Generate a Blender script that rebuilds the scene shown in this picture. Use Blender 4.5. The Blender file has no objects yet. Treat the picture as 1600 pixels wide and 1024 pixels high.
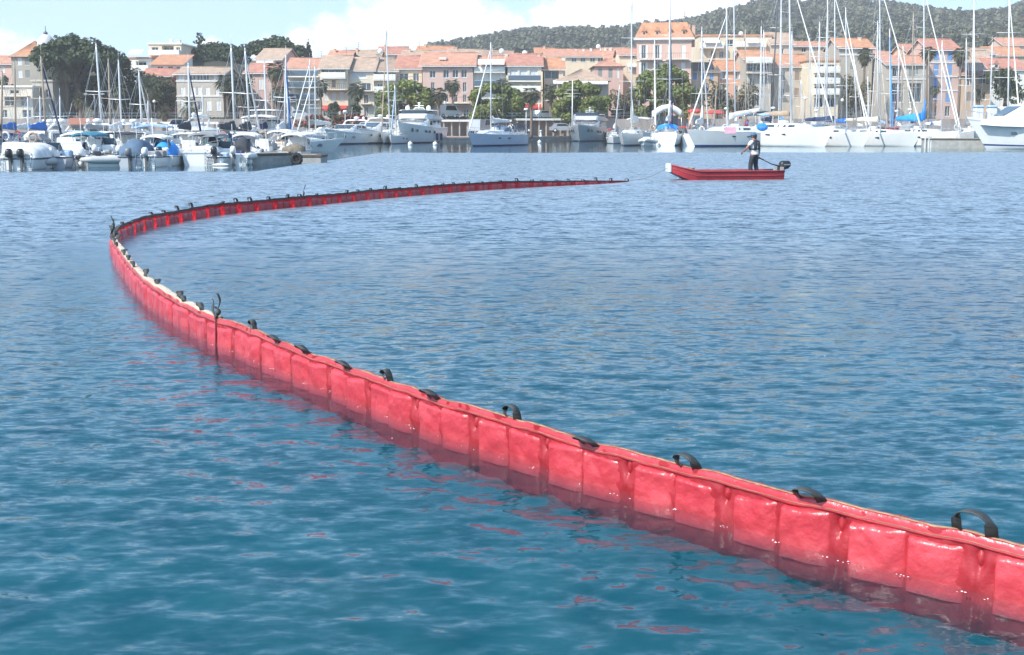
import bpy, math, random
import numpy as np
from mathutils import Vector, Matrix, noise as mnoise
R = math.radians
rnd = random.Random(7)
SC = bpy.context.scene
COL = SC.collection

# ------------------------------------------------------------------ camera
CAM_H, FPX, PCY = 2.25, 1800.0, 424.0          # eye height, focal length in photo pixels, optical centre row
PITCH = math.atan(229.0 / FPX)
cam_d = bpy.data.cameras.new('camera'); cam = bpy.data.objects.new('camera', cam_d); COL.objects.link(cam)
cam.location = (0, 0, CAM_H); cam.rotation_euler = (R(90) - PITCH, 0, 0)
cam_d.sensor_width = 36.0; cam_d.lens = FPX / 1600 * 36.0; cam_d.shift_y = -(512 - PCY) / 1600
cam_d.clip_start = 0.1; cam_d.clip_end = 9000
SC.camera = cam
cp_, sp_ = math.cos(PITCH), math.sin(PITCH)
def ray(px, py):
    xc = (px - 800) / FPX; yc = (PCY - py) / FPX
    return xc, cp_ + sp_ * yc, -sp_ + cp_ * yc
def W(px, py, z=0.0):                      # photo point -> place on the level z
    d = ray(px, py); t = (z - CAM_H) / d[2]
    return Vector((d[0] * t, d[1] * t, z))
def P(px, py, Y):                          # photo point -> place at the distance Y
    d = ray(px, py); t = Y / d[1]
    return Vector((d[0] * t, Y, CAM_H + d[2] * t))
def SX(Y): return FPX / Y / cp_            # roughly photo pixels per metre at the distance Y

# ------------------------------------------------------------------ sky and sun
SUN_AZ = Vector((-0.76, -0.65, 0)).normalized(); SUN_EL = R(44)
sun_dir = Vector((SUN_AZ.x * math.cos(SUN_EL), SUN_AZ.y * math.cos(SUN_EL), math.sin(SUN_EL)))
world = bpy.data.worlds.new('World'); SC.world = world; world.use_nodes = True
SKY_STRENGTH, SUN_STRENGTH, EXPOSURE = 0.15, 3.1, 0.98
def build_world():
    nt = world.node_tree; N = nt.nodes; L = nt.links; N.clear()
    out = N.new('ShaderNodeOutputWorld'); bg = N.new('ShaderNodeBackground'); bg.inputs['Strength'].default_value = SKY_STRENGTH
    sky = N.new('ShaderNodeTexSky'); sky.sky_type = 'NISHITA'; sky.sun_disc = False
    sky.sun_elevation = SUN_EL
    sky.sun_rotation = math.atan2(SUN_AZ.x, SUN_AZ.y)
    sky.air_density = 1.0; sky.dust_density = 0.6; sky.ozone_density = 2.0; sky.altitude = 0
    tc = N.new('ShaderNodeTexCoord')
    def vm(op, *a):
        n = N.new('ShaderNodeVectorMath'); n.operation = op
        for i, v in enumerate(a):
            if hasattr(v, 'is_output'): L.new(v, n.inputs[i])
            else: n.inputs[i].default_value = v
        return n
    def ma(op, *a, clamp=False):
        n = N.new('ShaderNodeMath'); n.operation = op; n.use_clamp = clamp
        for i, v in enumerate(a):
            if hasattr(v, 'is_output'): L.new(v, n.inputs[i])
            else: n.inputs[i].default_value = v
        return n.outputs[0]
    D = vm('NORMALIZE', tc.outputs['Generated']).outputs[0]
    L.new(vm('NORMALIZE', vm('ADD', D, (0, 0, 0.16)).outputs[0]).outputs[0], sky.inputs['Vector'])   # clear air: no brown belt at the sea line
    sep = N.new('ShaderNodeSeparateXYZ'); L.new(D, sep.inputs[0])
    z = sep.outputs[2]
    def nz(scale, detail, rough, vec):
        n = N.new('ShaderNodeTexNoise'); n.inputs['Scale'].default_value = scale; n.inputs['Detail'].default_value = detail
        n.inputs['Roughness'].default_value = rough; L.new(vec, n.inputs['Vector']); return n.outputs['Fac']
    sv = vm('MULTIPLY', D, (1, 1, 1.5)).outputs[0]
    n1 = nz(46, 7, 0.62, sv); n2 = nz(9, 4, 0.5, sv)
    # cumulus heaps along the coast: centre (photo direction) and angular radius
    lobes = [(520, 58, .020), (580, 48, .024), (640, 20, .044), (700, 42, .040), (760, 55, .030), (470, 75, .016), (420, 78, .014), (800, 75, .030),
             (860, 42, .022), (905, 12, .036), (950, 28, .030), (1000, 35, .036), (1060, 28, .030), (1120, 12, .030), (1180, 8, .026), (1230, 24, .020),
             (40, 88, .016), (-10, 80, .02), (330, 80, .012), (1318, 24, .014)]
    acc = None
    for px, py, r in lobes:
        d = Vector(ray(px, py)).normalized()
        ds = vm('DISTANCE', D, tuple(d)).outputs['Value']
        q = ma('SUBTRACT', 1.0, ma('DIVIDE', ds, r))
        acc = q if acc is None else ma('SMOOTH_MAX', acc, q, 0.15)
    wob = ma('ADD', ma('MULTIPLY', ma('SUBTRACT', n1, 0.5), 1.5), ma('MULTIPLY', ma('SUBTRACT', nz(150, 6, 0.65, sv), 0.5), 0.7))
    m1 = ma('MULTIPLY_ADD', ma('ADD', acc, wob), 1.7, 0.30, clamp=True)
    # the same kind of broken cumulus all the way round the rest of the sky
    away = ma('MULTIPLY_ADD', ma('SUBTRACT', 0.86, sep.outputs[1]), 6.0, 0.0, clamp=True)
    gen = ma('ADD', ma('MULTIPLY', ma('SUBTRACT', n2, 0.56), 6.0), ma('MULTIPLY', ma('SUBTRACT', n1, 0.5), 1.2))
    low = ma('MULTIPLY_ADD', z, -1.6, 1.0, clamp=True)
    m2 = ma('MULTIPLY', ma('MULTIPLY', ma('MAXIMUM', gen, 0.0, clamp=True), low), away)
    # thin high veil
    veil = ma('MULTIPLY', ma('MULTIPLY_ADD', nz(5, 5, 0.6, sv), 2.0, -0.7, clamp=True), 0.14)
    mask = ma('MAXIMUM', ma('MAXIMUM', m1, m2), veil, clamp=True)
    mask = ma('MULTIPLY', mask, 0.93)
    shade = ma('MULTIPLY_ADD', n1, 0.8, 0.58)
    cc = N.new('ShaderNodeMix'); cc.data_type = 'RGBA'; cc.blend_type = 'MULTIPLY'; cc.inputs[0].default_value = 1.0
    cc.inputs[6].default_value = (5.5, 5.6, 5.7, 1)
    comb = N.new('ShaderNodeCombineColor'); [L.new(shade, comb.inputs[i]) for i in range(3)]; L.new(comb.outputs[0], cc.inputs[7])
    # pale haze low over the coast
    hz = ma('MULTIPLY', ma('POWER', 2.718, ma('MULTIPLY', ma('MAXIMUM', z, 0.0), -9.0)), 0.42)
    hm = N.new('ShaderNodeMix'); hm.data_type = 'RGBA'; L.new(hz, hm.inputs[0]); hm.inputs[7].default_value = (5.3, 5.8, 6.4, 1)
    mix = N.new('ShaderNodeMix'); mix.data_type = 'RGBA'; L.new(mask, mix.inputs[0]); L.new(vm('MULTIPLY', sky.outputs[0], (.85, 1.03, 1.03)).outputs[0], hm.inputs[6]); L.new(hm.outputs[2], mix.inputs[6]); L.new(cc.outputs[2], mix.inputs[7])
    L.new(mix.outputs[2], bg.inputs['Color']); L.new(bg.outputs[0], out.inputs['Surface'])
build_world()
sd = bpy.data.lights.new('sun', 'SUN'); sd.energy = SUN_STRENGTH; sd.angle = R(0.53); sd.color = (1.0, 0.95, 0.87)
so = bpy.data.objects.new('sun', sd); COL.objects.link(so); so.rotation_euler = sun_dir.to_track_quat('Z', 'Y').to_euler(); so.location = (-60, -30, 80)
vs = SC.view_settings; vs.view_transform = 'Standard'; vs.look = 'None'; vs.gamma = 1.0; vs.exposure = EXPOSURE; vs.use_curve_mapping = False
SC.cycles.max_bounces = 8; SC.cycles.transparent_max_bounces = 12; SC.cycles.caustics_reflective = False; SC.cycles.caustics_refractive = False
SC.cycles.volume_bounces = 0
SC.cycles.sample_clamp_indirect = 6.0

# ------------------------------------------------------------------ materials
MATS = {}
def nodes_of(m):
    nt = m.node_tree; b = nt.nodes['Principled BSDF']; return nt, nt.nodes, nt.links, b
def mat(name, col, rough=0.6, metal=0.0, var=0.0, scale=3.0, bump=0.0, bscale=20.0, spec=0.5, streak=0.0, alpha=1.0, coat=0.0, vary_island=0.0):
    """plain painted / moulded / natural surface with noise-driven wear"""
    if name in MATS: return MATS[name]
    m = bpy.data.materials.new(name); m.use_nodes = True; nt, N, L, b = nodes_of(m)
    b.inputs['Roughness'].default_value = rough; b.inputs['Metallic'].default_value = metal
    b.inputs['Specular IOR Level'].default_value = spec; b.inputs['Coat Weight'].default_value = coat
    b.inputs['Base Color'].default_value = (*col, 1)
    tc = N.new('ShaderNodeTexCoord'); vec = tc.outputs['Object']
    if var > 0 or vary_island > 0:
        base = N.new('ShaderNodeRGB'); base.outputs[0].default_value = (*col, 1); cur = base.outputs[0]
        if var > 0:
            n = N.new('ShaderNodeTexNoise'); n.inputs['Scale'].default_value = scale; n.inputs['Detail'].default_value = 6; n.inputs['Roughness'].default_value = 0.62
            if streak:
                mp = N.new('ShaderNodeMapping'); mp.inputs['Scale'].default_value = (1, 1, streak); L.new(vec, mp.inputs[0]); L.new(mp.outputs[0], n.inputs['Vector'])
            else: L.new(vec, n.inputs['Vector'])
            mr = N.new('ShaderNodeMapRange'); mr.inputs[1].default_value = 0.3; mr.inputs[2].default_value = 0.7
            mr.inputs[3].default_value = 1 - var; mr.inputs[4].default_value = 1 + var * 0.7; L.new(n.outputs['Fac'], mr.inputs[0])
            hs = N.new('ShaderNodeHueSaturation'); L.new(mr.outputs[0], hs.inputs['Value']); L.new(cur, hs.inputs['Color']); cur = hs.outputs[0]
        if vary_island > 0:
            g = N.new('ShaderNodeNewGeometry'); mr = N.new('ShaderNodeMapRange'); mr.inputs[3].default_value = 1 - vary_island; mr.inputs[4].default_value = 1 + vary_island
            L.new(g.outputs['Random Per Island'], mr.inputs[0]); hs = N.new('ShaderNodeHueSaturation'); L.new(mr.outputs[0], hs.inputs['Value']); L.new(cur, hs.inputs['Color']); cur = hs.outputs[0]
        L.new(cur, b.inputs['Base Color'])
    if bump > 0:
        n = N.new('ShaderNodeTexNoise'); n.inputs['Scale'].default_value = bscale; n.inputs['Detail'].default_value = 5; L.new(vec, n.inputs['Vector'])
        bp = N.new('ShaderNodeBump'); bp.inputs['Strength'].default_value = bump; bp.inputs['Distance'].default_value = 0.05; L.new(n.outputs['Fac'], bp.inputs['Height']); L.new(bp.outputs[0], b.inputs['Normal'])
    if alpha < 1:
        b.inputs['Alpha'].default_value = alpha
    MATS[name] = m
    return m
def leaf_mat(name, col, trans=0.3, var=0.35):
    if name in MATS: return MATS[name]
    m = mat(name, col, 0.6, var=0.3, scale=0.5, vary_island=var, spec=0.25); nt, N, L, b = nodes_of(m)
    t = N.new('ShaderNodeBsdfTranslucent'); src = b.inputs['Base Color'].links[0].from_socket; L.new(src, t.inputs['Color'])
    mx = N.new('ShaderNodeMixShader'); mx.inputs[0].default_value = trans; L.new(b.outputs[0], mx.inputs[1]); L.new(t.outputs[0], mx.inputs[2]); L.new(mx.outputs[0], N['Material Output'].inputs['Surface'])
    return m
def glass_mat(name, col=(0.03, 0.045, 0.055), rough=0.06):
    return mat(name, col, rough, spec=0.8)

# ------------------------------------------------------------------ mesh builder
class MB:
    def __init__(s): s.v = []; s.f = []; s.mi = []; s.sm = []; s.mats = []; s.M = Matrix.Identity(4); s.cur = 0; s.smooth = False
    def use(s, m, smooth=None):
        if m not in s.mats: s.mats.append(m)
        s.cur = s.mats.index(m)
        if smooth is not None: s.smooth = smooth
        return s
    def vert(s, p): s.v.append(tuple(s.M @ Vector(p))); return len(s.v) - 1
    def face(s, idx, smooth=None):
        s.f.append(tuple(idx)); s.mi.append(s.cur); s.sm.append(s.smooth if smooth is None else smooth)
    def poly(s, pts, smooth=None): s.face([s.vert(p) for p in pts], smooth)
    def box(s, x0, y0, z0, x1, y1, z1, bev=0.0):
        if bev > 0:
            return s.rbox(x0, y0, z0, x1, y1, z1, bev)
        i = [s.vert(p) for p in ((x0, y0, z0), (x1, y0, z0), (x1, y1, z0), (x0, y1, z0), (x0, y0, z1), (x1, y0, z1), (x1, y1, z1), (x0, y1, z1))]
        for q in ((0, 3, 2, 1), (4, 5, 6, 7), (0, 1, 5, 4), (1, 2, 6, 5), (2, 3, 7, 6), (3, 0, 4, 7)): s.face([i[k] for k in q], False)
    def rbox(s, x0, y0, z0, x1, y1, z1, b):
        b = min(b, (x1 - x0) / 2.01, (y1 - y0) / 2.01, (z1 - z0) / 2.01)
        def ring(z, i):
            return [s.vert(p) for p in ((x0 + b + i, y0 + i, z), (x1 - b - i, y0 + i, z), (x1 - i, y0 + b + i, z), (x1 - i, y1 - b - i, z), (x1 - b - i, y1 - i, z), (x0 + b + i, y1 - i, z), (x0 + i, y1 - b - i, z), (x0 + i, y0 + b + i, z))]
        rs = [ring(z0, b * .7), ring(z0 + b, 0), ring(z1 - b, 0), ring(z1, b * .7)]
        for a, c in zip(rs, rs[1:]):
            for k in range(8): s.face((a[k], a[(k + 1) % 8], c[(k + 1) % 8], c[k]), False)
        s.face(rs[0][::-1], False); s.face(rs[3], False)
    def loft(s, rings, closed=True, cap0=True, cap1=True, smooth=True):
        ids = [[s.vert(p) for p in r] for r in rings]; n = len(ids[0])
        for a, c in zip(ids, ids[1:]):
            for k in range(n if closed else n - 1): s.face((a[k], a[(k + 1) % n], c[(k + 1) % n], c[k]), smooth)
        if cap0: s.face(ids[0][::-1], False)
        if cap1: s.face(ids[-1], False)
        return ids
    def tube(s, pts, r, n=6, smooth=True, cap=True):
        pts = [Vector(p) for p in pts]; rs = r if isinstance(r, (list, tuple)) else [r] * len(pts)
        rings = []; up = None
        for i, p in enumerate(pts):
            t = (pts[min(i + 1, len(pts) - 1)] - pts[max(i - 1, 0)]).normalized()
            if up is None: up = Vector((0, 0, 1)) if abs(t.z) < 0.9 else Vector((1, 0, 0))
            a = t.cross(up)
            if a.length < 1e-5: a = t.cross(Vector((0.3, 1, 0.2)))
            a.normalize(); b = a.cross(t).normalized(); up = b
            rings.append([p + (a * math.cos(2 * math.pi * k / n) + b * math.sin(2 * math.pi * k / n)) * rs[i] for k in range(n)])
        s.loft(rings, True, cap, cap, smooth)
    def lathe(s, prof, n=12, c=(0, 0, 0), axis='z', smooth=True, sx=1, sy=1):
        rings = []
        for r, z in prof:
            q = []
            for k in range(n):
                a = 2 * math.pi * k / n; x, y = r * math.cos(a) * sx, r * math.sin(a) * sy
                q.append({'z': (c[0] + x, c[1] + y, c[2] + z), 'x': (c[0] + z, c[1] + x, c[2] + y), 'y': (c[0] + y, c[1] + z, c[2] + x)}[axis])
            rings.append(q)
        s.loft(rings, True, True, True, smooth)
    def ball(s, c, r, n=10, m=7, sq=(1, 1, 1)):
        prof = [(max(1e-3, math.sin(math.pi * k / m)) * r, -math.cos(math.pi * k / m) * r) for k in range(m + 1)]
        rings = [[(c[0] + q * math.cos(2 * math.pi * j / n) * sq[0], c[1] + q * math.sin(2 * math.pi * j / n) * sq[1], c[2] + z * sq[2]) for j in range(n)] for q, z in prof]
        s.loft(rings, True, False, False, True)
    def prism(s, poly, y0, y1, smooth=False):        # polygon in xz pulled along y
        a = [s.vert((x, y0, z)) for x, z in poly]; b = [s.vert((x, y1, z)) for x, z in poly]; n = len(poly)
        for k in range(n): s.face((a[k], a[(k + 1) % n], b[(k + 1) % n], b[k]), smooth)
        s.face(a[::-1], False); s.face(b, False)
    def grid(s, fn, nu, nv, smooth=True):
        ids = [[s.vert(fn(i / nu, j / nv)) for j in range(nv + 1)] for i in range(nu + 1)]
        for i in range(nu):
            for j in range(nv): s.face((ids[i][j], ids[i + 1][j], ids[i + 1][j + 1], ids[i][j + 1]), smooth)
        return ids
    def mesh(s, name):
        me = bpy.data.meshes.new(name); me.from_pydata(s.v, [], s.f)
        for m in s.mats: me.materials.append(m)
        me.polygons.foreach_set('material_index', s.mi); me.polygons.foreach_set('use_smooth', s.sm); me.update(); return me
    def build(s, name, parent=None):
        o = bpy.data.objects.new(name, s.mesh(name)); COL.objects.link(o)
        if parent: o.parent = parent
        return o
def put(name, me, parent=None, loc=None, rz=None):
    o = bpy.data.objects.new(name, me); COL.objects.link(o)
    if parent: o.parent = parent
    if loc is not None: o.location = loc
    if rz is not None: o.rotation_euler = (0, 0, rz)
    return o
def tag(o, label=None, cat=None, group=None, kind=None):
    if label: o['label'] = label
    if cat: o['category'] = cat
    if group: o['group'] = group
    if kind: o['kind'] = kind
    return o
def thing(name, label, cat, loc=(0, 0, 0), rz=0.0, group=None):
    o = bpy.data.objects.new(name, None); COL.objects.link(o); o.empty_display_size = 0.2
    o.location = loc; o.rotation_euler = (0, 0, rz); return tag(o, label, cat, group)
def kids(o): return list(o.children)
def copy_tree(o, parent=None):
    c = o.copy(); COL.objects.link(c)
    if parent: c.parent = parent
    for ch in kids(o): copy_tree(ch, c)
    return c
def catmull(pts, n):
    out = []; pts = [Vector(p) for p in pts]; q = [pts[0] * 2 - pts[1]] + pts + [pts[-1] * 2 - pts[-2]]
    for i in range(1, len(q) - 2):
        for k in range(n):
            t = k / n; a, b, c, d = q[i - 1:i + 3]
            out.append(0.5 * ((2 * b) + (c - a) * t + (2 * a - 5 * b + 4 * c - d) * t * t + (3 * b - a - 3 * c + d) * t ** 3))
    out.append(pts[-1]); return out
# ------------------------------------------------------------------ line of the floating boom on the water
def boom_path():
    wl = [(1600, 944), (1473, 910), (1353, 879), (1221, 843), (1133, 815), (1051, 790), (969, 768), (893, 745), (832, 723), (769, 703), (717.5, 689), (665, 670.6), (626, 653.5), (586, 639),
          (557, 626), (524, 610), (492, 600), (467, 589), (442, 578), (397, 559.5), (378, 550), (340, 538), (318, 525), (291, 509), (266, 495), (240, 477), (222, 460), (205, 441), (190, 420), (181, 404), (177, 393), (178, 386), (183, 378), (200, 368), (230, 358), (280, 347), (360, 334), (480, 322), (600, 310), (720, 300), (830, 293), (930, 288), (980, 284.5)]
    pts = [W(*p) for p in wl]; d0 = (pts[0] - pts[3]).normalized()
    pts = [pts[0] + d0 * 3.6 + Vector((0.5, -0.2, 0)), pts[0] + d0 * 1.9 + Vector((0.12, -0.05, 0))] + pts
    pts = [Vector((p.x, p.y, 0)) for p in pts]
    raw = catmull(pts, 16)
    # smooth and resample by arc length
    A = np.array([(p.x, p.y) for p in raw])
    s = np.concatenate([[0], np.cumsum(np.hypot(*np.diff(A, axis=0).T))])
    S = s[-1]; fine = np.arange(0, S, 0.02); X = np.interp(fine, s, A[:, 0]); Y = np.interp(fine, s, A[:, 1])
    def smooth(v, n):
        k = np.hanning(n); k /= k.sum(); p = np.pad(v, n // 2, mode='reflect', reflect_type='odd'); return np.convolve(p, k, 'valid')[:len(v)]
    X, Y = smooth(X, 61), smooth(Y, 61)
    # gentle meander of the floating skirt
    tx, ty = np.gradient(X), np.gradient(Y); ln = np.hypot(tx, ty); tx /= ln; ty /= ln
    return fine, X, Y, tx, ty
BOOM_PATH = boom_path()
# ------------------------------------------------------------------ water
FAR_SLOPE = 0.85
def water_material():
    m = bpy.data.materials.new('sea_water'); m.use_nodes = True; nt = m.node_tree; N = nt.nodes; L = nt.links; N.clear()
    out = N.new('ShaderNodeOutputMaterial')
    geo = N.new('ShaderNodeNewGeometry'); pos = geo.outputs['Position']
    def noise(scale, detail, stretch):
        mp = N.new('ShaderNodeMapping'); mp.inputs['Scale'].default_value = stretch; mp.inputs['Rotation'].default_value = (0, 0, R(12)); L.new(pos, mp.inputs[0])
        n = N.new('ShaderNodeTexNoise'); n.inputs['Scale'].default_value = scale; n.inputs['Detail'].default_value = detail; n.inputs['Roughness'].default_value = 0.6
        L.new(mp.outputs[0], n.inputs['Vector']); return n.outputs['Fac']
    sep = N.new('ShaderNodeSeparateXYZ'); L.new(pos, sep.inputs[0])
    # breeze dies in the lee of the quay: ripples fade beyond about 95 m and round the moored boats
    wob = N.new('ShaderNodeTexNoise'); wob.inputs['Scale'].default_value = 0.05; wob.inputs['Detail'].default_value = 3; L.new(pos, wob.inputs['Vector'])
    def ma(op, x, y=None, z=None, clamp=False):
        n = N.new('ShaderNodeMath'); n.operation = op; n.use_clamp = clamp
        for i, v in enumerate((x, y, z)):
            if v is None: continue
            if hasattr(v, 'is_output'): L.new(v, n.inputs[i])
            else: n.inputs[i].default_value = v
        return n.outputs[0]
    edge = ma('MULTIPLY_ADD', ma('SUBTRACT', wob.outputs['Fac'], 0.5), 10.0, sep.outputs[1])
    # lee line runs from the left pontoon (about 58 m) to the quay basin (about 92 m)
    lx = N.new('ShaderNodeMapRange'); lx.inputs[1].default_value = -12.5; lx.inputs[2].default_value = -10.5; lx.inputs[3].default_value = 54.5; lx.inputs[4].default_value = 92.0; L.new(sep.outputs[0], lx.inputs[0])
    calm = ma('MULTIPLY', ma('SUBTRACT', edge, lx.outputs[0]), 0.35, clamp=True)
    far_ = N.new('ShaderNodeMapRange'); far_.interpolation_type = 'SMOOTHSTEP'; far_.inputs[1].default_value = 5; far_.inputs[2].default_value = 36; far_.inputs[3].default_value = 0.0; far_.inputs[4].default_value = 1.0; L.new(sep.outputs[1], far_.inputs[0])      # open water outside the quay wall is choppier
    # ripples too fine for the mesh tilt the surface directly
    def slope(scale, detail, stretch, k):
        mp = N.new('ShaderNodeMapping'); mp.inputs['Scale'].default_value = stretch; mp.inputs['Rotation'].default_value = (0, 0, R(9)); L.new(pos, mp.inputs[0])
        n = N.new('ShaderNodeTexNoise'); n.inputs['Scale'].default_value = scale; n.inputs['Detail'].default_value = detail; n.inputs['Roughness'].default_value = 0.55; L.new(mp.outputs[0], n.inputs['Vector'])
        v = N.new('ShaderNodeVectorMath'); v.operation = 'SUBTRACT'; L.new(n.outputs['Color'], v.inputs[0]); v.inputs[1].default_value = (.5, .5, .5)
        w = N.new('ShaderNodeVectorMath'); w.operation = 'MULTIPLY'; L.new(v.outputs[0], w.inputs[0]); w.inputs[1].default_value = (k * .8, k, 0); return w.outputs[0]
    def vmath(op, x, y):
        n = N.new('ShaderNodeVectorMath'); n.operation = op; L.new(x, n.inputs[0])
        if op == 'SCALE': L.new(y, n.inputs[3])
        else: L.new(y, n.inputs[1])
        return n.outputs[0]
    fine = vmath('ADD', slope(7.5, 3, (.55, 1.3, 1), .56), slope(19, 2, (.6, 1.3, 1), .40))
    broad = vmath('ADD', slope(3.2, 3, (.6, 1.3, 1), FAR_SLOPE), slope(7.5, 3, (.6, 1.3, 1), FAR_SLOPE * .9))
    calm_k = ma('MULTIPLY_ADD', calm, -0.965, 1.0)
    tilt = vmath('ADD', fine, vmath('SCALE', broad, far_.outputs[0]))
    la = N.new('ShaderNodeAttribute'); la.attribute_name = 'lee'
    tilt = vmath('SCALE', tilt, ma('MULTIPLY', calm_k, la.outputs['Fac']))
    nrm = N.new('ShaderNodeVectorMath'); nrm.operation = 'NORMALIZE'; L.new(vmath('ADD', geo.outputs['Normal'], tilt), nrm.inputs[0])
    class _O: outputs = [nrm.outputs[0]]
    bp = _O
    gl = N.new('ShaderNodeBsdfGlossy'); gl.inputs['Roughness'].default_value = 0.04; gl.inputs['Color'].default_value = (0.89, 0.97, 1, 1); L.new(bp.outputs[0], gl.inputs['Normal']); L.new(ma('MULTIPLY_ADD', ma('MULTIPLY', far_.outputs[0], calm_k), 0.40, 0.045), gl.inputs['Roughness'])
    df = N.new('ShaderNodeBsdfDiffuse'); df.inputs['Color'].default_value = (0.03, 0.42, 0.62, 1)
    tr = N.new('ShaderNodeBsdfTransparent'); tr.inputs['Color'].default_value = (0.96, 0.985, 0.99, 1)
    body = N.new('ShaderNodeMixShader'); body.inputs[0].default_value = 0.97; L.new(df.outputs[0], body.inputs[1]); L.new(tr.outputs[0], body.inputs[2])
    dt = N.new('ShaderNodeVectorMath'); dt.operation = 'DOT_PRODUCT'; L.new(bp.outputs[0], dt.inputs[0]); L.new(geo.outputs['Incoming'], dt.inputs[1])
    cs = ma('MINIMUM', ma('ABSOLUTE', dt.outputs['Value']), 1.0); schlick = ma('MULTIPLY_ADD', ma('POWER', ma('SUBTRACT', 1.0, cs), 5.0), 0.98, 0.02, clamp=True)
    mx = N.new('ShaderNodeMixShader'); L.new(schlick, mx.inputs[0]); L.new(body.outputs[0], mx.inputs[1]); L.new(gl.outputs[0], mx.inputs[2])
    L.new(mx.outputs[0], out.inputs['Surface'])
    return m
WAVES = []
def init_waves():
    r = np.random.RandomState(11); n = 110
    lam = np.exp(r.uniform(np.log(0.10), np.log(0.50), n))
    ang = R(-96) + r.normal(0, R(34), n)
    slope = 0.0135 * (lam / 0.3) ** -0.2 * r.uniform(0.6, 1.3, n)
    k = 2 * np.pi / lam
    return lam, np.cos(ang) * k, np.sin(ang) * k, slope / k, r.uniform(0, 6.283, n)
WAVES = init_waves()
def wave_h(x, y, spacing=None):
    lam, kx, ky, a, ph = WAVES; h = np.zeros_like(x)
    cx = np.clip((x + 12.5) / 2.0, 0, 1); edge = 54.5 + cx * 37.5
    calm = np.clip((edge - y) / 6.0 + 0.5, 0.06, 1)
    gust = 0.8 + 0.35 * np.sin(x * 0.21 + 0.6 * np.sin(y * 0.13)) * np.sin(y * 0.17 + 1.3)
    for i in range(len(lam)):
        w = 1.0 if spacing is None else np.clip((lam[i] / spacing - 2.2) / 2.0, 0, 1)
        p = kx[i] * x + ky[i] * y + ph[i]
        h += w * a[i] * (np.sin(p) + 0.22 * np.cos(2 * p))
    return h * calm * gust
def build_water():
    ys = [-26.0]
    while ys[-1] < 175:
        y = ys[-1]; d = max(abs(y), 3.2)
        ys.append(y + min(max(0.0085 * d if y > 3 else 0.12, 0.034), 0.9) if y > -1 else y + 1.0)
    ys += [178.0, 190.0]
    ys = np.array(ys); nu = 170
    u = np.linspace(-1, 1, nu * 2 + 1)
    wid = np.maximum(4.2, 0.56 * np.abs(ys) + 1.0)
    X = u[None, :] * wid[:, None]
    far = np.array([1.25, 2.0, 4.0])
    ext = np.concatenate([-wid[:, None] * 1.1 - (np.array([420.0, 60.0, 6.0]))[None, :], X, wid[:, None] * 1.1 + (np.array([6.0, 60.0, 420.0]))[None, :]], axis=1)
    Y = np.repeat(ys[:, None], ext.shape[1], axis=1)
    sp = np.maximum(np.gradient(ys)[:, None], (wid / nu)[:, None] * 0.55) * np.ones_like(Y)
    Z = wave_h(ext, Y, sp); Z[:, :3] = 0; Z[:, -3:] = 0; Z[0] = 0; Z[-1] = 0
    nr, nc = Y.shape
    co = np.stack([ext, Y, Z], axis=2).reshape(-1, 3)
    idx = np.arange(nr * nc).reshape(nr, nc)
    f = np.stack([idx[:-1, :-1], idx[:-1, 1:], idx[1:, 1:], idx[1:, :-1]], axis=2).reshape(-1, 4)
    me = bpy.data.meshes.new('harbour_water'); me.vertices.add(len(co)); me.vertices.foreach_set('co', co.ravel())
    me.loops.add(len(f) * 4); me.polygons.add(len(f)); me.loops.foreach_set('vertex_index', f.ravel().astype(np.int32))
    me.polygons.foreach_set('loop_start', np.arange(0, len(f) * 4, 4, dtype=np.int32)); me.polygons.foreach_set('loop_total', np.full(len(f), 4, dtype=np.int32))
    me.polygons.foreach_set('use_smooth', np.ones(len(f), dtype=bool)); me.update(calc_edges=True)
    # the barrier stills the ripples close beside it
    bx, by = BOOM_PATH[1][::6], BOOM_PATH[2][::6]; dm = np.full(len(co), 9.0)
    near = (co[:, 1] < 52) & (co[:, 1] > 1) & (np.abs(co[:, 0]) < 14)
    pn = co[near][:, :2]; dd = np.full(len(pn), 81.0)
    for a_, b_ in zip(bx, by): dd = np.minimum(dd, (pn[:, 0] - a_) ** 2 + (pn[:, 1] - b_) ** 2)
    dm[near] = np.sqrt(dd); lee = 1 - 0.72 * np.exp(-(dm / 0.75) ** 2)
    co[:, 2] *= lee; me.vertices.foreach_set('co', co.ravel())
    at_ = me.attributes.new('lee', 'FLOAT', 'POINT'); at_.data.foreach_set('value', lee.astype(np.float32))
    me.materials.append(water_material())
    o = bpy.data.objects.new('harbour_water', me); COL.objects.link(o); tag(o, kind='structure')
    # turbid blue water scatters the daylight back from a hand's length down
    b = MB(); b.use(mat('murky_water', (0.070, 0.108, 0.128), 0.9, var=0.2, scale=0.6))
    b.poly([(-520, -30, -.30), (520, -30, -.30), (520, 192, -.30), (-520, 192, -.30)])
    gx = [-10 + .16 * i for i in range(101)]; gy = [-2 + .16 * i for i in range(345)]
    def bed(x, y): e_ = min(1, (x + 10) / 1.5, (6 - x) / 1.5, (y + 2) / 1.5, (53 - y) / 1.5); return -.31 + e_ * (.115 + .075 * mnoise.noise((x * 2.6, y * 2.2, 0)) + .05 * mnoise.noise((x * 7, y * 6, 4)))
    ids = [[b.vert((x, y, bed(x, y))) for y in gy] for x in gx]
    for a, c in zip(ids, ids[1:]):
        for k in range(len(gy) - 1): b.face((a[k], c[k], c[k + 1], a[k + 1]), True)
    tag(b.build('murky_water'), kind='structure')
    # the body of the water: swallows red light within a hand's depth
    vm_ = bpy.data.materials.new('water_depth'); vm_.use_nodes = True; nt = vm_.node_tree; nt.nodes.clear(); o = nt.nodes.new('ShaderNodeOutputMaterial'); a = nt.nodes.new('ShaderNodeVolumeAbsorption')
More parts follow.
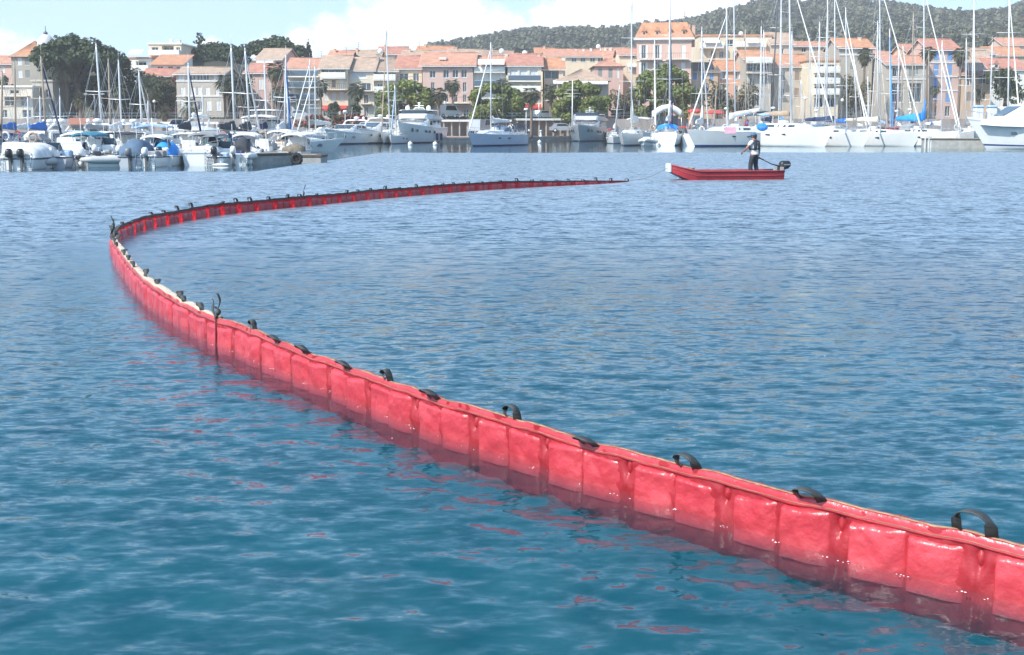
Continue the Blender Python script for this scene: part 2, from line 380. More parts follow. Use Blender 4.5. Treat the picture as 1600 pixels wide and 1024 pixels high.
    a.inputs['Color'].default_value = (0.10, 0.80, 0.85, 1); a.inputs['Density'].default_value = 4.2; nt.links.new(a.outputs[0], o.inputs['Volume'])
    b = MB().use(vm_); b.box(-500, -25, -.33, 500, 188, -0.03); tag(b.build('water_depth'), kind='structure')
build_water()
# ------------------------------------------------------------------ the floating boom
def red_pvc(name, trans):
    m = bpy.data.materials.new(name); m.use_nodes = True; nt, N, L, b = nodes_of(m)
    geo = N.new('ShaderNodeNewGeometry')
    def nz(scale, d, r=0.6):
        n = N.new('ShaderNodeTexNoise'); n.inputs['Scale'].default_value = scale; n.inputs['Detail'].default_value = d; n.inputs['Roughness'].default_value = r; L.new(geo.outputs['Position'], n.inputs['Vector']); return n.outputs['Fac']
    ramp = N.new('ShaderNodeValToRGB'); L.new(nz(2.6, 8, 0.7), ramp.inputs[0]); e = ramp.color_ramp.elements
    e[0].position = 0.3; e[0].color = (0.44, 0.022, 0.034, 1); e[1].position = 0.72; e[1].color = (0.60, 0.066, 0.082, 1)
    # grey scuffs
    mr = N.new('ShaderNodeMapRange'); L.new(nz(7.0, 7, 0.75), mr.inputs[0]); mr.inputs[1].default_value = 0.585; mr.inputs[2].default_value = 0.74; mr.inputs[3].default_value = 0; mr.inputs[4].default_value = 0.34
    mx = N.new('ShaderNodeMix'); mx.data_type = 'RGBA'; L.new(mr.outputs[0], mx.inputs[0]); L.new(ramp.outputs[0], mx.inputs[6]); mx.inputs[7].default_value = (0.30, 0.17, 0.17, 1)
    # a wet dark band up to the splash line
    sep = N.new('ShaderNodeSeparateXYZ'); L.new(geo.outputs['Position'], sep.inputs[0])
    wl_ = N.new('ShaderNodeMath'); wl_.operation = 'MULTIPLY_ADD'; L.new(nz(5.0, 5, 0.7), wl_.inputs[0]); wl_.inputs[1].default_value = -0.10; L.new(sep.outputs[2], wl_.inputs[2])
    gm = N.new('ShaderNodeMapRange'); L.new(wl_.outputs[0], gm.inputs[0]); gm.inputs[1].default_value = -0.05; gm.inputs[2].default_value = 0.012; gm.inputs[3].default_value = 0.28; gm.inputs[4].default_value = 0.0
    m2 = N.new('ShaderNodeMix'); m2.data_type = 'RGBA'; L.new(gm.outputs[0], m2.inputs[0]); L.new(mx.outputs[2], m2.inputs[6]); m2.inputs[7].default_value = (0.30, 0.06, 0.055, 1); mx = m2      # weed and scum up to the splash line
    L.new(mx.outputs[2], b.inputs['Base Color'])
    rr = N.new('ShaderNodeMapRange'); L.new(nz(9, 5), rr.inputs[0]); rr.inputs[3].default_value = 0.22; rr.inputs[4].default_value = 0.44; L.new(rr.outputs[0], b.inputs['Roughness'])
    b.inputs['Specular IOR Level'].default_value = 0.55
    bp = N.new('ShaderNodeBump'); bp.inputs['Distance'].default_value = 0.02; bp.inputs['Strength'].default_value = 0.55; L.new(nz(13, 4, 0.55), bp.inputs['Height']); L.new(bp.outputs[0], b.inputs['Normal'])
    if trans:
        t = N.new('ShaderNodeBsdfTranslucent'); t.inputs['Color'].default_value = (0.9, 0.02, 0.03, 1)
        ms = N.new('ShaderNodeMixShader'); ms.inputs[0].default_value = trans; L.new(b.outputs[0], ms.inputs[1]); L.new(t.outputs[0], ms.inputs[2]); L.new(ms.outputs[0], N['Material Output'].inputs['Surface'])
    return m
M_RED = red_pvc('red_pvc', 0.0); M_REDT = red_pvc('red_pvc_sheet', 0.40); M_REDF = red_pvc('red_pvc_thin', 0.72)
M_WEB = mat('black_webbing', (0.050, 0.052, 0.048), 0.45, var=0.5, scale=9, bump=0.3, bscale=160)
M_CREAM = mat('cream_canvas', (0.56, 0.46, 0.34), 0.7, var=0.25, scale=8)
M_HEM = mat('faded_hem', (0.30, 0.22, 0.13), 0.75, var=0.5, scale=12)
M_HEMSHADE = mat('shaded_hem', (0.055, 0.045, 0.04), 0.6, var=0.4, scale=10)  # dark colour paints the shade on the top strip of the far section

def build_boom():
    fine, X, Y, tx, ty = BOOM_PATH
    def at(q):
        q = min(max(q, 0), fine[-1]); x = np.interp(q, fine, X); y = np.interp(q, fine, Y); a = np.interp(q, fine, tx); b = np.interp(q, fine, ty); l = math.hypot(a, b)
        t = Vector((a / l, b / l, 0)); return Vector((x, y, 0)), t, Vector((-t.y, t.x, 0))          # place, along, outward
    E0 = fine[-1]
    r = random.Random(5)
    MOD = 0.72
    ends = 4.6
    def top(q):                                   # height of the upper hem
        h = 0.275 + 0.005 * math.sin(q * 2 * math.pi / MOD + 1.2) + 0.009 * math.sin(q * 1.7) + 0.003 * math.sin(q * 17.3 + 1) + 0.003 * mnoise.noise((q * 12, 0, 0))
        far = E0 - q
        if far < 7.5: h *= 0.16 + 0.84 * (far / 7.5) ** 0.8
        return h
    # position of the tie joint seen at (340, 538) and of the far one
    tie_w = W(340, 538); tie = min(fine, key=lambda q: (at(q)[0] - tie_w).length)
    tie2_w = W(178, 389); tie2 = min(fine, key=lambda q: (at(q)[0] - tie2_w).length)
    tie3_w = W(475, 322.5); tie3 = min(fine, key=lambda q: (at(q)[0] - tie3_w).length)
    def lean(q): return 0.03 * math.sin(q * 0.9) + 0.02 * math.sin(q * 2.3 + 2)
    root = thing('floating_boom', 'long red floating barrier curving across the harbour water with black webbing handles', 'floating barrier')
    # skirt sheet with puckers at each handle
    mb = MB()
    def sheet(q, z, side):
        p, t, n = at(q); h = top(q); f = z / h
        m = ((q / MOD) % 1.0); g = abs(m - 0.0) if m < 0.5 else abs(m - 1.0)          # 0 at a handle
        puck = math.exp(-((g * MOD + 0.5 * max(0, 0.16 - z) * 0.2) / 0.022) ** 2) * math.exp(-((z - 0.165) / 0.05) ** 2) * 1.2 - 0.55 * math.exp(-((g * MOD - 0.02) / 0.03) ** 2) * math.exp(-((z - 0.05) / 0.07) ** 2)
        w = 0.012 * mnoise.noise((q * 7, z * 9, 3.1)) + 0.009 * mnoise.noise((q * 19, z * 22, 8.1)) + 0.004 * math.sin(q * 8.7) * max(0, f)
        fold = 0.006 * abs(mnoise.noise((q * 15 + z * 24, 2.2, q * 0.3)))
        off = side * 0.014 - side * 0.030 * puck + w + fold * side + lean(q) * max(z, 0)
        return p + n * off + Vector((0, 0, z))
    qs = []; q = 0.0
    while q < E0:
        qs.append(q); d = max((at(q)[0]).length, 4); q += 0.012 * max(1.0, min(d / 9.0, 4.5))
    qs.append(E0)
    zs = [-0.32, -0.18, -0.10, -0.05, -0.01, 0.03, 0.06, 0.09, 0.115, 0.14, 0.165, 0.19, 0.205, 0.22, 0.24, 0.26, 1.0]
    def zz(q, k):
        h = top(q); z = zs[k]
        return h if z == 1.0 else (z if z <= 0 else z * h / 0.28)
    for side in (1, -1):
        mb.use(M_REDT, True); ids = [[mb.vert(sheet(q, zz(q, k), side)) for k in range(len(zs))] for q in qs if side < 0 or q < tie2]
        for qi, (a, c) in enumerate(zip(ids, ids[1:])):
            mb.use(M_REDF if qs[qi] > tie2 + .3 else M_REDT)
            for k in range(len(zs) - 1):
                mb.face((a[k], a[k + 1], c[k + 1], c[k]) if side < 0 else (a[k], c[k], c[k + 1], a[k + 1]))
    mb.build('skirt', root)
    # hem along the top edge
    def ribbon(name, m, q0, q1, step, prof):
        b = MB().use(m, False); rings = []
        q = q0
        while True:
            p, t, n = at(q); h = top(q)
            rings.append([p + n * (o + lean(q) * h + 0.004 * math.sin(q * 8.7)) + Vector((0, 0, h + z)) for o, z in prof(q)])
            if q >= q1: break
            q = min(q + step, q1)
        b.loft(rings, True, True, True, False); return b.build(name, root)
    ribbon('top_hem', M_HEM, 0, tie, 0.05, lambda q: ((-0.015, -0.006), (0.015, -0.006), (0.006, 0.0015), (0.0, 0.002), (-0.006, 0.0015)))
    ribbon('cream_top', M_CREAM, tie, tie2 - 0.7, 0.06, lambda q: [(a * (0.55 + 0.45 * min(1, (q - tie) / 1.2)), b) for a, b in ((-0.060, -0.012), (0.020, -0.016), (0.016, 0.004), (-0.02, 0.012), (-0.060, 0.010))])
    ribbon('top_hem', M_HEMSHADE, tie2 - 0.7, E0, 0.12, lambda q: [(a, b * min(1, top(q) / 0.2)) for a, b in ((-0.024, -0.034), (0.024, -0.034), (0.020, 0.006), (0.0, 0.012), (-0.020, 0.006))])
    # the hem folded over and sewn down along the outer face
    fl = MB().use(M_RED, True); rings = []; q = 0.0
    while q < tie2:
        p, t, n = at(q); h = top(q); b0 = 0.004 * math.sin(q * 8.7)
        zl = h * (0.80 + 0.02 * mnoise.noise((q * 4, 1, 1))); u_ = 0.004 * mnoise.noise((q * 11, 5, 2))
        rings.append([p + n * (o + u_ + lean(q) * z + b0 * z / h) + Vector((0, 0, z)) for o, z in ((.015, h - .003), (.019, h - .005), (.021, (h + zl) / 2), (.025, zl + .006), (.024, zl), (.012, zl))]); q += 0.03
    fl.loft(rings, True, True, True, True); fl.build('hem_flap', root)
    st = MB().use(M_HEM, False); rings = []; q = 0.0
    while q < tie2:
        p, t, n = at(q); h = top(q); zl = h * 0.845; rings.append([p + n * (o + lean(q) * zl + 0.004 * math.sin(q * 8.7) * zl / h) + Vector((0, 0, zl + dz)) for o, dz in ((.020, 0), (.0265, 0.001), (.0265, .0035), (.020, .004))]); q += 0.05
    st.loft(rings, True, True, True, False); st.build('stitching', root)
    # floats in their pockets
    n_mod = int(E0 / MOD)
    for m in range(n_mod + 1):
        for a0, a1 in ((0.060, 0.350), (0.364, 0.660)):
            j0, j1 = r.uniform(-.008, .012), r.uniform(-.012, .008)
            q0, q1 = m * MOD + a0 + j0, m * MOD + a1 + j1
            if m * MOD > tie2: q0, q1 = m * MOD + (.09 if a0 < .2 else .345) + j0, m * MOD + (.335 if a0 < .2 else .60) + j1
            if q1 > E0 - 1.2: continue
            d = at(q0)[0].length; nu, nv = (22, 16) if d < 9 else (14, 10) if d < 16 else (8, 6)
            th = r.uniform(0.030, 0.060); zt0 = r.uniform(0.71, 0.78); zb = -0.075; sl = r.uniform(-0.05, 0.05); seed = r.uniform(0, 99)
            b = MB().use(M_RED, True)
            for side in (1, -1):
                def fn(u, v):
                    # bunch the samples at the edges, where the pocket turns
                    uu = 0.5 - 0.5 * math.cos(math.pi * u); uu = 0.5 * u + 0.5 * uu
                    vv = v ** 0.8
                    q = q0 + (q1 - q0) * uu; p, t, n = at(q); h = top(q); zt = h * (zt0 + sl * (uu - .5) * 2)
                    z = zb + (zt - zb) * vv
                    eu = min(1.0, uu / 0.42, (1 - uu) / 0.05); ev = min(1.0, (1 - vv) / 0.07); e = math.sqrt(max(0, 1 - (1 - eu) ** 2)) * math.sqrt(max(0, 1 - (1 - ev) ** 2))
                    bulge = 0.62 + 0.38 * uu + 0.06 * math.sin(math.pi * uu)
                    wr = 0.012 * mnoise.noise((seed + uu * 2.6, vv * 2.4, 1.0)) + 0.0035 * mnoise.noise((seed + uu * 8 + vv * 6, vv * 7, 5.0)) - 0.007 * max(0, 1 - abs(uu * 1.3 - vv * 0.9 - 0.2 + 0.15 * mnoise.noise((seed, vv * 4, 0))) / 0.06) * (1 if seed % 3 < 1 else 0)
                    crease = 0.009 * mnoise.noise((seed + uu * 16, 0.3, 2.0)) * max(0, (vv - 0.8) / 0.2)
                    off = side * ((th * bulge + wr + crease) * e + 0.004) + lean(q) * max(z, 0) + 0.004 * math.sin(q * 8.7) * max(0, z / h)
                    return p + n * off + Vector((0, 0, z + crease * 0.8))
                ids = b.grid(fn, nu, nv)
                if side > 0: b.f[-nu * nv:] = [tuple(reversed(x)) for x in b.f[-nu * nv:]]
            o = b.build('float_pocket', root)
        # a small gathered bulge between the pockets, beside the pucker
        if False:
            q0 = m * MOD - 0.045
            b = MB().use(M_RED, True)
            for side in (1, -1):
                def fn2(u, v):
                    q = q0 + 0.09 * u; p, t, n = at(q); h = top(q); z = -0.1 + (h * 0.42 + 0.1) * v
                    e = math.sin(math.pi * u) ** 0.7 * (1 - max(0, (v - 0.8) / 0.2) ** 2); ph = 0.012 * mnoise.noise((q * 30, z * 14, 4)) * e
                    off = side * (0.030 * e + 0.006 + ph) + lean(q) * max(z, 0) + 0.004 * math.sin(q * 8.7) * max(0, z / h)
                    return p + n * off + Vector((0, 0, z))
                b.grid(fn2, 6, 6)
                if side > 0: b.f[-36:] = [tuple(reversed(x)) for x in b.f[-36:]]
            b.build('gather', root)
    # webbing handles, each bent its own way
    def strap(curve, w, tk=0.005):
        """curve: list of (point, width direction)"""
        b = MB().use(M_WEB, True); rings = []
        for i, (p, wd) in enumerate(curve):
            tg = (curve[min(i + 1, len(curve) - 1)][0] - curve[max(i - 1, 0)][0]).normalized(); nn = tg.cross(wd).normalized()
            rings.append([p - wd * w / 2 - nn * tk / 2, p + wd * w / 2 - nn * tk / 2, p + wd * w / 2 + nn * tk / 2, p - wd * w / 2 + nn * tk / 2])
        b.loft(rings, True, True, True, True); return b
    def handle(q, span, hgt, tilt, skew, w=0.062):
        p, t, n = at(q); h = top(q); base = p + n * (lean(q) * h - 0.004) + Vector((0, 0, h - 0.035)); cv = []
        up = (Vector((0, 0, 1)) * math.cos(tilt) + n * math.sin(tilt))
        for i in range(15):
            f = i / 14; a = math.pi * f; x = -math.cos(a) * span / 2; y = (math.sin(a) ** 0.36) * hgt
            tw = skew * math.sin(a)
            wd = (n * math.cos(tw) + t * math.sin(tw) * 0.5).normalized() if 0.12 < f < 0.88 else (n * 0.8 + t * 0.25).normalized()
            x2 = x + skew * 0.03 * math.sin(a)
            cv.append((base + t * x2  + up * (y + 0.0), wd if .1 < f < .9 else (t * .7 + n * .3 * (1 if f < .5 else -1)).normalized()))
        strap(cv, w).build('handle', root)
    near = [(1512, 838), (1262, 772), (1068, 722), (912, 685), (785, 650), (678, 615), (595, 590), (528, 568), (470, 545), (424, 528), (384, 512), (307, 482), (274, 468), (268, 462), (243, 442), (226, 430), (205, 415), (196, 404)]
    marks = []
    for px, py in near:
        w = W(px, py, 0.30); w.z = 0; marks.append(min(fine, key=lambda q: (at(q)[0] - w).length))
    shapes = {0: (0.17, .12, 0.25, .3), 1: (0.15, .10, .75, 0), 2: (0.14, .11, 0.5, .1), 3: (0.13, .10, .9, .3), 4: (0.125, .10, .2, -.5), 5: (0.13, .10, .8, .3), 6: (0.10, .10, .3, -.6), 7: (0.12, .10, .8, .5), 8: (0.11, .10, .7, .5), 9: (0.11, .10, .8, .4), 10: (0.11, .10, .2, -.7)}
    for i, q in enumerate(marks):
        sp, hg, ti, sk = shapes.get(i, (r.uniform(.09, .13), r.uniform(.08, .12), r.uniform(-.6, .3), r.uniform(-.7, .7)))
        handle(q, sp, hg + 0.03, ti, sk)
    q = marks[-1] + 0.6
    while q < E0 - 0.6:
        handle(q, r.uniform(.09, .15), r.uniform(.04, .15) + 0.03, r.uniform(-.9, .9), r.uniform(-.7, .7)); q += MOD * r.choice((0.8, 1, 1, 1, 1.3))
    for q in (0.4, 1.1, 1.9, 2.5): 
        if q < marks[0] - 0.3: handle(q, .14, .10, 0.1, 0.2)
    handle(E0 - 0.05, 0.25, 0.12, 0, 0.1)
    # joints: dark seam, ties standing up
    def joint(q, hgt, fork):
        p, t, n = at(q); h = top(q); b = MB().use(mat('dark_red_strip', (.16, .022, .03), .5, var=.3, scale=9), True)
        for side in (1, -1):
            b.loft([[p + n * (side * (0.03 + o) + lean(q) * z) + t * x + Vector((0, 0, z)) for x, o in ((-.010, 0), (.010, 0), (.007, .010), (-.007, .010))] for z in (-0.2, 0.0, h * 0.5, h + 0.012)], True, True, True, False)
        b.build('joint_strip', root)
        base = p + Vector((0, 0, h - 0.01))
        for a, l, k in fork:
            c = [(base + t * (a * f ** 1.3 * l) + n * (0.03 * math.sin(f * 5 + k)) + Vector((0, 0, l * f * (1 - 0.25 * abs(a) * f))), (n * math.cos(k + f * 2) + t * math.sin(k + f * 2)).normalized()) for f in [i / 8 for i in range(9)]]
            strap(c, 0.026, 0.007).build('tie_strap', root)
        kb = MB().use(M_WEB, True); kb.ball((base.x, base.y, base.z + 0.07), 0.026, 8, 6, (1, 1, 1.3)); kb.build('knot', root)
    joint(tie, .3, [(0.95, 0.24, 0), (0.05, 0.27, 1.2), (0.35, 0.14, 2.0)])
    joint(tie2, .3, [(0.6, 0.30, 0), (-0.5, 0.24, 1), (0.1, 0.34, 2)])
    joint(tie3, .3, [(0.1, 0.34, 0), (-0.2, 0.16, 1)])
    for k in range(7): handle(tie2 - 1.1 + 0.32 * k + r.uniform(-.08, .08), r.uniform(.1, .16), r.uniform(.10, .2), r.uniform(-.9, .6), r.uniform(-.8, .8), 0.055)
    # specks of foam along the splash line and adrift near by: nobody could count them
    fb = MB().use(mat('foam', (.85, .86, .87), .6), False); rf_ = random.Random(21)
    def fleck(x, y, s):
        z = float(wave_h(np.array([x]), np.array([y]), np.array([max(.034, .0085 * abs(y))]))[0]) * .4 + .006; k = rf_.randint(5, 7); a0 = rf_.uniform(0, 6)
        fb.poly([(x + s * rf_.uniform(.5, 1.1) * math.cos(a0 + 6.283 * i / k), y + s * rf_.uniform(.5, 1.1) * math.sin(a0 + 6.283 * i / k) * 1.3, z) for i in range(k)])
    for m in range(0, 30):
        for e_ in (0.05, 0.345, 0.37, 0.66):
            for i in range(rf_.randint(0, 4)):
                p, t, n = at(m * MOD + e_ + rf_.uniform(-.03, .03)); w_ = p + n * rf_.uniform(.05, .10); fleck(w_.x, w_.y, rf_.uniform(.003, .008))
    for i in range(14): fleck(rf_.uniform(-1, 6), rf_.uniform(6.5, 18), rf_.uniform(.004, .010))
    tag(fb.build('foam'), kind='stuff')
    return at, E0, top
boom_at, BOOM_END, boom_top = build_boom()
# ------------------------------------------------------------------ the red work boat, its helmsman and the tow line
def hull_rings(L, B, free, draft, rake=0.5, tw=0.85, bow_up=0.25, wl_in=0.8, fine=1.8, rows=(-1, -.35, 0, .1, .5, .86, 1.0), nx=16, stern_rake=0.0, flare=0.75, stern_up=0.05, tmax=0.4):
    """port and starboard strakes; x forward, waterline z = 0. rows: -1 keel, 0 waterline, 1 sheer"""
    out = []
    for i in range(nx + 1):
        t = i / nx
        f = 1 - (1 - tw) * ((tmax - t) / tmax) ** 2 if t < tmax else max(0.0, 1 - ((t - tmax) / (1 - tmax)) ** fine)
        b = B / 2 * f
        sh = free * (1 + bow_up * max(0, (t - 0.35) / 0.65) ** 2 + stern_up * max(0, (0.3 - t) / 0.3) ** 2)
        bw = b * (wl_in if t < 0.55 else wl_in * (1 - 0.45 * ((t - 0.55) / 0.45) ** 1.5)); col = []
        for rr in rows:
            if rr < 0: z = rr * draft * (1 - 0.5 * max(0, t - .6) / .4); y = bw * (1 + rr * 0.75)
            else: z = rr * sh; y = bw + (b - bw) * rr ** flare
            x = -L / 2 + (L - rake) * t + rake * max(0, min(1, (z + draft * .2) / (free * (1 + bow_up)))) * (t ** 3) - stern_rake * (z / free) * (1 - t) ** 6
            col.append((x, max(y, 0.012), z))
        out.append(col)
    return out
def add_hull(b, rg, mats_rows, deck=None, transom=None):
    """mats_rows: a material per strake"""
    nr = len(rg[0])
    for sgn in (1, -1):
        ids = [[b.vert((x, y * sgn, z)) for x, y, z in c] for c in rg]
        for a, c in zip(ids, ids[1:]):
            for k in range(nr - 1):
                b.use(mats_rows[min(k, len(mats_rows) - 1)], True); q = (a[k], c[k], c[k + 1], a[k + 1]); b.face(q if sgn < 0 else q[::-1])
    # transom strip
    c = rg[0]
    for k in range(nr - 1):
        b.use(transom or mats_rows[min(k, len(mats_rows) - 1)], False); b.poly([(c[k][0], c[k][1], c[k][2]), (c[k + 1][0], c[k + 1][1], c[k + 1][2]), (c[k + 1][0], -c[k + 1][1], c[k + 1][2]), (c[k][0], -c[k][1], c[k][2])][::-1])
    if deck:
        b.use(deck, False)
        for a, c in zip(rg, rg[1:]):
            pa, pc = a[-1], c[-1]; ca, cc = 0.03 * pa[1], 0.03 * pc[1]
            b.poly([(pa[0], pa[1], pa[2]), (pa[0], 0, pa[2] + ca), (pc[0], 0, pc[2] + cc), (pc[0], pc[1], pc[2])][::-1])
            b.poly([(pa[0], 0, pa[2] + ca), (pa[0], -pa[1], pa[2]), (pc[0], -pc[1], pc[2]), (pc[0], 0, pc[2] + cc)][::-1])
M_BOATRED = mat('boat_red', (0.44, 0.035, 0.05), 0.38, var=0.25, scale=2.5, bump=0.05, bscale=4)
M_BOATRED2 = mat('boat_red_gunwale', (0.36, 0.06, 0.065), 0.5, var=0.35, scale=6)
M_BOATIN = mat('boat_inside_grey', (0.30, 0.28, 0.27), 0.7, var=0.3, scale=4)
M_WHITE = mat('white_gelcoat', (0.80, 0.80, 0.78), 0.25, var=0.05, scale=1.2, coat=0.2)
M_WHITE2 = mat('white_gelcoat_aged', (0.72, 0.72, 0.70), 0.4, var=0.10, scale=1.5)
M_BLACKP = mat('black_engine_paint', (0.020, 0.024, 0.028), 0.35, var=0.3, scale=6)
M_ROPE = mat('rope', (0.30, 0.26, 0.20), 0.9, var=0.4, scale=30)
M_ROPEW = mat('pale_rope', (0.55, 0.5, 0.44), 0.9, var=0.3, scale=30)
M_STEEL = mat('stainless', (0.62, 0.63, 0.64), 0.25, metal=0.9)
def work_boat():
    L, B = 4.55, 1.35
    a = W(1066, 280.6); c = W(1213, 279.4); d = (a - c); hd = math.atan2(d.y, d.x)
    mid = (a + c) / 2
    root = thing('work_boat', 'red flat work boat with black outboard motor towing the barrier across open water', 'boat', (mid.x, mid.y, 0), hd)
    xs = [-2.15, -1.6, -0.8, 0, 0.8, 1.35, 1.55, 1.68, 1.82, 1.98, 2.15, 2.32, 2.48, 2.62]
    # punt hull: flat floor, hard chine, floor sweeping up to a square bow
    def sec(x):
        f = max(0, (x - 1.55) / 1.07); fl = -0.10 + 0.42 * max(0, f) ** 1.3; top = 0.345 + 0.27 * max(0, (x - 1.5) / 1.12) ** 1.2
        hb = B / 2 * (1 - 0.62 * max(0, f) ** 1.6) * (0.94 + 0.06 * min(1, (x + 2.15) / 0.8)); hw = hb * 0.86
        return fl, top, hb, hw
    b = MB().use(M_BOATRED, False)
    rings = []
    for x in xs:
        fl, tp, hb, hw = sec(x); md = fl + (tp - fl) * 0.55
        rings.append([(x, -hw, fl), (x, -hw - (hb - hw) * .6, md), (x, -hb, tp), (x, -hb + 0.045, tp), (x, -hw + 0.03, fl + 0.07), (x, hw - 0.03, fl + 0.07), (x, hb - 0.045, tp), (x, hb, tp), (x, hw + (hb - hw) * .6, md), (x, hw, fl)])
    b.loft(rings, True, True, True, False); b.build('hull', root)
    for sg in (-1, 1):                                  # gunwale
        g = MB().use(M_BOATRED2, True); g.tube([(x, sg * sec(x)[2], sec(x)[1] + 0.005) for x in xs], 0.036, 6); g.build('gunwale', root)
        s = MB().use(M_BOATRED2, False); s.tube([(x, sg * (sec(x)[3] + (sec(x)[2] - sec(x)[3]) * .62), sec(x)[0] + (sec(x)[1] - sec(x)[0]) * .58) for x in xs], 0.018, 5); s.build('rubbing_strake', root)
    fb = MB().use(M_BOATIN, False); fl, tp, hb, hw = sec(0); fb.box(-2.1, -hw + .05, -0.02, 1.2, hw - .05, 0.03); fb.build('floor', root)
    fl, tp, hb, hw = sec(2.62)
    w = MB().use(M_WHITE2, False); w.rbox(2.60, -hb - 0.03, fl - 0.02, 2.70, hb + 0.03, tp + 0.04, 0.02); w.build('bow_board', root)
    fd = MB().use(mat('boat_red_faded', (0.62, 0.16, 0.17), 0.55, var=0.3, scale=5), False)
    p0, p1 = sec(1.8), sec(2.6); fd.poly([(1.8, -p0[2] + .02, p0[1] + .012), (2.6, -p1[2] + .02, p1[1] + .012), (2.6, p1[2] - .02, p1[1] + .012), (1.8, p0[2] - .02, p0[1] + .012)])
    fd.box(1.78, -p0[2] + .03, p0[1] - 0.16, 1.80, p0[2] - .03, p0[1] + .01); fd.build('foredeck', root)
    for x in (-1.35, 0.35): 
        t = MB().use(M_BOATRED2, False); q = sec(x); t.rbox(x - .13, -q[2] + .05, 0.24, x + .13, q[2] - .05, 0.285, 0.01); t.build('thwart', root)
    tr = MB().use(M_BOATIN, False); tr.rbox(-2.20, -0.45, -0.05, -2.15, 0.45, 0.50, 0.01); tr.build('transom_board', root)
    # coil of line on the foredeck and a line down the side
    rp = MB().use(M_ROPE, True); rr = random.Random(3)
    rp.tube([(1.75 + 0.16 * math.cos(a) * (1 + .1 * rr.random()), 0.1 + 0.18 * math.sin(a), sec(1.8)[1] + 0.03 + 0.012 * a / 6) for a in [i * 0.6 for i in range(44)]], 0.016, 5); rp.build('coiled_rope', root)
    l = MB().use(M_ROPEW, True); q = sec(1.5); l.tube([(1.62, -sec(1.62)[2] - .02, sec(1.62)[1]), (1.74, -sec(1.7)[2] - .05, 0.35), (1.86, -sec(1.8)[3] - .05, 0.12), (2.02, -0.60, -0.03)], 0.012, 5); l.build('hanging_line', root)
    # outboard motor
    m = thing('outboard_motor', None, None); m.parent = root; m.location = (-2.23, 0, 0)
    o = MB().use(M_BLACKP, True)
    prof = [(-0.02, .44, .10, .11), (-0.10, .50, .17, .15), (-0.14, .60, .20, .17), (-0.15, .72, .20, .165), (-0.15, .80, .175, .14), (-0.16, .85, .12, .09)]
    rings = []
    for x0, z, rx, ry in prof: rings.append([(x0 + rx * math.copysign(abs(math.cos(t)) ** .6, math.cos(t)), ry * math.copysign(abs(math.sin(t)) ** .6, math.sin(t)), z) for t in [2 * math.pi * k / 16 for k in range(16)]])
    o.loft(rings); cw = o.build('cowling', m); cw.scale = (1.2, 1.1, .92); cw.location = (.0, 0, -.03)
    st = MB().use(mat('engine_decal_grey', (0.25, 0.26, 0.28), 0.4), False); st.box(-0.34, -0.192, .57, -0.06, -0.186, .61); st.box(-0.34, 0.186, .57, -0.06, 0.192, .61); st.build('side_stripe', m)
    g = MB().use(M_BLACKP, True); g.loft([[(-0.06 + dx, dy, z) for dx, dy in ((-w, -.06), (w, -.06), (w * .8, .06), (-w, .06))] for z, w in ((.46, .09), (.2, .07), (-.15, .07), (-.4, .05))], True, True, True, False)
    g.box(-0.26, -.10, -0.20, .05, .10, -.185); g.box(0.0, -.12, .28, .10, .12, .50); g.build('leg', m)
    th = MB().use(M_BLACKP, True); th.tube([(0.08, 0, .52), (0.42, -.02, .62), (0.78, -.05, .80)], [0.03, .022, .02], 7); th.tube([(0.74, -.05, .78), (0.98, -.06, .90)], .027, 7); th.build('tiller', m)
    tow = MB().use(M_ROPE, True); e, t, n = boom_at(BOOM_END); e = Vector((e.x, e.y, 0.05))
    bow = root.matrix_basis @ Vector((0, 0, 0)); root_m = Matrix.Translation(root.location) @ Matrix.Rotation(hd, 4, 'Z'); bow = root_m @ Vector((2.66, 0, 0.50))
    pts = [e.lerp(bow, f) + Vector((0, 0, -0.14 * math.sin(math.pi * f))) for f in [i / 14 for i in range(15)]]
    tow.tube(pts, 0.010, 5); o = tow.build('tow_rope'); tag(o, 'thin tow rope stretched from the end of the red barrier to the red boat', 'rope')
    return root, root_m
WORK_BOAT, WORK_M = work_boat()

def skin_mesh(name, verts, edges, radii, root=0, sub=2, m=None, parent=None, smooth=True):
    me = bpy.data.meshes.new(name + '_rig'); me.from_pydata([tuple(v) for v in verts], edges, []); o = bpy.data.objects.new(name + '_rig', me); COL.objects.link(o)
    sk = o.modifiers.new('s', 'SKIN'); sk.use_smooth_shade = True
    lay = me.skin_vertices[0].data
    for i, rr in enumerate(radii):
        lay[i].radius = rr if isinstance(rr, tuple) else (rr, rr); lay[i].use_root = (i == root)
    s = o.modifiers.new('u', 'SUBSURF'); s.levels = sub; s.render_levels = sub
    dg = bpy.context.evaluated_depsgraph_get(); ev = o.evaluated_get(dg); nm = bpy.data.meshes.new_from_object(ev); nm.name = name
    bpy.data.objects.remove(o); bpy.data.meshes.remove(me)
    if m: nm.materials.clear(); nm.materials.append(m)
    for p in nm.polygons: p.use_smooth = smooth
    r = bpy.data.objects.new(name, nm); COL.objects.link(r)
    if parent: r.parent = parent
    return r
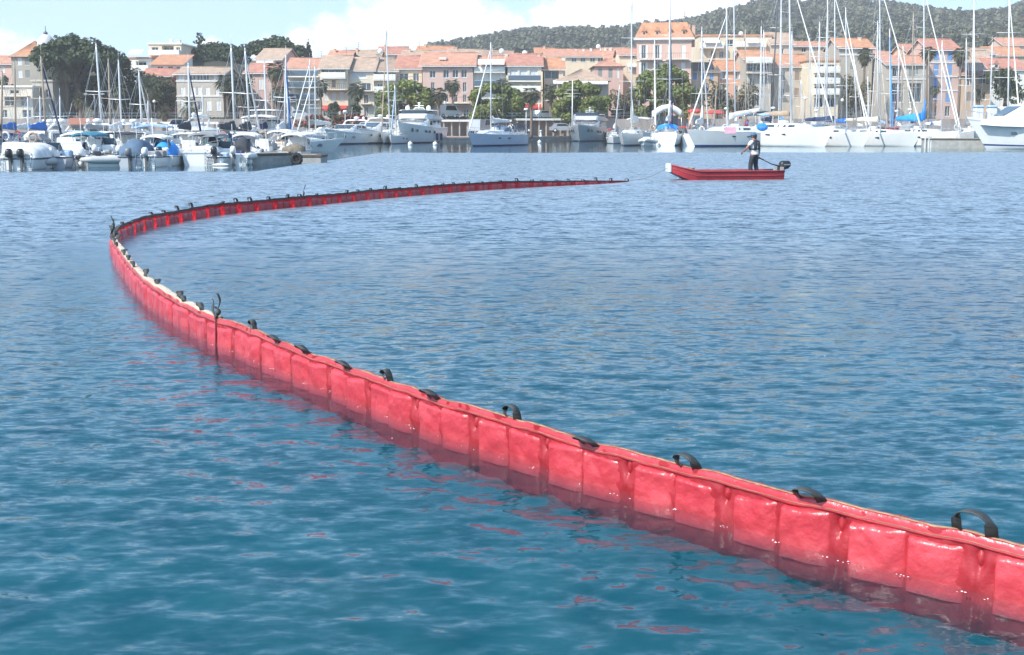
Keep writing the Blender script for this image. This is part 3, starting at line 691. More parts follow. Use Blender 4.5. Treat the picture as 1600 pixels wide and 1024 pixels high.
def helmsman():
    # stands on the boat floor facing the bow, seen from behind; local frame of the figure: x = towards the bow, y = to his left, z up
    base = WORK_M @ Vector((-1.05, 0.0, 0.035))
    hd = math.atan2((WORK_M @ Vector((1, 0, 0)) - WORK_M @ Vector((0, 0, 0))).y, (WORK_M @ Vector((1, 0, 0)) - WORK_M @ Vector((0, 0, 0))).x)
    root = thing('person', 'person in blue cap, white shirt and dark vest at red boat tiller', 'person', base, hd - R(58))
    root.scale = (1.14, 1.14, 1.06)
    skin = mat('skin', (0.36, 0.19, 0.13), 0.5, var=0.1, scale=8); hair = mat('dark_hair', (0.03, 0.022, 0.018), 0.7, var=0.3, scale=40)
    shirt = mat('white_shirt', (0.74, 0.73, 0.74), 0.8, var=0.1, scale=6, bump=0.4, bscale=9); vest = mat('dark_lifejacket', (0.035, 0.035, 0.045), 0.7, var=0.3, scale=9, bump=0.4, bscale=14)
    trou = mat('dark_trousers', (0.022, 0.026, 0.040), 0.8, var=0.3, scale=7, bump=0.4, bscale=10); cap = mat('blue_cap', (0.045, 0.13, 0.30), 0.7, var=0.25, scale=9); shoe = mat('dark_shoe', (0.03, 0.03, 0.03), 0.6)
    # joints
    J = {'pel': (0, 0, .93), 'wai': (0, 0, 1.08), 'che': (-.01, 0, 1.30), 'neb': (0, 0, 1.46), 'nec': (.02, 0, 1.53), 'hea': (.04, 0, 1.64), 'hto': (.035, 0, 1.735)}
    tgt_w = WORK_M @ Vector((-1.27, -.06, .88))         # the tiller grip in the boat's frame
    inv = (Matrix.Translation(base) @ Matrix.Rotation(hd - R(58), 4, 'Z')).inverted(); grip = inv @ tgt_w; grip = Vector((grip.x / 1.14, grip.y / 1.14, grip.z / 1.06))
    lsh, rsh = Vector((-.01, .19, 1.415)), Vector((-.01, -.19, 1.415))
    # two-bone arm solve
    def arm(sh, hand, pole, a=.30, c=.27):
        d = hand - sh; l = min(d.length, (a + c) * .985); d.normalize(); hand = sh + d * l
        x = (a * a - c * c + l * l) / (2 * l); hgt = math.sqrt(max(1e-4, a * a - x * x)); pv = (pole - d * pole.dot(d)).normalized()
        return sh + d * x + pv * hgt, hand
    rh_t = grip
    lel, lh = arm(lsh, Vector((.30, .27, 1.02)), Vector((-.6, .8, -.2)))
    rel, rh = arm(rsh, rh_t, Vector((-.5, -.6, -.3)))
    lhip, rhip = Vector((0, .09, .90)), Vector((0, -.09, .90)); lk, la = Vector((.06, .13, .49)), Vector((.02, .16, .08)); rk, ra = Vector((.02, -.13, .49)), Vector((-.06, -.17, .08))
    V = [J['pel'], J['wai'], J['che'], J['neb'], J['nec'], J['hea'], J['hto'], lsh, lel, lh, rsh, rel, rh, lhip, lk, la, rhip, rk, ra, la + Vector((.15, .03, -.05)), ra + Vector((.15, -.03, -.05))]
    E_ = [(0, 1), (1, 2), (2, 3), (3, 4), (4, 5), (5, 6), (3, 7), (7, 8), (8, 9), (3, 10), (10, 11), (11, 12), (0, 13), (13, 14), (14, 15), (0, 16), (16, 17), (17, 18), (15, 19), (18, 20)]
    Rr = [(.11, .085), (.135, .105), (.15, .115), (.085, .075), .055, (.088, .10), (.06, .07), .062, .044, .032, .062, .044, .032, .07, .058, .045, .07, .058, .045, .035, .035]
    body = skin_mesh('body', V, E_, Rr, 0, 2, skin, root)
    # hands: palm and five fingers
    for h, el, curl in ((lh, lel, .5), (rh, rel, 1.3)):
        d = (h - el).normalized(); side = d.cross(Vector((0, 0, 1))).normalized(); nrm = side.cross(d).normalized()
        vs, es, rs = [h, h + d * .05, h + d * .085], [(0, 1), (1, 2)], [(.024, .032), (.02, .038), (.016, .038)]
        for k, (o, ln) in enumerate(((-.032, .062), (-.011, .075), (.011, .07), (.031, .055))):
            b0 = h + d * .075 + side * o; d1 = (d * math.cos(curl * .5) - nrm * math.sin(curl * .5)); d2 = (d * math.cos(curl * 1.4) - nrm * math.sin(curl * 1.4)); i = len(vs)
            vs += [b0, b0 + d1 * ln * .55, b0 + d1 * ln * .55 + d2 * ln * .5]; es += [(2, i), (i, i + 1), (i + 1, i + 2)]; rs += [.010, .009, .008]
        i = len(vs); th = h + d * .02 - side * .035; vs += [th, th + (d * .7 - side * .5 - nrm * .4) * .035, th + (d - side * .2 - nrm * .5) * .06]; es += [(1, i), (i, i + 1), (i + 1, i + 2)]; rs += [.013, .011, .009]
        skin_mesh('hand', vs, es, rs, 0, 1, skin, root)
    # face and ears
    f = MB().use(skin, True); hc = Vector((.045, 0, 1.64)); f.ball(tuple(hc + Vector((.098, 0, -.015))), .018, 8, 6, (1, .8, 1.3)); [f.ball(tuple(hc + Vector((-.01, s * .088, -.01))), .024, 8, 6, (.9, .4, 1.3)) for s in (1, -1)]
    f.use(mat('lips', (.30, .11, .09), .5), True); f.ball(tuple(hc + Vector((.085, 0, -.058))), .02, 8, 5, (.6, 1.2, .35)); f.use(mat('eye_white', (.7, .7, .7), .3), True); [f.ball(tuple(hc + Vector((.086, s * .034, .012))), .012, 8, 6) for s in (1, -1)]
    f.use(hair, True); [f.ball(tuple(hc + Vector((.095, s * .034, .012))), .006, 6, 5) for s in (1, -1)]; f.build('face', root)
    hb = MB().use(hair, True); hb.ball(tuple(hc + Vector((-.022, 0, .015))), .108, 14, 10, (.98, .90, 1.02)); hb.ball(tuple(hc + Vector((-.07, 0, -.07))), .06, 10, 8, (.8, 1.1, 1.2)); hb.build('hair', root)
    c = MB().use(cap, True); c.lathe([(.113, .02), (.115, .05), (.105, .085), (.075, .112), (.03, .124), (.004, .126)], 16, tuple(hc + Vector((0, 0, .0))))
    c.loft([[tuple(hc + Vector((.07 + .12 * math.cos(a) * q, .085 * math.sin(a) * (1 if q > .4 else 1), .03 - .018 * q + dz))) for a in [R(-80 + 160 * k / 10) for k in range(11)]] for q, dz in ((.15, 0), (1, -.008), (1, -.014), (.15, -.008))], False, False, False, True); c.build('cap', root)
    # clothes: each its own smooth skin over the body
    skin_mesh('trousers', [(0, 0, .99), (0, 0, .92), lhip, lk, la + Vector((0, 0, .02)), rhip, rk, ra + Vector((0, 0, .02))], [(0, 1), (1, 2), (2, 3), (3, 4), (1, 5), (5, 6), (6, 7)], [(.165, .13), (.17, .135), .108, .085, .078, .108, .085, .078], 1, 2, trou, root)
    ls, rs_ = lsh.lerp(lel, .62), rsh.lerp(rel, .62)
    skin_mesh('shirt', [(0, 0, .90), (0, 0, 1.1), (-.01, 0, 1.30), (0, 0, 1.45), lsh, ls, rsh, rs_], [(0, 1), (1, 2), (2, 3), (3, 4), (4, 5), (3, 6), (6, 7)], [(.20, .16), (.178, .142), (.175, .135), (.10, .09), .082, .075, .082, .075], 1, 2, shirt, root)
    v = MB().use(vest, True)
    for x0, sg in ((1, 1), (-1, -1)):
        for ys in (1, -1):
            v.loft([[(sg * (rx + e) , ys * y, z) for e, y in ((-.012, .035), (.038, .05), (.042, .12), (.006, .17), (-.03, .165))] for z, rx in ((1.10, .105), (1.18, .12), (1.30, .125), (1.40, .11), (1.46, .07))], True, True, True, True)
    v.lathe([(.12, 1.41), (.135, 1.45), (.10, 1.50), (.085, 1.50), (.08, 1.44)], 14, (-.005, 0, 0), sx=.9, sy=1.05)
    v.lathe([(.172, 1.12), (.18, 1.125), (.18, 1.16), (.172, 1.165)], 16, (0, 0, 0), sx=.86, sy=1.06); v.build('life_vest', root)
    for a in (la, ra):
        s = MB().use(shoe, True); s.lathe([(.03, -.085), (.05, -.08), (.05, -.04), (.035, .0)], 10, (a.x + .05, a.y, a.z + .01), sx=2.4, sy=.95); s.build('shoe', root)
helmsman()
# ------------------------------------------------------------------ boats
M_ALU = mat('mast_aluminium', (0.70, 0.70, 0.70), 0.35, metal=0.25, var=0.08, scale=1)
M_ALUW = mat('mast_white', (0.80, 0.80, 0.79), 0.35)
M_ALUD = mat('mast_dark', (0.13, 0.13, 0.14), 0.4, metal=0.2)
M_ALUT = mat('mast_tan', (0.42, 0.33, 0.24), 0.5, var=0.2, scale=2)
M_WIRE = mat('rigging_wire', (0.40, 0.41, 0.42), 0.4, metal=0.4)
M_GLASS = glass_mat('dark_boat_glass'); M_GLASSB = glass_mat('blue_grey_glass', (0.06, 0.10, 0.14))
M_ANTI = mat('antifoul_blue', (0.03, 0.07, 0.16), 0.6, var=0.3, scale=3); M_NAVY = mat('navy_stripe', (0.03, 0.07, 0.20), 0.3)
M_ANTID = mat('antifoul_dark', (0.035, 0.04, 0.045), 0.7, var=0.3, scale=3); M_GREYH = mat('grey_hull', (0.46, 0.49, 0.53), 0.3, var=0.05, coat=0.3)
M_WSHADE = mat('shaded_white_hull', (0.50, 0.56, 0.68), 0.3, var=0.06, coat=0.3)  # a white hull in shade: the shade is put into this lavender colour
M_DECK = mat('deck_nonskid', (0.66, 0.66, 0.63), 0.7, var=0.1, scale=3); M_TEAK = mat('teak', (0.28, 0.17, 0.09), 0.7, var=0.25, scale=4)
CANV = {k: mat('canvas_' + k, c, 0.85, var=0.22, scale=2.2, bump=0.5, bscale=3.5) for k, c in {
    'white': (0.80, 0.79, 0.76), 'cream': (0.62, 0.55, 0.44), 'blue': (0.03, 0.16, 0.50), 'bright_blue': (0.03, 0.30, 0.80), 'navy': (0.025, 0.045, 0.12), 'slate': (0.10, 0.16, 0.24),
    'teal': (0.05, 0.22, 0.32), 'charcoal': (0.05, 0.055, 0.065), 'grey': (0.32, 0.33, 0.34), 'red': (0.50, 0.06, 0.05), 'green': (0.10, 0.36, 0.28), 'tan': (0.40, 0.30, 0.21), 'burgundy': (0.20, 0.025, 0.035), 'pink': (0.85, 0.45, 0.55), 'pale_blue': (0.36, 0.50, 0.68)}.items()}
M_RUBW = mat('fender_white', (0.78, 0.77, 0.74), 0.5, var=0.12, scale=5); M_RUBG = mat('tube_grey', (0.52, 0.53, 0.53), 0.55, var=0.12, scale=3); M_TYRE = mat('black_rubber', (0.018, 0.018, 0.020), 0.8, var=0.3, scale=8)

def slab(b, pts, th):
    """a pane with thickness standing th proud of four or more points"""
    P_ = [Vector(p) for p in pts]; n = (P_[1] - P_[0]).cross(P_[2] - P_[0]).normalized(); c = sum(P_, Vector()) / len(P_)
    lo = [b.vert(p - n * 0.01) for p in P_]; hi = [b.vert(c + (p - c) * 0.97 + n * th) for p in P_]; k = len(P_)
    for i in range(k): b.face((lo[i], lo[(i + 1) % k], hi[(i + 1) % k], hi[i]), False)
    b.face(hi, False)
class House:
    """a cabin lofted over stations (x, z0, z1, half width at foot, half width at roof)"""
    def __init__(s, st, r=0.12): s.st = st; s.r = r
    def at(s, x):
        st = s.st
        for a, c in zip(st, st[1:]):
            lo, hi = sorted((a[0], c[0]))
            if lo - 1e-6 <= x <= hi + 1e-6:
                f = (x - a[0]) / (c[0] - a[0]) if abs(c[0] - a[0]) > 1e-6 else 0
                return [a[i] + (c[i] - a[i]) * f for i in range(5)]
        return list(st[0] if abs(x - st[0][0]) < abs(x - st[-1][0]) else st[-1])
    def ring(s, q):
        x, z0, z1, w0, w1 = q; r = min(s.r, (z1 - z0) * .45, w1 * .5)
        return [(x, -w0, z0), (x, -w1 - (w0 - w1) * r / max(z1 - z0, .01), z1 - r), (x, -w1 + r * .3, z1 - r * .25), (x, -w1 + r, z1), (x, 0, z1 + 0.03 * w1), (x, w1 - r, z1), (x, w1 - r * .3, z1 - r * .25), (x, w1 + (w0 - w1) * r / max(z1 - z0, .01), z1 - r), (x, w0, z0)]
    def build(s, b, m): b.use(m, False); b.loft([s.ring(q) for q in s.st], False, True, True, False)
    def pt(s, x, f, sg): x, z0, z1, w0, w1 = s.at(x); return Vector((x, sg * (w0 + (w1 - w0) * f), z0 + (z1 - z0) * f))
    def side(s, b, x0, x1, f0, f1, sg, rk=0.0, th=0.012):
        p = [s.pt(x0, f0, sg), s.pt(x1, f0, sg), s.pt(x1 - rk, f1, sg), s.pt(x0 + (rk if rk > 0 else 0) * .2, f1, sg)]
        slab(b, p[::-1] if sg > 0 else p, th)
def cross(b, i, j): pass
def rail(parent, rg, x0, x1, h=0.6, n=9, both=True, close_bow=True, wires=2, r=0.014):
    b = MB().use(M_STEEL, False); L0 = []
    cols = [c[-1] for c in rg if x0 <= c[-1][0] <= x1]
    if len(cols) < 2: return
    step = max(1, len(cols) // n); cols = cols[::step] + ([cols[-1]] if (len(cols) - 1) % step else [])
    for sg in (1, -1):
        line = [Vector((x, sg * max(y - 0.06, 0.02), z)) for x, y, z in cols]
        for p in line: b.tube([p, p + Vector((0, 0, h))], r, 4, False)
        for k in range(wires): b.tube([p + Vector((0, 0, h * (1 - 0.45 * k))) for p in line], r * .8, 4, False)
    b.build('guard_rail', parent)
def outboard(parent, x, y, z, s=1.0, body='black', tilt=0.0):
    m = {'black': M_BLACKP, 'white': M_WHITE, 'grey': mat('engine_grey', (0.16, 0.18, 0.20), 0.4)}[body]
    o = thing('outboard_motor', None, None); o.parent = parent; o.location = (x, y, z); o.scale = (s, s, s); o.rotation_euler = (0, tilt, 0)
    b = MB().use(m, True); rings = []
    for x0, zz, rx, ry in [(0, .30, .12, .12), (-.08, .36, .19, .17), (-.12, .5, .23, .19), (-.13, .68, .23, .18), (-.12, .80, .19, .15), (-.10, .86, .10, .08)]:
        rings.append([(x0 - .1 + rx * math.copysign(abs(math.cos(t)) ** .6, math.cos(t)), ry * math.copysign(abs(math.sin(t)) ** .6, math.sin(t)), zz) for t in [2 * math.pi * k / 12 for k in range(12)]])
    b.loft(rings); b.build('cowling', o)
    b = MB().use(mat('engine_leg', (.10, .105, .11), .5), False); b.loft([[(-.1 + dx, dy, zz) for dx, dy in ((-w, -.07), (w, -.07), (w, .07), (-w, .07))] for zz, w in ((.32, .09), (.05, .055), (-.45, .055), (-.7, .04))], True, True, True, False); b.box(-.35, -.12, -.42, .02, .12, -.40); b.box(-.02, -.10, .0, .10, .10, .30); b.build('leg', o)
    return o
def canopy(parent, name, x0, x1, w, z0, z1, m, sag=0.06, frame=True, skirt=0.10, ends=False):
    b = MB().use(m, True); n = 8
    def fn(u, v):
        x = x0 + (x1 - x0) * u; y = (v - .5) * 2; zz = z1 - (z1 - z0) * 0 - sag * abs(y) ** 2.6 - 0.04 * math.sin(u * math.pi * 3) ** 2 - sag * .5 * (2 * u - 1) ** 2
        return (x, y * w, zz)
    b.grid(fn, 8, 8); top = len(b.v)
    b.grid(lambda u, v: tuple(Vector(fn(u, v)) + Vector((0, 0, -0.03))), 8, 8)
    ring = [(i / 8, 0) for i in range(8)] + [(1, i / 8) for i in range(8)] + [(1 - i / 8, 1) for i in range(8)] + [(0, 1 - i / 8) for i in range(8)]
    a = [b.vert(fn(u, v)) for u, v in ring]; c = [b.vert(tuple(Vector(fn(u, v)) + Vector((0, 0, -skirt)))) for u, v in ring]
    for k in range(len(ring)): b.face((a[k], a[(k + 1) % len(ring)], c[(k + 1) % len(ring)], c[k]), True)
    b.build(name, parent)
    if frame:
        f = MB().use(M_STEEL, True)
        for x in (x0 + .06, (x0 + x1) / 2, x1 - .06):
            f.tube([((x + (x0 + x1) / 2) / 2, -w * .98, z0), (x, -w * .97, z1 - sag - .05), (x, 0, z1 - .04), (x, w * .97, z1 - sag - .05), ((x + (x0 + x1) / 2) / 2, w * .98, z0)], 0.018, 5)
        f.build('canopy_frame', parent)
def lump_cover(parent, name, pts, m, seg=9):
    """a tarpaulin pulled over things: pts = stations (x, half width, height, foot height)"""
    b = MB().use(m, True); rings = []
    for x, w, h, z in pts:
        rings.append([(x, math.cos(t) * w * (1 + .04 * math.sin(t * 5 + x * 3)), z + (max(0, math.sin(t)) ** 0.75) * h * (1 + .05 * math.sin(t * 4 + x * 5))) for t in [math.pi * k / seg for k in range(seg + 1)]])
    b.loft(rings, False, True, True, True); return b.build(name, parent)

def sailboat(label, base, top, Y, hd, L=10.0, hull='white', stripe='navy', cover='white', furl='white', mastc='alu', hood=None, bimini=None, group='sailboats moored in the harbour', boomup=1.0, spread=2, mx=0.08, freeb=None, name='sailboat', wheel=True, mast_h=None, bare=False, portl=True, thick=1.0, boom_dir=-1, boom_lift=0.0, yscale=1.0, rig=True, B=None):
    """base, top: photo points of the foot and head of the mast; Y: its distance; hd: heading in degrees"""
    B = B or L * 0.31; free = freeb or L * 0.105; h = R(hd)
    rot = Matrix.Rotation(h, 4, 'Z'); pb = P(base[0], base[1], Y); pt = P(top[0], top[1], Y)
    mloc = Vector((L * mx, 0, 0)); loc = Vector((pb.x, Y, 0)) - rot @ mloc
    root = thing(name, label, 'sailboat', loc, h, group)
    deckz = free * 1.05; roofz = deckz + 0.42 * L / 10; foot = roofz + 0.02
    mh = mast_h or pt.z; lean = (pt.x - pb.x) / max(pt.z - pb.z, 1)
    wtop = Vector((pb.x + lean * (mh - foot), Y, mh)); tloc = rot.inverted() @ (wtop - loc)
    H = {'white': M_WHITE, 'aged': M_WHITE2, 'grey': M_GREYH, 'white_shaded': M_WSHADE, 'navy': M_NAVY, 'cream': CANV['cream']}[hull]
    St = {'navy': M_NAVY, 'blue': CANV['blue'], 'none': H, 'red': CANV['red'], 'grey': M_GREYH, 'black': M_ANTID}[stripe]
    rg = hull_rings(L, B, free, 0.5, rake=L * .09, tw=.72, bow_up=.22, rows=(-1, -.3, 0, .10, .18, .55, .82, .90, 1.0), nx=14, stern_rake=-0.25 * L / 10)
    b = MB(); add_hull(b, rg, [M_ANTID, M_ANTID, St, H, H, H, St if stripe in ('blue', 'red') else H, H], None, H); b.build('hull', root)
    d = MB(); d.use(M_DECK, False)
    for a, c in zip(rg, rg[1:]):
        pa, pc = a[-1], c[-1]; d.poly([(pa[0], -pa[1], pa[2] - .03), (pc[0], -pc[1], pc[2] - .03), (pc[0], 0, pc[2] + .02), (pa[0], 0, pa[2] + .02)]); d.poly([(pa[0], 0, pa[2] + .02), (pc[0], 0, pc[2] + .02), (pc[0], pc[1], pc[2] - .03), (pa[0], pa[1], pa[2] - .03)])
    d.build('deck', root)
    hs = House([(-L * .12, deckz - .03, roofz, B * .33, B * .27), (L * .05, deckz - .03, roofz + .02, B * .34, B * .27), (L * .20, deckz, roofz - .06, B * .29, B * .21), (L * .31, deckz + .04, deckz + .10, B * .16, B * .08)], .1)
    b = MB(); hs.build(b, M_WHITE); b.build('cabin', root)
    if portl:
        for sg in (1, -1):
            for x0, x1 in ((-.09, -.01), (.02, .10), (.12, .18)):
                w = MB().use(M_GLASS, False); hs.side(w, L * x0, L * x1, .3, .75, sg, .04); w.build('window', root)
    for sg in (1, -1):
        for xf in (-.05, .12):
            c = min(rg, key=lambda q_: abs(q_[-1][0] - L * xf)); g = MB().use(M_GLASS, False); y_ = (c[5][1] + c[6][1]) / 2 + .008; z_ = (c[5][2] + c[6][2]) / 2; g.rbox(c[5][0] - .28, sg * y_ - .03, z_ - .07, c[5][0] + .28, sg * y_ + .03, z_ + .07, .02); g.build('hull_portlight', root)
    rc = random.Random(int(base[0] * 3 + top[1])); g = MB().use(M_GLASS, False); g.rbox(L * .24, -.28, deckz + .12, L * .29, .28, deckz + .20, .02); g.build('deck_hatch', root)
    g = MB().use(rc.choice([M_WHITE, CANV['grey'], CANV['cream'], CANV['white']]), False); g.rbox(-L * .03, -.35, roofz, L * .04, .35, roofz + .28, .08); g.build('liferaft', root)
    for sg in (1, -1):
        g = MB().use(M_STEEL, True); g.lathe([(.09, 0), (.11, .05), (.08, .16), (.02, .18)], 8, (-L * .2, sg * B * .30, deckz + .22)); g.build('winch', root)
    if rc.random() < .75:
        g = MB().use(CANV[rc.choice(['red', 'white', 'cream', 'tan'])], True); yb = rc.choice([-1, 1]) * B * .33; g.tube([(-L * .465, yb + .26 * math.cos(t_), deckz + .62 + .3 * math.sin(t_)) for t_ in [k_ * math.pi / 7 for k_ in range(15)]], .075, 6, True, False); g.build('lifebuoy', root)
    if rc.random() < .45 and L > 9:
        g = MB().use(M_ALUW, True); g.tube([(-L * .46, B * .3, deckz), (-L * .46, B * .3, deckz + 2.6)], .03, 5); g.lathe([(.04, 0), (.24, .05), (.26, .16), (.2, .25), (.03, .28)], 10, (-L * .46, B * .3, deckz + 2.6)); g.build('radar_pole', root)
    if rc.random() < .6:
        g = MB().use(CANV[rc.choice(['navy', 'grey', 'blue', 'charcoal', 'white', 'burgundy'])], False); 
        for sg in (1, -1): g.rbox(-L * .40, sg * (B * .40) - .02, deckz + .15, -L * .18, sg * (B * .40) + .02, deckz + .58, .015)
        g.build('dodger_cloth', root)
    ck = MB().use(M_WHITE2, False)
    for sg in (1, -1): ck.rbox(-L * .42, sg * B * .30 - .09, deckz - .05, -L * .12, sg * B * .30 + .09, deckz + .22, .04)
    ck.rbox(-L * .44, -B * .28, deckz - .05, -L * .40, B * .28, deckz + .12, .03); ck.build('cockpit_coaming', root)
    if wheel:
        w = MB().use(M_STEEL, True); w.tube([(-L * .33, .42 * math.cos(t), deckz + .62 + .42 * math.sin(t)) for t in [k * math.pi / 8 for k in range(17)]], .02, 5); w.box(-L * .325, -.1, deckz - .05, -L * .30, .1, deckz + .7); w.build('steering_wheel', root)
    mm = {'alu': M_ALU, 'white': M_ALUW, 'dark': M_ALUD, 'tan': M_ALUT}[mastc]
    m0 = Vector((L * mx, 0, foot)); ax = tloc - m0; r0 = 0.078 * max(1, L / 11) * thick
    b = MB().use(mm, True); b.tube([m0 - Vector((0, 0, .4)), m0 + ax * .5, m0 + ax * .9, tloc], [r0, r0, r0 * .9, r0 * .6], 7); b.tube([tloc, tloc + Vector((0, 0, .7))], .012, 4); b.box(tloc.x - .25, tloc.y - .012, tloc.z + .02, tloc.x + .05, tloc.y + .012, tloc.z + .05)
    mast = b.build('mast', root)
    fr = [.36, .68] if spread == 2 else [.5] if spread == 1 else []
    sw = B * .40
    for f in fr:
        s = MB().use(mm, False); c = m0 + ax * f; s.tube([c + Vector((-.18, -sw * (1.1 - f * .4), .04)), c, c + Vector((-.18, sw * (1.1 - f * .4), .04))], .03, 5); s.build('spreader', mast)
    bx = boom_dir; bl = L * .36
    if not bare:
        g0 = m0 + Vector((bx * .12, 0, .75)); g1 = g0 + Vector((bx * bl, 0, .12 + boom_lift))
        s = MB().use(mm, True); s.tube([g0, g1], .06, 6); s.build('boom_spar', root)
        c = MB().use(CANV[cover], True); rr = random.Random(int(base[0] * 7)); rings = []
        for k in range(10):
            f = k / 9; p = g0.lerp(g1, .01 + .95 * f); w = .15 * (1.25 - .55 * f) * rr.uniform(.9, 1.1); hgt = (.52 * boomup) * (1.15 - .7 * f) * rr.uniform(.88, 1.12)
            rings.append([(p.x, p.y + w * math.cos(t) * (0.55 if math.sin(t) > 0.6 else 1), p.z + .02 + (hgt * math.sin(t) if math.sin(t) > 0 else .07 * math.sin(t))) for t in [2 * math.pi * q / 9 for q in range(9)]])
        c.loft(rings, True, True, True, True)
        if boomup > 1: c.tube([g0 + Vector((.0, 0, .1)), g0 + Vector((.02, 0, .9 * boomup)), g0 + Vector((.1, 0, 1.5 * boomup))], [.2, .17, .06], 8)
        c.build('sail_cover', root)
    stem = Vector((rg[-1][-1][0] - .1, 0, rg[-1][-1][2])); hd_t = m0 + ax * .93
    if furl:
        fm = CANV[furl] if furl in CANV else M_ALUW
        s = MB().use(fm, True); s.tube([stem, stem.lerp(hd_t, .06), stem.lerp(hd_t, .5), stem.lerp(hd_t, .9), hd_t], [.03, .085, .07, .045, .02], 6); s.build('furled_sail', root)
    if rig:
        w = MB().use(M_WIRE, False); rw = .011
        st_ = Vector((rg[0][-1][0], 0, rg[0][-1][2])); w.tube([st_, m0 + ax * .99], rw, 3, False)
        if not furl: w.tube([stem, hd_t], rw, 3, False)
        for sg in (1, -1):
            ch = Vector((L * mx - .15, sg * B * .44, deckz)); pth = [ch] + [m0 + ax * f + Vector((-.18, sg * sw * (1.1 - f * .4), .04)) for f in fr] + [m0 + ax * .96]
            w.tube(pth, rw, 3, False)
            w.tube([Vector((L * mx - .5, sg * B * .43, deckz)), m0 + ax * (fr[0] if fr else .8)], rw, 3, False)
        w.build('rigging', root)
        rail(root, rg, -L * .5, L * .5, .6, 8)
    if hood:
        canopy(root, 'sprayhood', -L * .16, -L * .03, B * .30, deckz, roofz + .55, CANV[hood], .3, False, .35)
    if bimini:
        canopy(root, 'bimini', -L * .42, -L * .20, B * .36, deckz, roofz + 1.45, CANV[bimini], .16, True, .1)
    return root

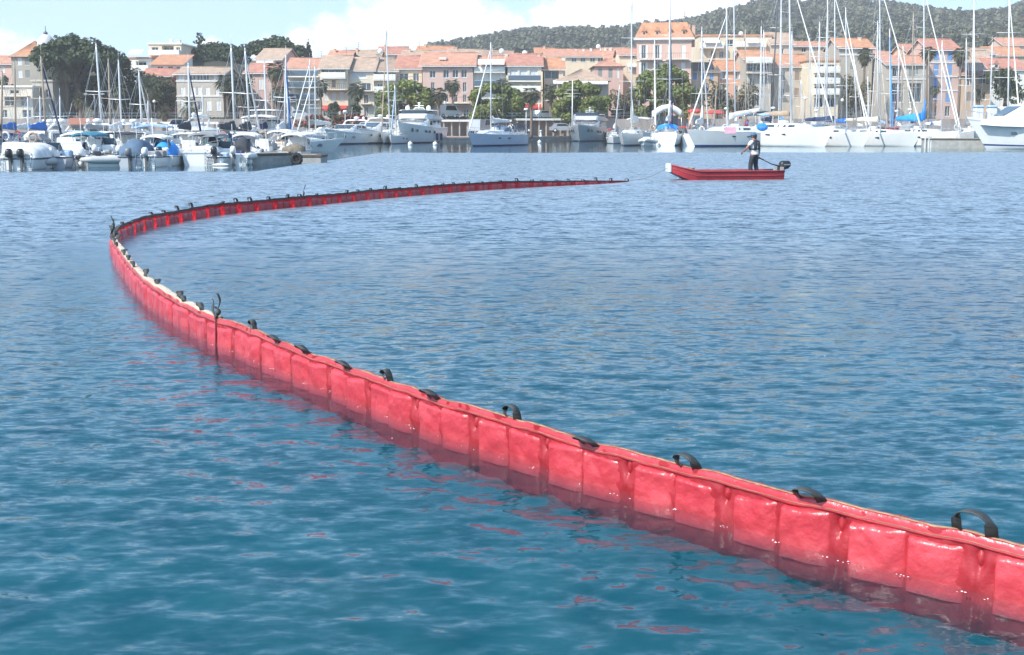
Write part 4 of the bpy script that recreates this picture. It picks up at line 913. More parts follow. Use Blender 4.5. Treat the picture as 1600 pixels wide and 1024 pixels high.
def small_boat(label, px, py, hd, L=5.6, kind='open', hull='white', B=None, free=.62, engine='white', engines=1, top=None, cover=None, group='small motor boats at the pontoon', name='motor_boat', tube=None, z_adj=0, Y=None, topz=1.75, stripe='none', tilt=0.0, ez=0.25, cat='motor boat'):
    """px, py: photo point on the waterline below the middle of the stern (or of the side)"""
    w = W(px, py) if Y is None else Vector((P(px, py, Y).x, Y, 0)); h = R(hd); rot = Matrix.Rotation(h, 4, 'Z'); B = (B or L * .37) * .92; free *= .92
    loc = w - rot @ Vector((-L / 2, 0, 0)); loc.z = 0
    root = thing(name, label, cat, loc, h, group)
    H = {'white': M_WHITE, 'aged': M_WHITE2, 'grey': M_GREYH, 'navy': M_NAVY, 'green': CANV['teal']}[hull]; St = {'none': H, 'navy': M_NAVY, 'charcoal': CANV['charcoal'], 'red': CANV['red']}[stripe]
    rg = hull_rings(L, B, free, .3, rake=L * .12, tw=.9, bow_up=.45, rows=(-1, -.3, 0, .12, .5, .8, .92, 1.0), nx=12, tmax=.5, wl_in=.84)
    b = MB(); add_hull(b, rg, [M_ANTID, M_ANTID, H, H, St, H, H], None, H)
    # open well: inner wall and floor
    inn = []
    for c in rg:
        x, y, z = c[-1]; inn.append([(x, max(y - .07, .006), z), (x, max(y - .11, .005), .16)])
    b.use(M_WHITE2, False); n_in = int(len(rg) * .62)
    for a, c, ra, rc in zip(inn, inn[1:], rg, rg[1:]):
        for sg in (1, -1):
            q = [(ra[-1][0], sg * ra[-1][1], ra[-1][2]), (rc[-1][0], sg * rc[-1][1], rc[-1][2]), (c[0][0], sg * c[0][1], c[0][2]), (a[0][0], sg * a[0][1], a[0][2])]; b.poly(q if sg < 0 else q[::-1])
            q = [(a[0][0], sg * a[0][1], a[0][2]), (c[0][0], sg * c[0][1], c[0][2]), (c[1][0], sg * c[1][1], c[1][2]), (a[1][0], sg * a[1][1], a[1][2])]; b.poly(q if sg < 0 else q[::-1])
        b.poly([(a[1][0], -a[1][1], .16), (c[1][0], -c[1][1], .16), (c[1][0], c[1][1], .16), (a[1][0], a[1][1], .16)])
    b.build('hull', root)
    z1 = free
    if kind != 'rib':
        d = MB().use(M_DECK, False)
        for a, c in zip(rg[n_in:], rg[n_in + 1:]):
            pa, pc = a[-1], c[-1]; d.poly([(pa[0], -pa[1], pa[2] + .004), (pc[0], -pc[1], pc[2] + .004), (pc[0], 0, pc[2] + .05), (pa[0], 0, pa[2] + .05)]); d.poly([(pa[0], 0, pa[2] + .05), (pc[0], 0, pc[2] + .05), (pc[0], pc[1], pc[2] + .004), (pa[0], pa[1], pa[2] + .004)])
        d.build('foredeck', root)
    if tube:
        t = MB().use({'white': M_RUBW, 'grey': M_RUBG, 'navy': M_NAVY, 'charcoal': CANV['charcoal']}[tube], True); rt = .20
        for sg in (1, -1):
            ln = [Vector((c[-1][0], sg * max(0, c[-1][1] - .02), c[-1][2] - .10)) for c in rg]; ln[0].x -= .35; t.tube(ln, [.10, rt] + [rt] * (len(ln) - 3) + [rt * .9], 9)
        t.build('inflatable_tube', root)
    if kind in ('open', 'rib', 'console'):
        c = MB().use(M_WHITE, False); x = .05 * L
        c.rbox(x - .35, -.42, .16, x + .25, .42, z1 + .45, .08); c.rbox(x - 1.1, -.45, .16, x - .65, .45, z1 + .12, .08); c.build('console', root)
        g = MB().use(M_GLASSB, False); slab(g, [(x + .24, -.40, z1 + .42), (x + .24, .40, z1 + .42), (x + .05, .36, z1 + .85), (x + .05, -.36, z1 + .85)], .02)
        slab(g, [(x + .24, .41, z1 + .42), (x - .25, .41, z1 + .42), (x - .1, .37, z1 + .7), (x + .05, .37, z1 + .85)], .015); slab(g, [(x + .24, -.41, z1 + .42), (x + .05, -.37, z1 + .85), (x - .1, -.37, z1 + .7), (x - .25, -.41, z1 + .42)], .015); g.build('windscreen', root)
        s = MB().use(M_WHITE2, False); s.rbox(-L * .46, -B * .36, .16, -L * .36, B * .36, z1 + .06, .06); s.build('stern_bench', root)
    if kind in ('cuddy', 'pilot'):
        hp = 1.25 if kind == 'cuddy' else topz
        x0, x1 = (-.02 * L, .34 * L)
        hs = House([(x0, z1 - .1, z1 + hp * .62 if kind == 'cuddy' else hp, B * .40, B * .35), (x0 + .16 * L, z1 - .08, z1 + hp * .60 if kind == 'cuddy' else hp, B * .40, B * .34), (x0 + .24 * L, z1, z1 + hp * .35, B * .36, B * .28), (x1, z1 + .12, z1 + .30, B * .22, B * .12)], .1)
        c = MB(); hs.build(c, M_WHITE); c.build('cabin', root)
        for sg in (1, -1):
            g = MB().use(M_GLASSB, False); hs.side(g, x0 + .05, x0 + .145 * L, .45, .86, sg); g.build('side_window', root)
        g = MB().use(M_GLASSB, False); q = hs.at(x0); slab(g, [(x0, q[3] * .8, q[1] + (q[2] - q[1]) * .48), (x0, -q[3] * .8, q[1] + (q[2] - q[1]) * .48), (x0, -q[4] * .8, q[1] + (q[2] - q[1]) * .88), (x0, q[4] * .8, q[1] + (q[2] - q[1]) * .88)][::-1], .015)
        a, c2 = hs.at(x0 + .16 * L), hs.at(x0 + .24 * L); slab(g, [(c2[0], -c2[4] * .9, c2[2] + .05), (c2[0], c2[4] * .9, c2[2] + .05), (a[0] + .05, a[4] * .9, a[2] - .05), (a[0] + .05, -a[4] * .9, a[2] - .05)], .03); g.build('windscreen', root)
        s = MB().use(M_WHITE2, False); s.rbox(-L * .46, -B * .36, .16, -L * .36, B * .36, z1 + .05, .06); s.build('stern_bench', root)
    # rubbing strake, cleats, ladder, cushions and odds and ends lying about
    rb = random.Random(int(px * 13 + 7)); k = MB().use(rb.choice([M_ANTID, CANV['navy'], M_GREYH, M_ANTID]), False)
    if not tube:
        for sg in (1, -1): k.tube([(c[-2][0], sg * (c[-2][1] + .012), c[-2][2]) for c in rg], .028, 4, False)
        k.box(-L / 2 - .03, -rg[0][-2][1], rg[0][-2][2] - .03, -L / 2 + .01, rg[0][-2][1], rg[0][-2][2] + .03); k.build('rubbing_strake', root)
    k = MB().use(M_STEEL, True); yl = rb.choice([-1, 1]) * B * .3
    for y in (yl - .14, yl + .14): k.tube([(-L / 2 + .05, y, z1 + .25), (-L / 2 - .06, y, z1 + .05), (-L / 2 - .08, y, .02)], .016, 5)
    for z in (.15, .35, .55): k.tube([(-L / 2 - .07, yl - .14, z), (-L / 2 - .07, yl + .14, z)], .014, 4)
    k.build('swim_ladder', root)
    for i in range(rb.randint(2, 4)):
        x, y = rb.uniform(-.42, -.15) * L, rb.uniform(-.3, .3) * B; k = MB().use(CANV[rb.choice(['navy', 'white', 'grey', 'tan', 'cream', 'pale_blue', 'red', 'charcoal'])], True)
        w_, d_, h_ = rb.uniform(.15, .35), rb.uniform(.15, .3), rb.uniform(.1, .35); k.rbox(x - d_, y - w_, z1 - .05, x + d_, y + w_, z1 + h_, .06); k.build('cushion', root)
    if rb.random() < .7:
        k = MB().use(M_ALUW, True); x, y = rb.uniform(-.1, .1) * L, rb.choice([-1, 1]) * B * .3; k.tube([(x, y, z1 + .3), (x - .2, y, z1 + rb.uniform(1.2, 2.2))], .014, 4); k.build('aerial', root)
    if top:
        if kind == 'pilot': canopy(root, 'hard_top', -L * .36, .16 * L, B * .43, z1, topz + .06, CANV[top], .08, True, .07)
        else: canopy(root, 'bimini', -L * .34, .12 * L, B * .42, z1, topz, CANV[top], .16, True, .12)
    if cover:
        lump_cover(root, 'cover', cover[1], CANV[cover[0]])
    for k in range(engines):
        y = (k - (engines - 1) / 2) * .56
        if engine: outboard(root, -L / 2 - .05, y, ez + .1, .84, engine, tilt)
    rl = MB().use(M_STEEL, True)
    cols = [c[-1] for c in rg if c[-1][0] > L * .12]
    if kind != 'rib' and len(cols) > 2:
        for sg in (1, -1):
            ln = [Vector((x, sg * max(y - .05, .02), z)) for x, y, z in cols]; rl.tube([p + Vector((0, 0, .35)) for p in ln], .016, 4)
            for p in ln[::2]: rl.tube([p, p + Vector((0, 0, .35))], .014, 4)
        rl.build('bow_rail', root)
    return root

def motor_cruiser(label, px, py, hd, L=10.5, B=3.4, free=1.15, fly=True, hull='white', arch=True, radar=True, biminic=None, group='motor cruisers in the harbour', Y=None, anchor='mid', win='dark', stripe=True, boot=True, coverf=None, hard=False, flag=False, name='motor_cruiser', roof=1.0, cab=0.0):
    w = W(px, py) if Y is None else Vector((P(px, py, Y).x, Y, 0)); h = R(hd); rot = Matrix.Rotation(h, 4, 'Z')
    off = {'mid': 0, 'stern': -L / 2, 'bow': L / 2}[anchor]; loc = w - rot @ Vector((off, 0, 0)); loc.z = 0
    root = thing(name, label, 'motor cruiser', loc, h, group)
    H = {'white': M_WHITE, 'aged': M_WHITE2, 'grey': M_GREYH}[hull]; G = M_GLASS if win == 'dark' else M_GLASSB
    rg = hull_rings(L, B, free, .5, rake=L * .14, tw=.93, bow_up=.5, rows=(-1, -.3, 0, .10, .16, .55, .88, .93, 1.0), nx=14, tmax=.45, wl_in=.84, flare=.6)
    b = MB(); add_hull(b, rg, [M_ANTID, M_ANTID if boot else H, M_NAVY if stripe and boot else H, H if boot else M_NAVY, H, H, M_GREYH if stripe else H, H], M_DECK, H); b.build('hull', root)
    for sg in (1, -1):
        for x in (.10, .22):
            c = min(rg, key=lambda q: abs(q[-1][0] - L * x)); yy = c[5][1] + .012; zz = c[5][2] + .1
            g = MB().use(G, False); g.rbox(L * x - .32, sg * yy - .02, zz - .11, L * x + .32, sg * yy + .02, zz + .11, .018); g.build('porthole', root)
    s = roof; z0 = free * 1.02; C_ = L * cab
    hs = House([(-L * .22, z0, z0 + 1.30 * s, B * .41, B * .37), (L * .02 + C_, z0, z0 + 1.30 * s, B * .41, B * .36), (L * .13 + C_, z0 + .05, z0 + .62 * s, B * .36, B * .28), (L * .30 + C_ * .7, z0 + .18, z0 + .34 * s, B * .22, B * .14)], .14)
    b = MB(); hs.build(b, M_WHITE); b.build('cabin', root)
    for sg in (1, -1):
        for x0, x1 in ((-.20, -.10), (-.09, .02)) if not cab else ((-.2, -.1), (-.09, .0), (.02, .10), (.11, .165)):
            g = MB().use(G, False); hs.side(g, L * x0, L * x1, .48, .86, sg, .12); g.build('side_window', root)
    a, c = hs.at(L * .02 + C_), hs.at(L * .125 + C_); g = MB().use(G, False)
    slab(g, [(c[0], -c[4] * .92, c[2] + .06), (c[0], c[4] * .92, c[2] + .06), (a[0] + .12, a[4] * .92, a[2] - .06), (a[0] + .12, -a[4] * .92, a[2] - .06)], .04); g.build('windscreen', root)
    g = MB().use(G, False); q = hs.at(-L * .22); slab(g, [(q[0], -q[3] * .8, z0 + .1), (q[0], q[3] * .8, z0 + .1), (q[0], q[4] * .8, q[2] - .15), (q[0], -q[4] * .8, q[2] - .15)][::-1], .015); g.build('saloon_door', root)
    zr = z0 + 1.30 * s
    if fly:
        f = MB().use(M_WHITE, False)
        f.loft([[(x, -w_, zr + .02), (x - .05, -w_ - .04, zr + hh), (x - .05, w_ + .04, zr + hh), (x, w_, zr + .02)] for x, w_, hh in ((-L * .34, B * .38, .10), (-L * .22, B * .40, .30), (L * .0, B * .39, .52), (L * .055, B * .30, .55))], True, True, True, False); f.build('flybridge', root)
        g = MB().use(G, False); slab(g, [(L * .05, -B * .26, zr + .55), (L * .05, B * .26, zr + .55), (L * .01, B * .27, zr + .9), (L * .01, -B * .27, zr + .9)], .02); g.build('fly_windscreen', root)
        st = MB().use(CANV['white'], True); st.rbox(-L * .16, -B * .25, zr + .06, -L * .11, B * .25, zr + .75, .06); st.build('helm_seat', root)
    if arch:
        r_ = MB().use(M_WHITE, True); zt = zr + (1.05 if fly else .5)
        r_.tube([(-L * .16, -B * .40, zr - .2), (-L * .23, -B * .37, zt - .12), (-L * .24, -B * .30, zt), (-L * .24, 0, zt + .04), (-L * .24, B * .30, zt), (-L * .23, B * .37, zt - .12), (-L * .16, B * .40, zr - .2)], .085, 7)
        if radar: r_.lathe([(.05, 0), (.07, .12), (.30, .14), (.33, .22), (.28, .34), (.1, .40)], 12, (-L * .24, 0, zt + .05)); r_.ball((-L * .24, B * .25, zt + .25), .17, 10, 7, (1, 1, 1.1))
        r_.tube([(-L * .24, -B * .22, zt), (-L * .30, -B * .22, zt + 1.6)], .014, 4); r_.build('radar_arch', root)
    if hard:
        canopy(root, 'hard_top', -L * .24, L * .0, B * .38, zr, zr + 1.75, CANV['white'], .05, True, .08)
    if biminic: canopy(root, 'bimini', -L * .44, -L * .18, B * .40, z0, zr + (1.3 if fly else .55), CANV[biminic], .14, True, .1)
    if coverf: lump_cover(root, 'cover', [(-L * .48, B * .40, .35, z0 - .1), (-L * .36, B * .43, .9, z0 - .1), (-L * .2, B * .43, 1.35, z0 - .1), (-L * .05, B * .40, 1.45, z0 - .1)], CANV[coverf])
    rail(root, rg, -L * .02, L * .5, .55, 7, wires=1, r=.018)
    return root
# ------------------------------------------------------------------ the fleet
def big_yacht(label, px, py, hd, L, B, free, hullm, top_y=5.0, dark_glass=True, group='motor yachts along the quay', silver=False, anchor=True, domes=True):
    w = W(px, py); h = R(hd); rot = Matrix.Rotation(h, 4, 'Z'); loc = w - rot @ Vector((L / 2 - L * .06, 0, 0)); loc.z = 0
    root = thing('motor_yacht', label, 'motor yacht', loc, h, group); H = hullm; Wt = M_WHITE if not silver else mat('silver_paint', (0.52, 0.53, 0.54), .3, metal=.2, coat=.3)
    rg = hull_rings(L, B, free, .7, rake=L * .10, tw=.93, bow_up=.42, rows=(-1, -.3, 0, .06, .10, .4, .7, .93, 1.0), nx=18, tmax=.5, fine=2.4, wl_in=.82, flare=.55)
    b = MB(); add_hull(b, rg, [M_ANTID, M_ANTID, M_NAVY, H, H, H, H, Wt], Wt, H); b.build('hull', root)
    for sg in (1, -1):
        for x in (.02, .12, .20, .30):
            c = min(rg, key=lambda q: abs(q[-1][0] - L * x)); yy, zz = c[6][1] + .0, c[6][2]
            g = MB().use(M_GLASS, False); g.rbox(c[6][0] - .45, sg * yy - .05, zz - .15, c[6][0] + .45, sg * yy + .05, zz + .15, .04); g.build('porthole', root)
        if anchor:
            c = rg[-3]; a = MB().use(mat('anchor_grey', (.10, .11, .12), .5), False); a.rbox(c[6][0] - .35, sg * (c[6][1] + .02) - .07, c[6][2] - .22, c[6][0] + .3, sg * (c[6][1] + .02) + .07, c[6][2] + .25, .05); a.build('anchor_pocket', root)
    z0 = free
    m = House([(-L * .30, z0, z0 + 1.15, B * .42, B * .40), (L * .06, z0, z0 + 1.12, B * .42, B * .38), (L * .15, z0 + .1, z0 + .72, B * .38, B * .30), (L * .34, z0 + .3, z0 + .48, B * .24, B * .16)], .14)
    b = MB(); m.build(b, Wt); b.build('deckhouse', root)
    for sg in (1, -1):
        for x0, x1 in ((-.28, -.16), (-.155, -.05), (-.045, .055)):
            g = MB().use(M_GLASS, False); m.side(g, L * x0, L * x1, .35, .86, sg, .25); g.build('side_window', root)
    a, c = m.at(L * .06), m.at(L * .148); 
    for s0, s1 in ((-1, -.34), (-.32, .32), (.34, 1)):
        g = MB().use(M_GLASS, False); slab(g, [(c[0], c[4] * .93 * s0, c[2] + .06), (c[0], c[4] * .93 * s1, c[2] + .06), (a[0] + .2, a[4] * .93 * s1, a[2] - .06), (a[0] + .2, a[4] * .93 * s0, a[2] - .06)], .05); g.build('windscreen', root)
    zf = z0 + 1.15
    f = MB().use(Wt, False)
    f.loft([[(x, -wd, zf + zb), (x - .12, -wd - .05, zf + hh), (x - .12, wd + .05, zf + hh), (x, wd, zf + zb)] for x, wd, zb, hh in ((-L * .40, B * .41, -.02, .12), (-L * .28, B * .43, -.02, .35), (-L * .02, B * .42, -.02, .62), (L * .06, B * .33, .0, .66), (L * .075, B * .28, .1, .5))], True, True, True, False); f.build('flybridge', root)
    zw = zf + .64; x0 = L * .05
    g = MB().use(M_GLASS, False); slab(g, [(x0, -B * .29, zw), (x0, B * .29, zw), (x0 - .5, B * .30, zw + .48), (x0 - .5, -B * .30, zw + .48)], .03); g.build('fly_windscreen', root)
    for sg in (1, -1):
        g = MB().use(M_GLASS, False); q = [(x0, sg * B * .30, zw), (x0 - 2.2, sg * B * .40, zw - .05), (x0 - 2.2, sg * B * .38, zw + .30), (x0 - .5, sg * B * .31, zw + .48)]; slab(g, q if sg > 0 else q[::-1], .02); g.build('fly_side_glass', root)
    zt = top_y - 1.0; t = MB().use(Wt, True)
    t.loft([[(x, -wd, zt), (x, -wd * .9, zt + .13), (x, wd * .9, zt + .13), (x, wd, zt)] for x, wd in ((-L * .24, B * .36), (-L * .20, B * .42), (-L * .04, B * .43), (L * .01, B * .36))], True, True, True, False)
    t.build('hard_top', root); t = MB().use(Wt, False)
    for sg in (1, -1):
        t.tube([(-L * .26, sg * B * .40, zf + .2), (-L * .20, sg * B * .38, zt + .04)], .12, 6); t.tube([(x0 - .4, sg * B * .31, zw + .1), (-L * .005, sg * B * .33, zt + .03)], .04, 5)
    t.build('hard_top_post', root)
    a = MB().use(Wt, True); xm = -L * .12
    a.tube([(xm - .3, -.75, zt + .1), (xm - .35, -.55, zt + .38), (xm - .35, .55, zt + .38), (xm - .3, .75, zt + .1)], .07, 6); a.tube([(xm - .3, 0, zt + .3), (xm - .38, 0, zt + .95)], [.14, .10], 8); a.lathe([(.05, 0), (.20, .05), (.20, .16), (.05, .22)], 10, (xm - .38, 0, zt + .9)); a.box(xm - .5, -.6, zt + .62, xm - .3, .6, zt + .72); a.build('radar_mast', root)
    if domes:
        for sg in (1, -1): d = MB().use(M_WHITE if not silver else M_ANTID, True); d.lathe([(.12, 0), (.26, .06), (.31, .25), (.26, .45), (.12, .57), (.01, .60)], 12, (xm + .3, sg * B * .26, zt + .10)); d.build('satellite_dome', root)
    for sg in (1, -1):
        for x in (-.2, -.05): fd = MB().use(M_TYRE if silver else CANV['navy'], True); c = min(rg, key=lambda q: abs(q[-1][0] - L * x)); fd.lathe([(.03, 0), (.16, .12), (.17, .8), (.03, .95)], 9, (L * x, sg * (c[5][1] + .2), .25)); fd.build('fender', root)
    rail(root, rg, 0, L * .5, .65, 8, wires=1, r=.02)
    return root
big_yacht('large white flybridge motor yacht with two round domes, right of the tallest centre mast', 626, 224.5, -98, 18, 5.3, 1.8, M_WHITE, 5.0)
big_yacht('silver grey motor yacht with dark anchor pockets, beside the round tree at the quay', 905, 221.5, -102, 17, 4.9, 1.65, mat('silver_hull', (0.42, 0.45, 0.48), .25, var=.05, metal=.2, coat=.4), 4.6, silver=True, domes=True)
motor_cruiser('white motor cruiser with flat roof and radar dome, left of its twin near centre', 508, 226.5, -107, 11.5, 3.7, 1.2, False, group='white cruisers left of the tall mast', anchor='bow', roof=.8)
motor_cruiser('white motor cruiser with raised radar arch, moored just left of the tall centre mast', 551, 225.5, -104, 12.5, 3.9, 1.35, False, group='white cruisers left of the tall mast', anchor='bow', roof=.9, win='blue')
sailboat('white sloop with bow towards us at the left end of the centre quay', (493, 205), (492, 104), 131, -112, 9.5, cover='white', furl='white', group='sailboats on the centre quay', hood='white')
sailboat('white ketch standing behind the leftmost centre sloop with taller mast', (483, 205), (484, 92), 137, -110, 10, cover='grey', furl='white', group='sailboats on the centre quay')
sailboat('white sloop with the tallest mast of the centre quay, left of the flybridge yacht', (609, 203), (603, 38), 141, -96, 11, B=2.7, cover='white', furl='tan', group='sailboats on the centre quay', thick=1.15)
sailboat('sloop with short mast and blue sail wrap hidden behind the large white motor yacht', (619, 200), (617, 133), 139, -95, 8, cover='grey', furl='pale_blue', group='sailboats on the centre quay')
sailboat('shaded white sailboat lying alone in mid basin with grey sprayhood', (767, 208), (767, 66), 125, -120, 11.0, hull='white_shaded', stripe='navy', cover='white', furl='white', hood='slate', group='sailboats on the centre quay', freeb=1.15, portl=False)
# ---- right-hand fleet, front row
sailboat('white sailboat with long cream bimini and bagged white mainsail, leftmost of the right fleet', (987, 190), (987, 1), 127, -108, 11, cover='white', bimini='white', furl=None, group='sailboats in the right fleet', mast_h=16.2, boomup=1.7, thick=1.1)
small_boat('white inflatable with bow towards us between bimini sailboat and red topped boat', 1016, 227, -105, 4.6, 'rib', tube='white', engine=None, Y=124, group='small boats in the right fleet', name='inflatable_boat', cat='inflatable boat')
sailboat('white sloop with slender mast behind the white inflatable boat in right fleet', (1023, 203), (1023, 62), 129, -95, 8, cover='white', furl='white', group='sailboats in the right fleet')
small_boat('white open boat with red sun top and black outboard in the right fleet', 1062, 227, 82, 6.0, 'open', top='red', engine='black', B=2.9, free=.8, group='small boats in the right fleet', topz=2.1)
sailboat('tall masted sloop with blue wrapped forestay beside the red topped boat', (1046, 193), (1047, 0), 131, 78, 12, cover='white', furl='navy', mast_h=17, group='sailboats in the right fleet', boomup=1.6, hood='bright_blue', thick=1.15)
small_boat('white tender with stowed covers left of the pink flagged sailboat', 1100, 226.5, 62, 6.4, 'open', tube='white', engine=None, B=2.8, free=.85, cover=('white', [(-2.2, .9, .5, .8), (-1.2, 1.0, .9, .8), (0, 1.0, 1.2, .8), (1.2, .8, .8, .9)]), group='small boats in the right fleet')
sailboat('white sloop with thick white sail bag behind the covered tender', (1097, 190), (1097, 42), 131, 70, 10, cover='white', furl='white', group='sailboats in the right fleet', boomup=1.4)
r5 = sailboat('white sailboat with navy waterline and pink cloth on its rail, behind the red boat', (1137, 190), (1135.5, 10), 122, -152, 12.5, stripe='navy', cover='white', furl='white', group='sailboats in the right fleet', freeb=1.45, bimini='pale_blue', thick=1.1, boom_lift=.9)
r6 = sailboat('big plain white sailboat with tan sail cover right behind the standing person', (1236, 195), (1233.5, 0), 121, -52, 13, stripe='none', cover='tan', furl='white', mast_h=19, group='sailboats in the right fleet', freeb=1.75, thick=1.15, bimini='cream')
sailboat('white sailboat with drooping navy sail cover and bright blue end, bow to the right', (1305, 195), (1304.5, 0), 122, -50, 10.5, stripe='none', cover='navy', furl='white', mast_h=16.5, group='sailboats in the right fleet', freeb=1.3, hood='slate')
sailboat('white sailboat with cream boom, second left of the grey pontoon', (1376, 192), (1375, 0), 123, -42, 11, stripe='none', cover='cream', furl='white', mast_h=18, group='sailboats in the right fleet', freeb=1.25)
sailboat('white sailboat with bright blue sail cover beside the grey pontoon', (1444, 195), (1444, 0), 121, -56, 10, stripe='grey', cover='bright_blue', furl='white', mast_h=17, mastc='alu', group='sailboats in the right fleet', freeb=1.35, hood='grey', boomup=1.5)
mc = motor_cruiser('large white motor cruiser with dark waterline stripes at the right edge', 1508, 233, 180, 14.5, 4.4, 2.0, False, anchor='bow', arch=False, group='motor cruisers in the harbour', roof=1.5, win='blue', cab=.17, boot=False)
motor_cruiser('white cruiser with long canvas top behind the two blue topped lockers', 1575, 0, 96, 10, 3.6, 1.1, False, arch=False, biminic='white', group='motor cruisers in the harbour', Y=117, roof=.9, hard=True)
# ---- right-hand fleet, rows behind
back = [
 # (base, top, Y, hd, L, mast colour, cover, furl, mast_h, label)
 ((960, 205), (968, 133), 140, -95, 7, 'alu', 'white', None, None, 'small sloop with short mast between the silver yacht and bimini sailboat'),
 ((1116, 195), (1119, 135), 146, 80, 7, 'tan', 'grey', None, None, 'small sailboat with short tan mast behind the red parasols'),
 ((1149, 190), (1147, 0), 138, 75, 12, 'alu', 'white', 'navy', 17.8, 'tall sloop with blue wrapped forestay just right of the pink flagged sailboat'),
 ((1166, 190), (1165, 46), 148, 85, 9, 'tan', 'blue', None, None, 'sailboat with brownish mast behind the man in the red boat'),
 ((1189, 185), (1190, 41), 146, 80, 9.5, 'alu', 'white', 'white', None, 'white sloop left of a pair of close masts behind big plain sailboat'),
 ((1195, 185), (1194, 47), 150, 84, 9, 'alu', 'grey', None, None, 'grey covered sloop in the pair of close masts behind big plain sailboat'),
 ((1204, 180), (1215, 0), 134, 70, 12, 'dark', 'navy', None, 18.5, 'sailboat with black raked mast above the big plain white sailboat'),
 ((1220, 185), (1221, 0), 138, 82, 12.5, 'alu', 'bright_blue', 'white', 19, 'tall sloop with bright blue cover standing behind big plain sailboat'),
 ((1238, 188), (1238, 49), 143, 78, 9, 'alu', 'cream', 'tan', None, 'sloop with tan wrapped forestay right of the tan covered mast'),
 ((1256, 190), (1253, 125), 139, 84, 8, 'alu', 'white', None, None, 'small white sloop in the gap behind the two biggest right sailboats'),
 ((1280, 190), (1281, 34), 137, 80, 10, 'alu', 'grey', 'white', None, 'white sloop with grey sail cover left of the navy covered mast'),
 ((1292, 188), (1293.5, 0), 140, 76, 12, 'alu', 'blue', 'white', 17.6, 'tall sloop with blue cover close left of the navy covered mast'),
 ((1324, 190), (1322, 12), 136, -75, 11, 'alu', 'blue', 'white', None, 'sloop with steeply raked white forestay right of the navy covered mast'),
 ((1358, 190), (1357, 120), 148, 82, 7, 'white', 'burgundy', None, None, 'small sailboat with burgundy cover and short white mast'),
 ((1372, 188), (1372, 33), 141, 80, 10, 'alu', 'pale_blue', 'white', None, 'sloop with pale blue cover touching the cream boomed mast'),
 ((1392, 185), (1391, 45), 137, -100, 10.5, 'alu', 'navy', 'bright_blue', None, 'sloop with bright blue sail wrapped up its forestay'),
 ((1403, 188), (1405, 76), 143, 82, 8, 'alu', 'white', None, None, 'white sloop first right of the bright blue wrapped forestay'),
 ((1409, 190), (1411, 69), 147, 84, 8.5, 'tan', 'grey', 'burgundy', None, 'sloop with burgundy wrapped forestay near the grey pontoon'),
 ((1425, 190), (1427.5, 19), 138, 80, 11, 'tan', 'navy', None, None, 'tan masted sailboat with long navy cover left of the blue shuttered house'),
 ((1451, 185), (1452, 80), 140, 78, 9, 'tan', 'blue', None, None, 'short tan masted boat in front of the blue shuttered house'),
 ((1472, 185), (1473, 64), 136, -80, 9, 'alu', 'white', 'white', None, 'white sloop with raked forestay before the blue shuttered house'),
 ((1510, 182), (1511, 60), 143, 84, 8.5, 'alu', 'grey', None, None, 'grey covered sloop behind the grey pontoon end'),
 ((1519, 180), (1522.5, 0), 133, -105, 12, 'alu', 'white', 'white', 17.4, 'tall sloop rising left of the cut off motor cruiser'),
 ((1547, 180), (1551, 66), 142, 80, 9, 'alu', 'white', None, None, 'white sloop behind the canvas top of the cut off motor cruiser'),
 ((1576, 180), (1578, 0), 132, -100, 12.5, 'white', 'white', 'white', 17.5, 'tall white masted sloop behind the windscreen of the cut off motor cruiser'),
 ((1340, 190), (1336, 95), 150, 82, 7.5, 'alu', 'white', None, None, 'small sloop far back between the navy cover and the cream boom'),
 ((1268, 188), (1266, 60), 150, 85, 9, 'alu', 'white', None, None, 'thin masted white sloop far back behind the orange building balcony'),
]
for bs, tp, Y, hd, L, mc_, cov, furl, mh, lab in back:
    sailboat(lab, bs, tp, Y, hd + rnd.uniform(-6, 6), L, mastc=mc_, cover=cov, furl=furl, mast_h=mh, group='sailboats in the right fleet', spread=2 if L > 8.5 else 1, wheel=False, hood=rnd.choice([None, 'grey', 'navy', None]), hull=rnd.choice(['white', 'white', 'aged']), stripe=rnd.choice(['navy', 'blue', 'none', 'black']))
